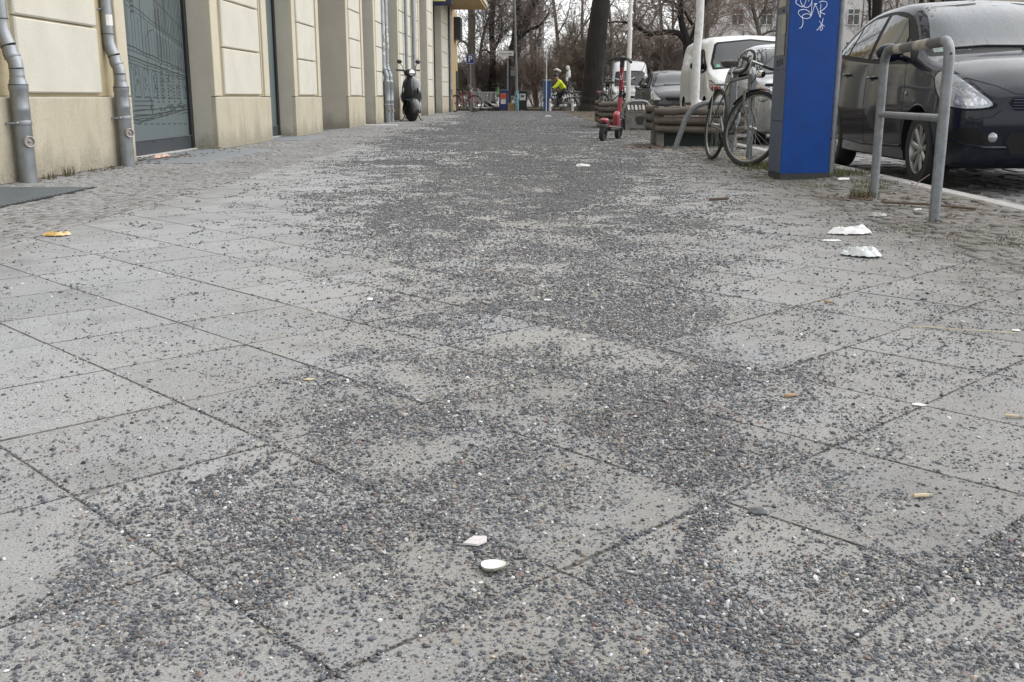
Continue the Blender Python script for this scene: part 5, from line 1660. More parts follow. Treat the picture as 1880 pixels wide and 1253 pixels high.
for i in range(7):
    q = ysh.line([(-.33, .335 + i * .017), (.33, .335 + i * .017)], (0, -3, 0), (1, 0, 0), (0, 0, 1), (0, 1, 0), r=.003, off=.006); q.build('grille_bar', m_slate, car)
for s in (-1, 1):
    for pl, r_, mm in (([(s * .80, .545), (s * .70, .535), (s * .58, .555), (s * .52, .60)], .0035, m_trim), ([(s * .80, .40), (s * .72, .355), (s * .60, .335), (s * .46, .335)], .013, m_yar), ([(s * .47, .47), (s * .48, .40), (s * .45, .31)], .004, m_trim)):
        q = ysh.line(pl, (0, -3, 0), (1, 0, 0), (0, 0, 1), (0, 1, 0), r=r_, off=-.001); q.build('bumper_line', mm, car, smooth=True)
for i in range(4):
    q = ysh.line([(-.44, .615 + i * .02), (.44, .615 + i * .02)], (0, -3, 0), (1, 0, 0), (0, 0, 1), (0, 1, 0), r=.0035, off=.007); q.build('grille_bar', m_slate, car)
q = MB(); q.tube([(.0, 1.95, 1.50), (-.02, 2.1, 1.62)], .006, 6); q.build('aerial', m_trim, car)
q = MB(); q.ball((-.846, 1.07, .72), (.008, .022, .018)); q.build('side_repeater', m_lens, car, smooth=True)

# ---------------------------------------------------------------- the other parked cars: same family of shapes, own proportions
def scaled(st, kx, ky, kz): return [(y * ky, [(x * kx, z * kz) for x, z in pr]) for y, pr in st]
def sspec(sp, kx, ky, kz, **kw):
    o = dict(sp)
    o['hw'] = sp['hw'] * kx; o['axles'] = tuple(a * ky for a in sp['axles'])
    for k in ('ws_frame', 'ws'): o[k] = [(x * kx, z * kz) for x, z in sp[k]]
    o['sw_frame'] = [(y * ky, z * kz) for y, z in sp['sw_frame']]
    o['sw'] = [[(y * ky, z * kz) for y, z in p] for p in sp['sw']]
    o['seams'] = [[(y * ky, z * kz) for y, z in p] for p in sp['seams']]
    o['handles'] = [(y * ky, z * kz) for y, z in sp['handles']]
    o['mould'] = [([(y * ky, z * kz) for y, z in p], r) for p, r in sp['mould']]
    o['lamps'] = [([(x * kx, z * kz) for x, z in p], m_, n, f) for p, m_, n, f in sp['lamps']]
    o['front'] = [([(x * kx, z * kz) for x, z in p], m_, n, f) for p, m_, n, f in sp['front']]
    o['front_seams'] = [[(x * kx, z * kz) for x, z in p] for p in sp['front_seams']]
    y, z, k = sp['mirror']; o['mirror'] = (y * ky, z * kz, k)
    o.update(kw); return o
def paint(name, col, metal=.4): return mat(name, col, .3, metal=metal, var=.05, vs=3, coat=.6)
m_sil = paint('silver_paint', (.36, .365, .37), .6)
mic = sspec(YSPEC, .98, .99, 1.005, wsm=m_cglass, mirror_m=m_trim)
# round-eyed small car: its lamps are ovals
mic['lamps'] = [([(.60, .66), (.72, .62), (.83, .66), (.86, .77), (.80, .86), (.68, .85), (.60, .76)], m_trim, 'headlamp_seal', .001), ([(.615, .67), (.72, .635), (.82, .67), (.845, .77), (.79, .845), (.685, .835), (.615, .75)], m_lens, 'headlamp', .006), ([(.66, .69), (.72, .665), (.775, .70), (.77, .76), (.715, .775), (.665, .745)], m_lens_d, 'lamp_reflector', .009), ([(.70, .785), (.76, .775), (.80, .80), (.76, .83), (.71, .825)], m_amber, 'indicator', .010)]
make_car('parked_car', 'silver small car with round headlamps, half hidden behind the bicycle and blue machine', 'car', (4.18, 15.2, ROADZ), math.radians(-1), scaled(HATCH, .98, .99, 1.005), m_sil, mic)
m_blackp = paint('black_paint', (.025, .025, .027), .3)
k2 = (1.04, 1.12, .98)
make_car('parked_car', 'black hatchback parked behind the white delivery van, seen over the crate', 'car', (4.45, 30.6, ROADZ), math.radians(-1), scaled(HATCH, *k2), m_blackp, sspec(YSPEC, *k2, wsm=m_cglass, R=.30, arch=.345, mirror_m=m_blackp))
m_greyp = paint('grey_paint', (.20, .21, .22), .6)
make_car('parked_car', 'grey car farthest back in the parked row, behind the white young trunk', 'car', (5.05, 38.6, ROADZ), math.radians(-1), scaled(HATCH, 1.03, 1.08, .99), m_greyp, sspec(YSPEC, 1.03, 1.08, .99, wsm=m_cglass, R=.30, arch=.345, mirror_m=m_greyp))

# ---------------------------------------------------------------- vans
VAN = [
 (0.00, P8(.30, .50, (.60, .34), (.68, .55), (.68, .78), (.62, .88), (.42, .93), .95)),
 (0.06, P8(.24, .70, (.80, .30), (.86, .56), (.84, .86), (.76, .95), (.50, 1.0), 1.02)),
 (0.30, P8(.22, .78, (.89, .30), (.94, .60), (.91, 1.0), (.82, 1.08), (.52, 1.13), 1.15)),
 (0.75, P8(.22, .80, (.91, .30), (.96, .62), (.94, 1.10), (.86, 1.20), (.56, 1.26), 1.28)),
 (0.95, P8(.22, .80, (.91, .30), (.96, .62), (.945, 1.14), (.88, 1.30), (.62, 1.38), 1.41)),
 (1.45, P8(.22, .80, (.91, .30), (.96, .62), (.95, 1.18), (.88, 1.60), (.74, 1.80), 1.84)),
 (1.75, P8(.22, .80, (.91, .30), (.96, .62), (.95, 1.20), (.885, 1.66), (.77, 1.87), 1.93)),
 (2.5, P8(.22, .80, (.91, .30), (.96, .62), (.955, 1.20), (.90, 1.68), (.80, 1.89), 1.95)),
 (4.2, P8(.22, .80, (.91, .30), (.96, .62), (.955, 1.20), (.90, 1.68), (.80, 1.89), 1.95)),
 (4.85, P8(.24, .79, (.90, .32), (.95, .62), (.945, 1.20), (.88, 1.66), (.78, 1.86), 1.92)),
 (4.95, P8(.30, .74, (.84, .36), (.89, .62), (.88, 1.20), (.82, 1.62), (.72, 1.80), 1.85)),
]
m_vanw = paint('white_van_paint', (.70, .71, .71), .0)
VSPEC = dict(hw=.96, R=.33, axles=(.95, 4.1), arch=.385, inset=.12, spokes=5, round=False, wsm=m_cglass,
  ws_frame=[(-.84, 1.22), (0, 1.285), (.84, 1.22), (.86, 1.35), (.74, 1.74), (.68, 1.78), (0, 1.845), (-.68, 1.78), (-.74, 1.74), (-.86, 1.35)],
  ws=[(-.79, 1.265), (0, 1.33), (.79, 1.265), (.81, 1.36), (.70, 1.71), (.65, 1.745), (0, 1.81), (-.65, 1.745), (-.70, 1.71), (-.81, 1.36)],
  sw_frame=[(1.0, 1.20), (1.35, 1.45), (1.62, 1.62), (2.12, 1.64), (2.14, 1.2)],
  sw=[[(1.22, 1.22), (1.62, 1.58), (2.08, 1.60), (2.10, 1.22)]],
  seams=[[(1.12, 1.2), (1.10, .40), (1.18, .32), (2.15, .32), (2.18, 1.70)], [(2.2, .34), (3.3, .34), (3.34, 1.72), (2.2, 1.72)]],
  handles=[(2.0, 1.05), (2.32, 1.05)], mould=[([(1.5, .55), (3.55, .55)], .03)],
  lamps=[([(.66, .82), (.84, .80), (1.02, .88), (1.10, 1.0), (1.0, 1.02), (.80, .95), (.66, .90)], m_trim, 'headlamp_seal', .001), ([(.685, .835), (.84, .82), (1.0, .895), (1.075, .99), (.99, 1.0), (.80, .93), (.685, .885)], m_lens, 'headlamp', .006), ([(.73, .85), (.83, .84), (.90, .89), (.86, .92), (.76, .90)], m_lens_d, 'lamp_reflector', .009)],
  front=[([(-.56, .62), (.56, .62), (.60, .74), (-.60, .74)], m_trim, 'upper_grille', .004), ([(-.66, .32), (.66, .32), (.72, .56), (-.72, .56)], m_trim, 'lower_bumper', .004), ([(-.26, .42), (.26, .42), (.26, .53), (-.26, .53)], mat('number_plate', (.65, .65, .63), .5), 'number_plate', .010)],
  front_seams=[[(-.80, 1.0), (-.6, .90), (0, .87), (.6, .90), (.80, 1.0)]], mirror=(1.25, 1.28, 1.35), mirror_m=m_trim)
van, vsh = make_car('delivery_van', 'white delivery van in the parked row, facing the camera behind the bicycle', 'van', (4.50, 20.4, ROADZ), math.radians(-.8), VAN, m_vanw, VSPEC)
FXv = ((0, -3, 0), (1, 0, 0), (0, 0, 1), (0, 1, 0))
q = vsh.patch([(-.44, 1.06), (-.28, 1.12), (-.42, 1.13)], *FXv, off=.006, cell=.03); q.build('red_mark', mat('van_red', (.45, .05, .04), .5), van)
q = vsh.patch([(-.76, 1.27), (-.69, 1.275), (-.69, 1.33), (-.76, 1.325)], *FXv, off=.009, cell=.03); q.build('green_sticker', mat('sticker_green', (.10, .36, .24), .5), van)
q = MB(); q.lathe([(.035, 1.91), (.012, 1.97), (.006, 2.0)], o=(-.05, 2.0, 0), n=10); q.tube([(-.05, 2.0, 1.99), (-.05, 2.12, 2.16)], .004, 5); q.build('aerial', m_trim, van)
tallv = [(y * 1.18, [(x * 1.05, z if z < 1.25 else 1.25 + (z - 1.25) * 1.95) for x, z in pr]) for y, pr in VAN]
hz = lambda z: z if z < 1.25 else 1.25 + (z - 1.25) * 1.95
tsp = dict(VSPEC); tsp['hw'] = .96 * 1.05; tsp['axles'] = (.95 * 1.18, 4.1 * 1.18)
tsp['ws_frame'] = [(-.84, 1.22), (0, 1.29), (.84, 1.22), (.84, 1.5), (.76, 2.0), (0, 2.06), (-.76, 2.0), (-.84, 1.5)]; tsp['ws'] = [(-.80, 1.28), (0, 1.34), (.80, 1.28), (.80, 1.5), (.72, 1.95), (0, 2.0), (-.72, 1.95), (-.80, 1.5)]
tsp['sw_frame'] = [(1.3, 1.25), (1.6, 1.6), (1.9, 1.95), (2.5, 1.95), (2.5, 1.25)]; tsp['sw'] = [[(1.5, 1.28), (1.92, 1.9), (2.45, 1.9), (2.45, 1.28)]]
tsp['seams'] = [[(1.3, 1.2), (1.3, .4), (2.55, .34), (2.55, 2.1)]]; tsp['handles'] = []
make_car('delivery_van', 'tall white high roof van far off by the big dark tree trunk', 'van', (5.35, 55.0, -.09), math.radians(-2), tallv, m_vanw, tsp)
# ================================================================== FAR END OF THE PAVEMENT
F1 = 1938.0
def at(px, py, Y):
    """a point on a vertical plane at distance Y, from where it shows in the photograph"""
    return Vector(((px - 970) * Y / F1, Y, .6 + (178 - py) * Y / F1))
# --- black motor scooter by the wall
m_vesp = mat('scooter_black', (.010, .0105, .013), .28, var=.08, coat=.5)
VS = thing('motor_scooter', 'black motor scooter with two mirrors parked against the facade', 'motor scooter', (-2.93, 26.4, 0), math.radians(6.5), None, 1.16)
def egg(mb, c, r, n=16, m=10, rot=None): mb.ball(c, r, n, m, rot)
q = MB(); q.lathe([(.12, -.055), (.19, -.068), (.225, -.05), (.235, 0), (.225, .05), (.19, .068), (.12, .055)], o=(0, 0, .23), axis='X', n=30, cap=False); fw = q.build('front_wheel', m_rub, VS, smooth=True)
q = MB(); q.lathe([(.125, -.04), (.05, -.03), (.05, .03), (.125, .04)], o=(0, 0, .23), axis='X', n=18); q.build('rim', m_blk, fw, smooth=True)
q = MB(); q.lathe([(.12, -.045), (.19, -.055), (.23, 0), (.19, .055), (.12, .045)], o=(0, 1.25, .23), axis='X', n=24, cap=False); q.build('rear_wheel', m_rub, VS, smooth=True)
q = MB()                                   # front mudguard
for i in range(15):
    a = math.radians(-12 + i * 15)
    for k in range(9):
        b = math.radians(-80 + k * 20); rr = .265 + .02 * math.cos(b)
        q.v.append((.115 * math.sin(b), -math.cos(a) * (rr - .05 * (1 - math.cos(b))), .23 + math.sin(a) * (rr - .05 * (1 - math.cos(b)))))
for i in range(14):
    for k in range(8): q.f.append((i * 9 + k, i * 9 + k + 1, (i + 1) * 9 + k + 1, (i + 1) * 9 + k)); q.mi.append(0)
q.build('front_mudguard', m_vesp, VS, smooth=True)
q = MB()                                   # leg shield
prof = [(.36, .15, .10), (.45, .19, .03), (.58, .205, .0), (.72, .20, .0), (.84, .17, .03), (.92, .11, .06), (.96, .06, .07)]
for z, w, y in prof:
    for k in range(11):
        s = -1 + k / 5; q.v.append((w * s, .02 + y + .10 * abs(s) ** 2.4 - .05 * (1 - s * s), z))
for i in range(len(prof) - 1):
    for k in range(10): q.f.append((i * 11 + k, i * 11 + k + 1, (i + 1) * 11 + k + 1, (i + 1) * 11 + k)); q.mi.append(0)
q.build('leg_shield', m_vesp, VS, smooth=True)
q = MB(); q.tube([(0, -.055, .90), (0, -.075, .75), (0, -.06, .56)], [.022, .032, .026], 10); q.build('horn_cover', m_vesp, VS, smooth=True)
q = MB(); q.ball((0, -.085, .80), (.012, .008, .014)); q.build('badge', m_chrome, VS, smooth=True)
for s in (-1, 1):
    q = MB(); q.ball((.168 * s, .035, .66), (.022, .03, .065)); q.build('indicator', m_lens, VS, smooth=True)
    q = MB(); q.tube([(.08 * s, .10, 1.06), (.17 * s, .14, 1.08), (.27 * s, .19, 1.08)], .018, 8); q.build('handlebar_grip', m_blk, VS, smooth=True)
    q = MB(); q.tube([(.13 * s, .10, 1.08), (.15 * s, .10, 1.16), (.20 * s, .12, 1.22)], .008, 6); q.ball((.21 * s, .12, 1.255), (.06, .025, .045), 12, 8); q.build('mirror', m_blk, VS, smooth=True)
    q = MB(); q.tube([(.13 * s, .06, 1.04), (.28 * s, .10, 1.05)], .006, 6); q.build('brake_lever', m_alu, VS)
q = MB(); q.ball((0, .07, 1.02), (.13, .12, .085), 16, 10); q.tube([(0, .10, .85), (0, .08, 1.0)], .06, 10); q.build('headset', m_vesp, VS, smooth=True)
q = MB(); q.lathe([(.058, 0), (.062, -.02), (.05, -.03), (.01, -.034)], o=(0, -.035, 1.02), axis='Y', n=20); q.build('headlamp', m_chrome, VS, smooth=True)
q = MB(); q.ball((0, 1.05, .52), (.24, .42, .24), 18, 12); q.build('rear_cowl', m_vesp, VS, smooth=True)
q = MB(); q.ball((0, .92, .80), (.14, .38, .075), 14, 8); q.build('seat', m_lea, VS, smooth=True)
q = MB(); q.box((0, .42, .26), (.36, .62, .05), bev=.015); q.build('floorboard', m_blk, VS)
for s in (-1, 1):
    q = MB(); q.tube([(.1 * s, .62, .24), (.20 * s, .68, .02), (.26 * s, .68, .01)], .012, 6); q.build('centre_stand_leg', m_blk, VS)

for ch in VS.children:                      # the steering is turned
    if ch.name.split('.')[0] in ('front_wheel', 'front_mudguard'): ch.rotation_euler = (0, 0, math.radians(26))
    if ch.name.split('.')[0] in ('handlebar_grip', 'mirror', 'brake_lever', 'headset', 'headlamp'): ch.rotation_euler = (0, 0, math.radians(20))
# --- signs and posts
m_sblue = mat('sign_deep_blue', (.006, .03, .16), .45)
m_swhite = mat('sign_white', (.66, .66, .65), .5)
YF = 45.6
ps = thing('parking_sign', 'blue parking sign with a white P on a thin post', 'sign', at(864, 203, YF) * Vector((1, 1, 0)) if False else ((864 - 970) * YF / F1, YF, 0))
q = MB(); q.lathe([(.026, -.01), (.026, 2.35)], n=10); q.build('post', m_galv, ps, smooth=True)
q = MB(); q.bx(-.18, .18, -.045, -.03, 1.98, 2.36, bev=.006); pp_ = q.build('sign_plate', m_sblue, ps)
for x0, x1, z0, z1 in ((-.168, .168, 2.338, 2.348), (-.168, .168, 1.992, 2.002), (-.168, -.158, 2.003, 2.337), (.158, .168, 2.003, 2.337)):
    q = MB(); q.bx(x0, x1, -.0475, -.0455, z0, z1); q.build('border', m_swhite, pp_)
text('letter', 'P', .36, m_swhite, pp_, (0, -.048, 2.165), (PI / 2, 0, 0))
YS = 47.0
ss = thing('street_sign', 'white street name sign reading Maybachufer on a grey post', 'sign', ((932 - 970) * YS / F1, YS, 0))
q = MB(); q.lathe([(.03, -.09), (.03, 2.6)], n=10); q.build('post', m_galv, ss, smooth=True)
q = MB(); q.bx(-.42, .26, -.05, -.03, 2.36, 2.58, bev=.004); sn = q.build('name_plate', m_swhite, ss)
q = MB(); q.bx(-.20, .04, -.05, -.03, 2.28, 2.345); q.build('number_plate', m_swhite, ss)
q = MB()
for x0, x1, z0, z1 in ((-.42, .26, 2.572, 2.58), (-.42, .26, 2.36, 2.368)): q.bx(x0, x1, -.052, -.0505, z0, z1)
q.build('plate_rim', m_blk, sn, kind='stuff')
text('lettering', 'Maybachufer', .115, m_ink, sn, (-.08, -.053, 2.465), (PI / 2, 0, 0))
lp = thing('lamp_post', 'tall slim grey lamp post with a teal sticker covered foot', 'lamp post', ((949 - 970) * 46.4 / F1, 46.4, 0))
q = MB(); q.tube([(0, 0, 0), (-.03, 0, 2), (-.1, 0, 4.5), (-.16, 0, 6.5)], [.06, .05, .04, .035], 12); q.build('pole', m_galv, lp, smooth=True)
q = MB(); q.lathe([(.085, 0.0), (.085, .82), (.065, .85)], n=14); q.build('sticker_wrap', mat('teal_sticker', (.16, .36, .40), .6, var=.3, vs=14, col2=(.03, .05, .06), c2s=16, c2lo=.5, c2hi=.56), lp, smooth=True)
q = MB(); q.bx(-.28, .0, -.05, .05, 1.5, 1.75); q.build('small_box', mat('grey_box', (.12, .12, .13), .6), lp)
q = MB(); q.tube([(-.16, 0, 6.5), (-.5, -.3, 6.7)], .03, 8); q.ball((-.6, -.35, 6.68), (.25, .12, .06)); q.build('lamp_head', m_galv, lp, smooth=True)
for k, (px, l) in enumerate(((1003, 'thin bare grey post in front of the far blue ticket machine'), (986, 'short pale post behind the black wheelie bin'))):
    o = MB(); o.lathe([(.022, 0), (.022, 2.75 if k == 0 else 1.3)], n=8); o = o.build('post', m_galv if k else m_swhite, smooth=True); o.location = ((px - 970) * 45.9 / F1 if k == 0 else (958 - 970) * 49 / F1, 45.9 if k == 0 else 49.0, 0 if k == 0 else -.09); tag(o, l, 'post')
for (px, l, yy) in ((1010, 'white bollard right beside the far blue ticket machine', 45.4), (1051, 'white bollard behind the cyclist, nearest the dark trunk', 46.2)):
    b_ = thing('bollard', l, 'bollard', ((px - 970) * yy / F1, yy, 0), 0, 'bollards at the street end')
    q = MB(); q.lathe([(.05, 0), (.05, .47), (.048, .5), (.02, .52)], n=12); q.build('bollard_post', m_swhite, b_, smooth=True)
    q = MB(); q.lathe([(.053, .36), (.053, .42)], n=12); q.build('band', mat('grey_band', (.3, .3, .3), .6), b_, smooth=True)
m2 = thing('parking_meter', 'distant blue ticket machine with grey green cap beside the cyclist', 'ticket machine', ((1004 - 970) * 46.8 / F1, 46.3, 0))
q = MB(); q.bx(-.17, .17, -.16, .16, .02, 1.24, bev=.015); q.build('housing', mat('machine_blue_far', (.006, .05, .19), .45), m2)
q = MB(); q.bx(-.175, .175, -.165, .165, 1.245, 1.34, bev=.03); q.build('cap', mat('cap_grey', (.14, .19, .19), .5), m2)
q = MB(); q.bx(-.19, .19, -.17, -.165, .46, .50); q.build('band', mat('band_dark', (.012, .02, .05), .5), m2)
q = MB(); q.bx(-.172, -.12, -.164, -.1605, .05, 1.2); q.build('side_strip', mat('strip_blue', (.05, .14, .3), .5), m2)
# --- wheelie bins
def bin_(label, px, Y, col, w, h, extras):
    t = thing('wheelie_bin', label, 'bin', ((px - 970) * Y / F1, Y, 0), 0, 'wheelie bins at the street end')
    m = mat('bin_' + extras[0], col, .5, var=.1)
    q = MB(); v = []
    for k, (hw_, hd_, z) in enumerate(((w * .42, w * .45, .05), (w * .5, w * .56, h * .9))): v += [(-hw_, -hd_, z), (hw_, -hd_, z), (hw_, hd_, z), (-hw_, hd_, z)]
    q.add(v, [(3, 2, 1, 0), (4, 5, 6, 7), (0, 1, 5, 4), (1, 2, 6, 5), (2, 3, 7, 6), (3, 0, 4, 7)]); q.build('bin_body', m, t)
    q = MB(); q.box((0, -.01, h * .94), (w * 1.1, w * 1.24, .05), bev=.015); q.box((0, 0, h * .975), (w * .95, w * 1.0, .03), bev=.012); q.build('lid', mat('bin_lid_' + extras[0], extras[1], .5), t)
    for s in (-1, 1):
        q = MB(); q.lathe([(.09, -.02), (.1, 0), (.09, .02)], o=(s * w * .44, w * .5, .1), axis='X', n=14); q.build('wheel', m_rub, t, smooth=True)
    q = MB(); q.tube([(-w * .4, w * .68, h * .92), (w * .4, w * .68, h * .92)], .014, 8); q.build('handle', m_blk, t)
    for (x0, x1, z0, z1, c, nm) in extras[2]:
        yb = lambda z: -(w * .45 + (w * .11) * (z - .05) / (h * .9 - .05)) - .004
        q = MB(); q.add([(x0, yb(z0), z0), (x1, yb(z0), z0), (x1, yb(z1), z1), (x0, yb(z1), z1)], [(0, 1, 2, 3)]); q.build(nm, mat('lab_' + extras[0] + str(round(z0 * 100)) + str(round(abs(x0) * 100)), c, .6), t)
    return t
bin_('blue wheelie bin with an orange and a white sticker', 925, 46.9, (.02, .045, .17), .40, .93, ('blue', (.03, .045, .10), [(-.14, .10, .52, .76, (.60, .10, .03), 'orange_sticker'), (-.13, .09, .30, .50, (.6, .6, .58), 'white_sticker'), (-.07, .04, .60, .66, (.28, .03, .02), 'sticker_print'), (-.05, .03, .345, .38, (.35, .2, .18), 'sticker_print')]))
bin_('black wheelie bin with a square white poster', 960, 46.9, (.012, .014, .014), .40, .90, ('black', (.02, .02, .02), [(-.15, .12, .46, .74, (.55, .55, .55), 'white_poster'), (-.10, .06, .58, .68, (.08, .08, .08), 'poster_print')]))
# --- shopping carts
m_wire = mat('cart_wire', (.40, .41, .41), .35, metal=.8)
def cart(label, x, Y, rz, tilt=0.0):
    t = thing('shopping_cart', label, 'shopping cart', (x, Y, 0), rz, 'shopping carts by the corner')
    q = MB()
    for i in range(9):
        f = i / 8; z = .42 + .38 * f + 0
        hw_ = .19 + .06 * f; x0 = -.42 - .02 * f; x1 = .40 + .04 * f
        q.tube([(x0, -hw_, z), (x1, -hw_ * .85, z), (x1, hw_ * .85, z), (x0, hw_, z)], .0042 if i < 8 else .009, 5, closed=True)
    for i in range(13):
        s = -.42 + .82 * i / 12
        for k in (-1, 1): q.tube([(s, k * .19, .42), (s * 1.03, k * .24, .80)], .003, 4)
        q.tube([(s, -.19, .42), (s, .19, .42)], .003, 4)
    for i in range(7):
        y_ = -.18 + .06 * i; q.tube([(.40, y_, .42), (.44, y_ * 1.1, .80)], .003, 4)
    q.build('wire_basket', m_wire, t, kind='stuff')
    q = MB()
    for k in (-1, 1):
        q.tube([(-.40, .2 * k, .82), (-.5, .22 * k, .95)], .012, 6); q.tube([(-.40, .2 * k, .80), (-.34, .2 * k, .2), (-.3, .22 * k, .14), (.36, .16 * k, .14)], .012, 6); q.tube([(.36, .16 * k, .14), (-.05, .19 * k, .42)], .012, 6)
    q.build('chassis', m_wire, t, smooth=True)
    q = MB(); q.tube([(-.5, -.24, .95), (-.5, .24, .95)], .02, 10); q.build('handle', m_red, t, smooth=True)
    for k in (-1, 1):
        q = MB(); q.tube([(-.42, .215 * k, .80), (-.38, .2 * k, .42)], .018, 8); q.build('red_strip', m_red, t)
        for x_ in (-.32, .34):
            q = MB(); q.lathe([(.05, -.014), (.062, 0), (.05, .014)], o=(x_, .2 * k if x_ < 0 else .15 * k, .062), axis='Y', n=14); q.build('castor', m_rub, t, smooth=True)
    return t
cart('wire shopping cart nearer the parking sign', (884 - 970) * 46 / F1, 46.0, math.radians(8))
cart('wire shopping cart pushed up behind the other one', (893 - 970) * 47 / F1 + .12, 46.75, math.radians(14))
kick_scooter('green and white electric kick scooter next to the blue bin', (-1.52, 45.3, 0), math.radians(75), math.radians(2), mat('lime_green', (.10, .42, .06), .4), mat('scooter_white', (.62, .63, .63), .4), None, math.radians(-10))
cb_ = MB(); cb_.box((0, 0, .16), (.42, .3, .32), bev=.006); cb_.box((.02, -.02, .325), (.3, .2, .01)); cb_ = cb_.build('cardboard_box', mat('cardboard', (.24, .16, .09), .85, var=.2)); cb_.location = ((941 - 970) * 47.0 / F1, 46.6, 0); tag(cb_, 'brown cardboard box between the two bins', 'box')

bicycle('red bicycle leaning at the far corner of the building', (-3.02, 43.4, 0), math.atan2(-.62, .78), math.radians(-4), math.radians(30), mat('bike_red', (.28, .02, .03), .35), bars='city', detail=False, guard=True)
bicycle('dark bicycle parked between the second bollard and the big trunk', (2.0, 49.6, -.09), math.radians(20), math.radians(2), 0, mat('bike_dark', (.03, .03, .032), .4), bars='flat', detail=False)
bicycle('grey bicycle parked right behind the dark one at the big trunk', (2.35, 50.3, -.09), math.radians(12), math.radians(-3), .2, mat('bike_grey', (.2, .2, .2), .35), bars='city', detail=False, basket=True)
bicycle('bicycle ridden by the cyclist in the yellow jacket', (1.92, 48.6, -.09), math.radians(183), 0, 0, mat('bike_dark', (.03, .03, .032), .4), bars='flat', detail=False, group='ridden bicycle')

# --- cyclist (heading towards the left), one skinned body
def skin_mesh(name, V, E, Rd, root=0, sub=2):
    me = bpy.data.meshes.new(name); me.from_pydata(V, E, [])
    o = bpy.data.objects.new(name, me); C.objects.link(o)
    o.modifiers.new('skin', 'SKIN').use_smooth_shade = True
    md = o.modifiers.new('sub', 'SUBSURF'); md.levels = sub; md.render_levels = sub
    for i, r in enumerate(Rd):
        me.skin_vertices[0].data[i].radius = (r, r) if not isinstance(r, tuple) else r
        me.skin_vertices[0].data[i].use_root = (i == root)
    bpy.context.view_layer.update()
    m2_ = bpy.data.meshes.new_from_object(o.evaluated_get(bpy.context.evaluated_depsgraph_get()))
    bpy.data.objects.remove(o)
    return m2_
cy = thing('person', 'cyclist in a bright yellow jacket and dark trousers riding to the left', 'person', (1.92, 48.6, -.09), math.radians(183))
V = []; E = []; Rr = []
def jv(p, r, par=None):
    V.append(p); Rr.append(r)
    if par is not None: E.append((par, len(V) - 1))
    return len(V) - 1
pel = jv((.25, 0, .98), .13); wa = jv((.34, 0, 1.12), .125, pel); ch = jv((.46, 0, 1.30), .14, wa); ne = jv((.57, 0, 1.44), .055, ch); he = jv((.62, 0, 1.52), .075, ne); ht = jv((.66, 0, 1.62), .085, he); tp = jv((.665, 0, 1.68), .06, ht)
for s in (-1, 1):
    sh_ = jv((.50, .17 * s, 1.37), .062, ch); el = jv((.66, .22 * s, 1.16), .045, sh_); wr = jv((.84, .23 * s, 1.06), .03, el)
    pa = jv((.90, .235 * s, 1.05), .032, wr)
    for k in range(4):
        f0 = jv((.94, (.215 + .014 * k) * s, 1.045), .009, pa); f1 = jv((.955, (.215 + .014 * k) * s, 1.02), .008, f0); jv((.94, (.215 + .014 * k) * s, 1.005), .007, f1)
    th_ = jv((.91, (.20) * s, 1.03), .009, pa); jv((.92, .195 * s, 1.01), .008, th_)
    hp = jv((.27, .09 * s, .93), .10, pel)
    if s > 0: kn, an, ft = (.63, .10, .80), (.52, .11, .38), (.66, .11, .30)
    else: kn, an, ft = (.55, -.10, .60), (.33, -.11, .22), (.47, -.11, .14)
    kv = jv(kn, .062, hp); av = jv(an, .042, kv); fv = jv(ft, .035, av)
bm_ = skin_mesh('body', V, E, Rr)
m_trou = mat('dark_trousers', (.015, .016, .02), .8); m_skin = mat('skin', (.42, .25, .18), .5)
bm_.materials.clear(); bm_.materials.append(m_trou); bm_.materials.append(m_skin)
for p in bm_.polygons:
    c = p.center; p.material_index = 1 if (c.z > 1.44 or (c.x > .86 and c.z > .98)) else 0; p.use_smooth = True
bo_ = bpy.data.objects.new('body', bm_); C.objects.link(bo_); bo_.parent = cy
V = []; E = []; Rr = []
a0 = jv((.27, 0, 1.00), .15); a1 = jv((.35, 0, 1.14), .15, a0); a2 = jv((.47, 0, 1.31), .165, a1); a3 = jv((.555, 0, 1.42), .085, a2)
for s in (-1, 1):
    b0 = jv((.50, .175 * s, 1.375), .085, a2); b1 = jv((.66, .225 * s, 1.16), .066, b0); jv((.82, .23 * s, 1.07), .05, b1)
jm = skin_mesh('jacket', V, E, Rr); jm.materials.clear(); jm.materials.append(mat('hi_vis_yellow', (.62, .72, .02), .6))
jo = bpy.data.objects.new('jacket', jm); C.objects.link(jo); jo.parent = cy
q = MB(); q.ball((.655, 0, 1.655), (.125, .10, .085), 14, 8); q.build('helmet', m_blk, cy, smooth=True)
q = MB(); q.ball((.745, 0, 1.575), (.018, .014, .02), 8, 6); q.build('nose', m_skin, cy, smooth=True)
for s in (-1, 1):
    q = MB(); q.ball((.73, .03 * s, 1.605), .011, 8, 6); q.build('eye', m_blk, cy, smooth=True)
    q = MB(); q.ball((.645, .082 * s, 1.585), (.02, .012, .028), 8, 6); q.build('ear', m_skin, cy, smooth=True)
q = MB(); q.ball((.735, 0, 1.535), (.012, .026, .006), 8, 6); q.build('mouth', mat('lips', (.25, .10, .09), .6), cy, smooth=True)
q = MB(); q.box((.38, 0, 1.36), (.16, .24, .32), Matrix.Rotation(math.radians(38), 3, 'Y'), bev=.05) if False else None

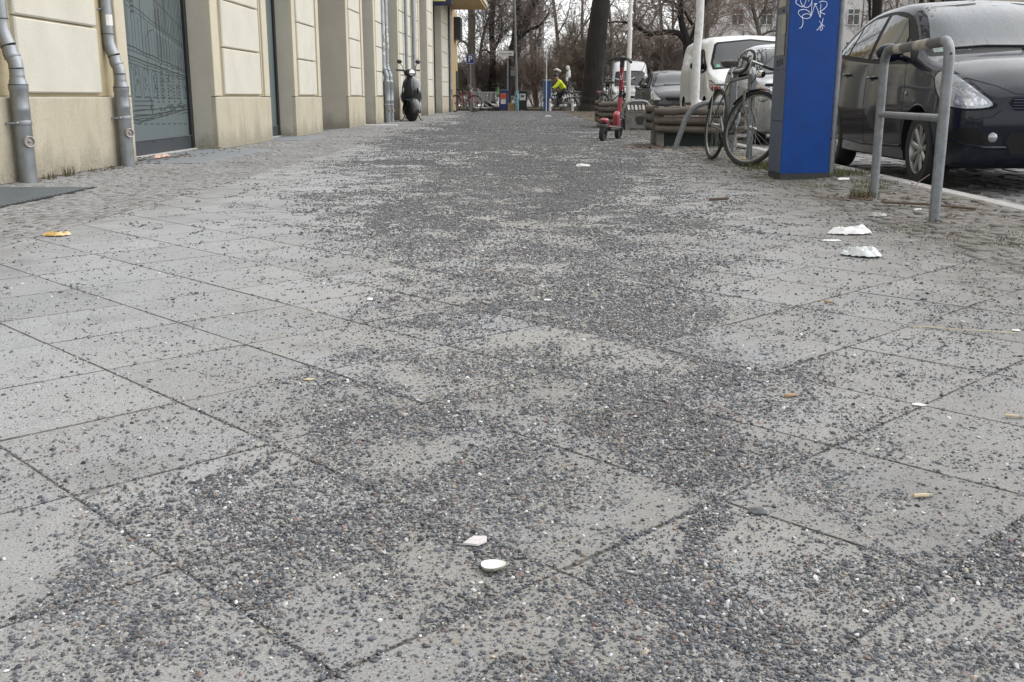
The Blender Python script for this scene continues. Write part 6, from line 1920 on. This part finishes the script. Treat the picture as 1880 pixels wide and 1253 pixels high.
# ================================================================== TREES
m_bark = mat('dark_bark', (.022, .019, .017), .95, var=.4, vs=9, bump=1.0, bs=18, stretch=(1, 1, .25))
m_bark_g = mat('grey_bark', (.15, .13, .11), .95, var=.35, vs=9, bump=.8, bs=18, stretch=(1, 1, .25))
m_tw1 = mat('brown_twigs', (.23, .19, .165), .95, var=.35, vs=2)
m_tw2 = mat('reddish_twigs', (.29, .22, .18), .95, var=.35, vs=2)
m_tw3 = mat('olive_twigs', (.19, .18, .115), .95, var=.35, vs=2)
class Tw:
    def __init__(self): self.V = []; self.F = []
    def seg(self, pts, rs, n=3):
        base = len(self.V); N = len(pts)
        for i in range(N):
            t = (pts[min(i + 1, N - 1)] - pts[max(i - 1, 0)])
            a = Vector((0, 0, 1)) if abs(t.z) < .9 * t.length else Vector((1, 0, 0))
            u = t.cross(a).normalized(); w = t.cross(u).normalized()
            for k in range(n):
                self.V.append(pts[i] + (u * math.cos(2 * PI * k / n) + w * math.sin(2 * PI * k / n)) * rs[i])
        for i in range(N - 1):
            for k in range(n):
                self.F.append((base + i * n + k, base + i * n + (k + 1) % n, base + (i + 1) * n + (k + 1) % n, base + (i + 1) * n + k))
def grow(T, K, p, d, L_, r, lvl, R, conf):
    """branch: wandering tube, children along its outer part; thick wood into T, twigs into K"""
    n = 5 if lvl < 2 else (4 if lvl == 2 else 2)
    pts = [p.copy()]; dirs = [d.copy()]
    d = d.copy()
    for i in range(n):
        d = (d + Vector((R.gauss(0, conf['w']), R.gauss(0, conf['w']), R.gauss(0, conf['w']) + conf['up'])) * (1 if lvl else .35)).normalized()
        pts.append(pts[-1] + d * (L_ / n)); dirs.append(d.copy())
    rs = [r * (1 - .75 * i / n) for i in range(n + 1)]
    if r > .035: T.seg(pts, rs, 8 if r > .1 else 5)
    else: K.seg(pts, [max(x, conf['rmin']) for x in rs], 3)
    if lvl >= conf['lv']: return
    for c in range(conf['n'][lvl]):
        f = conf['f0'][lvl] + (1 - conf['f0'][lvl]) * (c + R.random()) / conf['n'][lvl]
        i = min(int(f * n), n - 1); q = pts[i] + (pts[i + 1] - pts[i]) * (f * n - i)
        ax = dirs[i]
        perp = ax.cross(Vector((R.gauss(0, 1), R.gauss(0, 1), R.gauss(0, 1)))).normalized()
        a = R.uniform(*conf['ang'])
        nd = (ax * math.cos(a) + perp * math.sin(a)).normalized()
        grow(T, K, q, nd, L_ * R.uniform(*conf['ls']) * (1.15 - .5 * f), max(rs[i] * R.uniform(.38, .6), conf['rmin']), lvl + 1, R, conf)
def np_tree(name, T, m, parent):
    return np_mesh(name, np.array([tuple(v) for v in T.V]), np.array(T.F), m, parent)
def make_tree(label, loc, seed, h, r, m_b, m_t, conf, group=None, stems=1, spread=0.0, name='bare_tree'):
    R = random.Random(seed); T = Tw(); K = Tw()
    for s in range(stems):
        a = R.uniform(0, 6.28); d = Vector((spread * math.cos(a) * R.random(), spread * math.sin(a) * R.random(), 1)).normalized()
        p = Vector((.25 * spread * math.cos(a) * R.random(), .25 * spread * math.sin(a) * R.random(), 0)) if stems > 1 else Vector((0, 0, 0))
        grow(T, K, p, d, h * R.uniform(.8, 1.1), r, 0, R, conf)
    t = thing(name, label, 'tree' if stems == 1 else 'shrub', loc, 0, group)
    if T.V: np_tree('trunk', T, m_b, t)
    np_tree('crown', K, m_t, t)
    return t
cT = dict(w=.16, up=.05, lv=4, n=(9, 6, 6, 3), f0=(.16, .2, .15, .1), ang=(.5, 1.15), ls=(.34, .55), rmin=.007)
cB = dict(w=.20, up=.06, lv=3, n=(7, 6, 5), f0=(.12, .15, .1), ang=(.35, .9), ls=(.4, .65), rmin=.006)
# free-standing trees one can tell apart: hand-placed trunks and limbs with twigs grown on them
def limb_tree(label, root, limbs, m_b, m_t, seed, tw=1.0, twl=(.9, 2.2)):
    R = random.Random(seed)
    root = Vector(root)
    t = thing('bare_tree', label, 'tree', root)
    q = MB(); K = Tw(); T2 = Tw()
    cf = dict(w=.2, up=.05, lv=2, n=(6, 5), f0=(.15, .1), ang=(.4, 1.0), ls=(.4, .65), rmin=.007)
    for pts, rs, dens in limbs:
        P = crom([np.array(Vector(p) - root) for p in pts], .5, 5)
        n = len(P); rr = np.interp(np.linspace(0, 1, n), np.linspace(0, 1, len(rs)), rs)
        rr = [x * R.uniform(.95, 1.05) for x in rr]
        q.tube([Vector(p) for p in P], list(rr), 14)
        for k in range(int(dens * tw)):
            i = R.randrange(int(n * .25), n - 1)
            ax = Vector(P[i + 1] - P[i]).normalized(); pe = ax.cross(Vector((R.gauss(0, 1), R.gauss(0, 1), R.gauss(0, 1)))).normalized()
            a = R.uniform(.5, 1.2); d = (ax * math.cos(a) + pe * math.sin(a)).normalized()
            grow(T2, K, Vector(P[i]), d, R.uniform(*twl), R.uniform(.012, .03), 0, R, cf)
    q.build('trunk', m_b, t, smooth=True, angle=70)
    if K.V: np_tree('crown', K, m_t, t)
    return t
def pl_(Y, *pp): return [tuple(at(x, y, Y)) for x, y in pp]
def gnd(px, Y, z=0.0): return ((px - 970) * Y / F1, Y, z)
limb_tree('massive dark trunk standing at the end of the pavement, right of the cyclist', gnd(1087, 44.5), [(pl_(44.5, (1086, 206), (1086, 192), (1088, 170), (1090, 120), (1095, 60), (1101, 0), (1106, -70), (1110, -150)), (.72, .52, .45, .42, .40, .37, .36, .30), 4), (pl_(44.5, (1104, -60), (1130, -110), (1170, -170)), (.2, .14, .08), 14)], m_bark, m_tw1, 3)
limb_tree('dark tree leaning right with a fork, behind the street name sign', gnd(925, 56, .02), [(pl_(56, (924, 200), (928, 165), (938, 125), (945, 95), (953, 70), (968, 38), (983, 2), (996, -60)), (.42, .36, .33, .33, .27, .22, .2, .14), 46), (pl_(56, (943, 100), (947, 70), (950, 35), (948, -10), (940, -60)), (.26, .22, .22, .2, .14), 30), (pl_(56, (950, 75), (972, 60), (990, 52), (1008, 30)), (.1, .08, .06, .03), 12)], m_bark, m_tw1, 4)
limb_tree('slim upright tree just right of the parking sign', gnd(866, 57, .02), [(pl_(57, (868, 200), (866, 150), (866, 90), (867, 40), (864, -20), (866, -80)), (.25, .22, .2, .19, .16, .12), 62), (pl_(57, (880, 130), (884, 90), (890, 60), (905, 20), (915, -20)), (.08, .08, .06, .05, .03), 40), (pl_(57, (866, 95), (855, 82), (845, 80), (838, 92)), (.07, .05, .04, .02), 10)], m_bark_g, m_tw1, 5, twl=(1.0, 2.6))
limb_tree('slim dark tree between the parking sign and the street name sign', gnd(903, 58, .02), [(pl_(58, (902, 200), (904, 150), (905, 100), (903, 50), (908, 0), (912, -60)), (.20, .18, .16, .15, .13, .1), 60), (pl_(58, (905, 100), (915, 80), (922, 55), (918, 20)), (.08, .07, .05, .03), 30), (pl_(58, (904, 105), (893, 95), (885, 98), (882, 110)), (.06, .05, .04, .02), 8)], m_bark, m_tw1, 6, twl=(1.0, 2.4))
limb_tree('dark forked tree with a long level limb, behind the white van', gnd(1262, 46), [(pl_(46, (1262, 203), (1262, 150), (1260, 105), (1261, 85)), (.30, .26, .24, .24), 2), (pl_(46, (1261, 95), (1252, 78), (1240, 66), (1222, 64), (1200, 66), (1186, 67), (1172, 58), (1160, 50), (1130, 46), (1112, 48)), (.15, .13, .12, .12, .11, .10, .09, .07, .04, .03), 26), (pl_(46, (1258, 85), (1250, 62), (1244, 40), (1242, 15), (1243, -20)), (.18, .15, .13, .12, .1), 22), (pl_(46, (1244, 28), (1232, 16), (1215, 8), (1198, -4)), (.08, .07, .05, .04), 16), (pl_(46, (1264, 85), (1272, 60), (1280, 25), (1292, 0), (1300, -30)), (.18, .15, .13, .12, .1), 22), (pl_(46, (1266, 52), (1255, 35), (1250, 28)), (.08, .06, .05), 4)], m_bark, m_tw1, 7)
limb_tree('straight dark trunk behind the rear window of the graphite car', gnd(1596, 42), [(pl_(42, (1596, 210), (1596, 100), (1595, 50), (1594, -10), (1594, -90)), (.24, .2, .19, .19, .16), 14), (pl_(42, (1590, 70), (1582, 35), (1580, 10), (1575, -20)), (.06, .05, .05, .03), 14)], m_bark, m_tw1, 8)
for k, (px, r, l) in enumerate(((1673, .08, 'first of three thin dark trunks rising above the graphite car roof'), (1692, .10, 'second of three thin dark trunks rising above the graphite car roof'), (1738, .28, 'thick dark trunk rising above the graphite car roof'), (1716, .13, 'third of three thin dark trunks rising above the graphite car roof'))):
    limb_tree(l, gnd(px, 40), [(pl_(40, (px, 210), (px + 1, 60), (px - 1, -10), (px + 2, -90)), (r * 1.2, r, r, r * .8), 6)], m_bark, m_tw1, 30 + k)
limb_tree('grey trunk with wavy branches beside the white house', gnd(1400, 60, .02), [(pl_(60, (1402, 200), (1398, 110), (1385, 62), (1375, 30), (1366, 0), (1355, -40)), (.16, .14, .12, .11, .1, .07), 46), (pl_(60, (1390, 70), (1410, 62), (1425, 66)), (.07, .06, .04), 14), (pl_(60, (1380, 45), (1395, 20), (1402, -10)), (.06, .05, .03), 30)], m_bark_g, m_tw1, 11, twl=(1.2, 2.8))
limb_tree('grey trunk just right of the near white painted trunk', gnd(1292, 58, .02), [(pl_(58, (1292, 200), (1290, 110), (1292, 60), (1290, 10), (1294, -40)), (.15, .13, .12, .11, .09), 50), (pl_(58, (1290, 66), (1302, 45), (1312, 20), (1322, -10)), (.06, .05, .04, .02), 30)], m_bark_g, m_tw2, 12, twl=(1.2, 2.6))
# thicket beyond the street end
ORD = ['first', 'second', 'third', 'fourth', 'fifth', 'sixth', 'seventh', 'eighth', 'ninth', 'tenth', 'eleventh', 'twelfth', 'thirteenth', 'fourteenth', 'fifteenth', 'sixteenth', 'seventeenth', 'eighteenth', 'nineteenth', 'twentieth', 'twenty first', 'twenty second', 'twenty third', 'twenty fourth']
GT, GB = 'bare trees on the embankment', 'bare shrubs on the embankment'
trees = [(985, 62, 0, 1.0), (1028, 60, 2, .95), (1068, 61, 1, .95), (1120, 59, 2, .9), (1165, 60, 1, .9), (1215, 60, 0, .95), (1236, 64, 1, 1.0), (1560, 66, 1, .8), (1640, 62, 2, .95), (1665, 66, 0, 1.0)]
protoT = []
for k, (sd_, mt) in enumerate(((41, m_tw1), (42, m_tw2), (43, m_tw1))):
    protoT.append((sd_, mt))
made = {}
for i, (px, Y, k, sc_) in enumerate(trees):
    lab = '%s bare brown tree from the left in the thicket behind the street end' % ORD[i]
    if k not in made:
        sd_, mt = protoT[k]
        made[k] = make_tree(lab, gnd(px, Y, .02), sd_, 9.5, .16, m_bark_g, mt, dict(cT, f0=(.10, .2, .15, .1)), GT)
        made[k].scale = (sc_,) * 3
    else:
        dup(made[k], gnd(px, Y, .02), random.uniform(0, 6.28), lab, sc_, GT)
shr = [(835, 57.5, 0, .62), (852, 60, 1, .75), (872, 58.5, 2, .7), (890, 61, 0, .8), (915, 60, 1, .75), (938, 58.5, 2, .66), (958, 62, 0, .7), (982, 58, 1, .85), (1020, 59, 2, .9), (1046, 60, 1, 1.0), (1078, 60, 0, 1.2), (1115, 62, 1, 1.2), (1205, 63, 1, 1.25), (1230, 61, 2, 1.15), (1335, 64, 0, .7), (1655, 60, 2, 1.2), (1690, 60, 0, 1.3)]
mades = {}
for i, (px, Y, k, sc_) in enumerate(shr):
    lab = '%s bare twiggy shrub from the left along the far embankment' % ORD[i]
    if k not in mades:
        mades[k] = make_tree(lab, gnd(px, Y, .02), 60 + k, 3.1, .022, m_bark_g, (m_tw3, m_tw2, m_tw1)[k], dict(cB), GB, stems=20, spread=.75, name='bare_shrub')
        mades[k].scale = (sc_,) * 3
    else:
        dup(mades[k], gnd(px, Y, .02), random.uniform(0, 6.28), lab, sc_, GB)

# ================================================================== HOUSES ACROSS THE CANAL
def house(label, x0, x1, Y, h, col, wins, roofc, wall_name, wz=1.3, ww=1.05, depth=10):
    t = thing('town_house', label, 'building', ((x0 + x1) / 2, Y, -.14))
    o = ((x0 + x1) / 2, Y, -.14)
    m_w = mat(wall_name, col, .9, var=.08, vs=.6, bump=.1, bs=10)
    q = MB(); q.bx(x0, x1, Y, Y + depth, -.14, h); q.build('wall', m_w, t, off=o)
    q = MB(); q.bx(x0 - .3, x1 + .3, Y - .35, Y + depth, h + .002, h + .3); q.build('cornice', m_w, t, off=o)
    q = MB(); q.add([(x0, Y, h + .3), (x1, Y, h + .3), (x1, Y + depth, h + .3), (x0, Y + depth, h + .3), (x0, Y + depth / 2, h + 3.5), (x1, Y + depth / 2, h + 3.5)], [(0, 1, 5, 4), (2, 3, 4, 5), (1, 2, 5), (3, 0, 4)]); q.build('roof', mat('roof_' + wall_name, roofc, .8), t, off=o)
    mg = mat('far_window_glass', (.035, .04, .045), .1)
    for (x, z) in wins:
        q = MB(); q.bx(x - ww / 2, x + ww / 2, Y - .03, Y - .002, z - wz / 2, z + wz / 2); w_ = q.build('window', mg, t, off=o)
        fr = MB()
        for a, b, c, d in ((-ww / 2 - .06, -ww / 2 + .03, -wz / 2, wz / 2), (ww / 2 - .03, ww / 2 + .06, -wz / 2, wz / 2), (-.04, .04, -wz / 2, wz / 2), (-ww / 2, ww / 2, wz / 2 - .03, wz / 2 + .06), (-ww / 2, ww / 2, wz * .12, wz * .12 + .09)):
            fr.bx(x + a, x + b, Y - .055 - .002 * (abs(a + b) < .1), Y - .031, z + c, z + d)
        fr.build('frame', m_swhite, w_, off=o)
        q = MB(); q.bx(x - ww / 2 - .12, x + ww / 2 + .12, Y - .16, Y - .001, z - wz / 2 - .12, z - wz / 2 - .03); q.build('sill', m_w, w_, off=o)
wins = [(x, z) for x in np.arange(16.4, 36, 2.62) for z in (2.1, 4.85, 7.7, 10.5)]
house('white house with rows of cross framed windows seen through the branches', 15.2, 36.0, 98, 14.5, (.66, .64, .62), wins, (.16, .07, .05), 'white_render')
house('beige house just visible above the graphite car roof', 36.4, 60, 92, 14.0, (.46, .40, .32), [(x, z) for x in np.arange(38, 58, 3) for z in (3, 6, 12.5)], (.15, .07, .05), 'beige_render')
house('narrow pale house beyond the leaning forked tree', -1.6, 1.5, 104, 13.0, (.60, .57, .54), [(x, z) for x in (-.7, .8) for z in (3.0, 6.0, 9.0)], (.15, .07, .05), 'pale_render')
for k, (px, py, w_, h_) in enumerate(((1023, 130, .16, .14), (1042, 139, .16, .5))):
    q = MB(); R = random.Random(k)
    for i in range(7):
        q.ball((R.gauss(0, w_ * .4), R.gauss(0, .05), R.gauss(0, h_ * .3)), (w_ * R.uniform(.4, .7), .06, h_ * R.uniform(.25, .45)), 8, 6)
    o = q.build('plastic_bag', m_swhite, smooth=True); o.location = at(px, py, 56); tag(o, 'white plastic scrap caught in the thicket, %s' % ('small one above the cyclist' if k == 0 else 'long one right of the cyclist'), 'plastic scrap')
# ================================================================== LITTER AND SMALL THINGS ON THE GROUND
random.seed(99)
m_tis = mat('tissue_white', (.70, .69, .68), .9, var=.06)
m_film = mat('clear_film', (.56, .58, .58), .15, var=.15, vs=30, spec=.7)
def crumple(name, label, cat, loc, L_, W_, H_, m, rz=0.0, seed=0, n=14, fold=1.0):
    r = np.random.RandomState(seed)
    q = MB()
    ox, oy = r.rand(2) * 50
    for i in range(n + 1):
        for j in range(n + 1):
            u, v = i / n * 2 - 1, j / n * 2 - 1
            # rounded irregular outline
            a = math.atan2(v, u); rr = max(abs(u), abs(v))
            rim = .78 + .35 * float(vnoise(np.array(math.cos(a) * 2 + ox), np.array(math.sin(a) * 2 + oy)))
            x = math.cos(a) * rr * rim * L_ / 2; y = math.sin(a) * rr * rim * W_ / 2
            z = H_ * .55 * (.1 + .9 * float(fbm(np.array(u * 2.0 + ox), np.array(v * 2.0 + oy), 2)) + 1.6 * abs(float(fbm(np.array(u * 5.5 + oy), np.array(v * 5.5 + ox), 2)) - .5)) * (1 - .75 * rr ** 5)
            q.v.append((x, y, max(z, .001) + .002))
    for i in range(n):
        for j in range(n):
            k = i * (n + 1) + j; q.f.append((k, k + n + 1, k + n + 2, k + 1)); q.mi.append(0)
    nv = len(q.v)
    q.v += [(x, y, max(z - .0015, .0005)) for x, y, z in q.v]
    q.f += [tuple(reversed([i + nv for i in f])) for f in q.f[:]]; q.mi += [0] * len(q.mi)
    o = q.build(name, m, smooth=True, angle=35); o.location = loc; o.rotation_euler = (0, 0, rz); tag(o, label, cat); return o
crumple('tissue', 'crumpled white tissue lying near the foot of the nearest hoop', 'tissue', (1.446, 4.62, 0), .23, .10, .065, m_tis, .15, 1)
crumple('plastic_film', 'crumpled clear plastic film on the slabs in front of the white tissue', 'plastic film', (1.284, 3.97, 0), .12, .16, .06, m_film, .9, 2)
crumple('paper_strip', 'thin white paper strip between the tissue and the plastic film', 'paper', (1.294, 4.387, 0), .09, .03, .012, m_tis, -.1, 3)
crumple('wrapper', 'crumpled yellow wrapper at the left edge of the slabs', 'wrapper', (-2.09, 4.51, 0), .12, .07, .03, mat('wrapper_yellow', (.55, .36, .10), .45, var=.4, vs=40, col2=(.55, .5, .42), c2s=30), .2, 4)
crumple('paper', 'white paper scrap lying far up the middle of the pavement', 'paper', (.484, 9.2, 0), .13, .10, .05, m_tis, .3, 5)
crumple('paper', 'white paper scrap on the slabs just left of the middle', 'paper', (-.479, 3.06, 0), .02, .035, .006, m_tis, .1, 6, 8)
crumple('paper', 'small pale paper scrap beside the grit patch in the middle', 'paper', (.06, 3.054, 0), .03, .02, .006, m_tis, .4, 7, 8)
crumple('paper', 'white flattened paper bit on the slabs at right', 'paper', (.781, 1.977, 0), .030, .016, .005, m_tis, -.2, 8, 8)
crumple('paper', 'tiny white paper bit at the right edge of the picture', 'paper', (1.286, 2.657, 0), .025, .02, .005, m_tis, .2, 9, 8)
crumple('paper', 'white scrap lying by the cobbles right of the blue machine', 'paper', (2.34, 7.72, 0), .10, .07, .03, m_tis, .4, 10, 10)
crumple('paper', 'grey crumpled scrap near the foot of the nearest hoop', 'paper', (1.80, 5.33, 0), .11, .08, .04, mat('grey_scrap', (.34, .33, .31), .9, var=.2), .4, 11)
crumple('paper', 'small scrap between the two feet of the nearest hoop', 'paper', (2.12, 5.62, 0), .07, .05, .02, m_tis, 1.1, 12, 8)
crumple('bark_piece', 'flat beige chip on the slabs left of the grit', 'chip', (-.475, 2.148, 0), .022, .018, .004, mat('beige_chip', (.50, .42, .27), .8), .2, 13, 8)
crumple('paper', 'white flake far off near the end of the pavement', 'paper', (.62, 33, 0), .2, .1, .05, m_tis, .2, 14, 8)
# shell and white tile fragment
q = MB()
for i in range(9):
    for k in range(26):
        a = 2 * PI * k / 26; f = i / 8
        x = .0165 * f * (1.0 + .18 * math.cos(a)) * math.cos(a); y = .0135 * f * math.sin(a)
        q.v.append((x, y, .0035 + .0045 * f ** 2))
for i in range(8):
    for k in range(26): q.f.append((i * 26 + k, i * 26 + (k + 1) % 26, (i + 1) * 26 + (k + 1) % 26, (i + 1) * 26 + k)); q.mi.append(0)
sl = thing('sea_shell', 'open white shell lying on the grit in the foreground', 'shell', (-.046, 1.232, .001), math.radians(12))
q.build('inner_face', mat('shell_white', (.74, .73, .68), .35, var=.06), sl, smooth=True, angle=80)
q = MB()
for i in range(5):
    for k in range(26):
        a = 2 * PI * k / 26; f = (1.0, 1.06, 1.0, .8, .5)[i]; z = (.0081, .0072, .004, .0015, .0005)[i]
        q.v.append((.0165 * f * (1.0 + .18 * math.cos(a)) * math.cos(a), .0135 * f * math.sin(a), z))
for i in range(4):
    for k in range(26): q.f.append((i * 26 + k, i * 26 + (k + 1) % 26, (i + 1) * 26 + (k + 1) % 26, (i + 1) * 26 + k)); q.mi.append(0)
q.build('outer_face', mat('shell_green', (.20, .22, .17), .5, var=.4, vs=200), sl, smooth=True, angle=80)
q = MB(); q.prism([(-.016, -.008), (.006, -.011), (.016, .001), (.013, .016), (-.006, .015)], .001, .0035, .95)
o = q.build('tile_fragment', mat('pinkish_white', (.56, .53, .515), .6, var=.08, vs=100)); o.location = (-.071, 1.312, .002); o.rotation_euler = (.06, -.05, -.2); tag(o, 'pale angular tile fragment just behind the white shell', 'tile fragment')
crumple('stone_chip', 'largest flat grey stone chip beside the dense grit at right', 'stone', (.341, 1.425, .001), .032, .02, .014, mat('slate_chip', (.11, .117, .125), .8, var=.3, vs=120), .1, 31, 8)
# cigarette ends
def butt(label, x, y, rz, m):
    t = thing('cigarette_end', label, 'cigarette end', (x, y, .005), rz, 'cigarette ends on the slabs')
    q = MB(); q.tube([(-.012, 0, 0), (.002, 0, .0005), (.012, .001, .0)], .0034, 8); q.build('filter', m, t, smooth=True)
    q = MB(); q.tube([(.012, .001, 0), (.02, .002, -.001)], [.0034, .0025], 8); q.build('ash_end', m_tape, t, smooth=True)
m_flt = mat('filter_orange', (.36, .25, .14), .8, var=.3, vs=80); m_flt2 = mat('filter_pale', (.52, .44, .30), .8, var=.2)
butt('orange cigarette end on the slabs at mid right', .897, 3.025, -.7, m_flt)
butt('short tan cigarette end right of the grit', .538, 2.031, .2, m_flt)
butt('pale cigarette end near the right edge', .929, 1.897, -.4, m_flt2)
butt('weathered cigarette end among sparse grit at lower right', .605, 1.488, .1, m_flt2)
# twigs and sticks
def stick(label, pts, r, m=None):
    o = Vector(pts[0]); q = MB(); q.tube([Vector(p) - o for p in pts], r, 6); ob = q.build('stick', m or m_twig, smooth=True); ob.location = o; tag(ob, label, 'stick', 'sticks by the kerb')
stick('long dark stick behind the near foot of the hoop', [(2.02, 5.93, .015), (2.2, 5.78, .02), (2.42, 5.60, .012)], .007)
stick('thin bent twig rising at the kerb by the hoop', [(2.14, 5.95, .01), (2.3, 6.25, .04), (2.42, 6.45, .09), (2.5, 6.5, .13)], .003)
stick('short dark stick on the slabs far right of the grit', [(1.08, 6.15, .008), (1.2, 6.2, .01)], .008)
stick('straw stalk left of the right edge', [(1.02, 2.70, .004), (1.20, 2.63, .006), (1.27, 2.62, .004)], .0012, m_flt2)
# white board on the pavement and pale stone under the bicycle
q = MB(); q.box((0, 0, .012), (.68, .16, .024), bev=.004); o = q.build('white_board', m_swhite); o.location = (-3.15, 22.4, 0); tag(o, 'white board lying on the cobbles before the third doorway', 'board')
q = MB(); q.box((0, 0, .03), (.17, .10, .06), bev=.02); o = q.build('stone', mat('buff_stone', (.38, .31, .22), .9, var=.25, vs=30, bump=.5)); o.location = (1.95, 9.75, 0); o.rotation_euler = (0, 0, .3); tag(o, 'buff stone lying inside the front wheel of the silver bicycle', 'stone')
# grass tufts and dry leaves
def grass(name, spots, m, label):
    r = np.random.RandomState(3); V = []; F = []
    for (x, y, rad, n, h) in spots:
        for k in range(n):
            a = r.rand() * 6.28; d = rad * math.sqrt(r.rand()); px, py = x + d * math.cos(a), y + d * math.sin(a)
            hh = h * (.4 + .8 * r.rand()); b = r.rand() * 6.28; ln = hh * r.uniform(.2, .9); w = .0022
            c, s = math.cos(b), math.sin(b); o = len(V)
            V += [(px - s * w, py + c * w, 0), (px + s * w, py - c * w, 0), (px + c * ln * .4 + s * w * .7, py + s * ln * .4 - c * w * .7, hh * .7), (px + c * ln * .4 - s * w * .7, py + s * ln * .4 + c * w * .7, hh * .7), (px + c * ln, py + s * ln, hh * .95), (px + c * ln, py + s * ln, hh * .95 + .0004)]
            F += [(o, o + 1, o + 2, o + 3), (o + 3, o + 2, o + 4, o + 5)]
    ob = np_mesh(name, V, F, m, None, 'stuff'); ob['label'] = label; ob['category'] = 'grass'; return ob
m_gr = mat('grass_blades', (.085, .095, .035), .8, var=.45, vs=6, world=True, col2=(.16, .12, .06), c2s=5)
grass('grass', [(2.05, 6.32, .09, 150, .07), (1.99, 6.25, .05, 50, .06), (2.33, 8.05, .14, 200, .06), (2.5, 8.35, .25, 420, .045), (2.0, 7.75, .3, 160, .025), (2.1, 9.2, .28, 700, .05), (2.35, 9.0, .25, 400, .045), (1.95, 8.75, .15, 200, .035), (2.3, 7.0, .12, 140, .03), (2.0, 7.1, .15, 90, .02), (2.45, 7.4, .18, 160, .03), (1.95, 4.55, .3, 160, .012), (2.2, 4.3, .25, 160, .014)], m_gr, 'short grass and moss between the cobbles by the kerb')
grass('wall_weeds', [(-3.57, 8.0, .05, 60, .09), (-3.55, 8.5, .08, 60, .035), (-3.56, 8.9, .08, 60, .03), (-3.58, 7.7, .06, 50, .05)], mat('dry_weed', (.13, .11, .06), .9, var=.4, vs=20, world=True), 'dry weeds growing at the foot of the wall by the downpipes')
m_leaf = mat('dry_leaf', (.085, .05, .03), .9, var=.5, vs=9, world=True, col2=(.15, .105, .065), c2s=12)
r = np.random.RandomState(8); V = []; F = []
def leaves(x, y, rx, ry, n, s=.03, z=.004):
    for k in range(n):
        px, py = x + r.randn() * rx, y + r.randn() * ry; a = r.rand() * 6.28; l = s * r.uniform(.6, 1.4); w = l * r.uniform(.35, .6); o = len(V); c, sn = math.cos(a), math.sin(a)
        zz = z + r.rand() * .008
        for u, v, dz in ((-1, 0, .004), (-.3, -1, .001), (.5, -.7, .003), (1, 0, .008), (.5, .7, .002), (-.3, 1, .006)):
            V.append((px + (u * l * c - v * w * sn), py + (u * l * sn + v * w * c), zz + dz * r.uniform(.5, 2)))
        F.extend([(o, o + 1, o + 2, o + 3), (o, o + 3, o + 4, o + 5)])
leaves(-3.62, 10.3, .10, .35, 40, .03, .010); leaves(-3.45, 11.2, .15, .5, 26, .02, .010); leaves(-3.60, 9.75, .08, .1, 12, .025, .010); leaves(2.0, 6.2, .12, .12, 50, .022); leaves(2.3, 5.4, .2, .3, 20, .02); leaves(1.95, 4.9, .15, .2, 14, .018); leaves(1.45, 12.6, .12, .2, 90, .03); leaves(1.7, 12.6, .3, .2, 60, .025); leaves(2.3, 9.2, .2, .4, 40, .02); leaves(-3.5, 8.3, .05, .5, 20, .015); leaves(2.1, 36, .4, 5, 300, .05, .016); leaves(2.45, 5.9, .1, 1.5, 40, .02)
ob = np_mesh('dry_leaves', V, F, m_leaf, None, 'stuff'); ob['label'] = 'dry brown leaves blown into corners of the pavement'; ob['category'] = 'leaves'
crumple('cardboard', 'crumpled pinkish cardboard below the printed glass door', 'cardboard', (-3.66, 10.35, .012), .10, .45, .05, mat('pink_card', (.45, .27, .20), .85, var=.35, vs=20, col2=(.5, .45, .4), c2s=15), .05, 21)
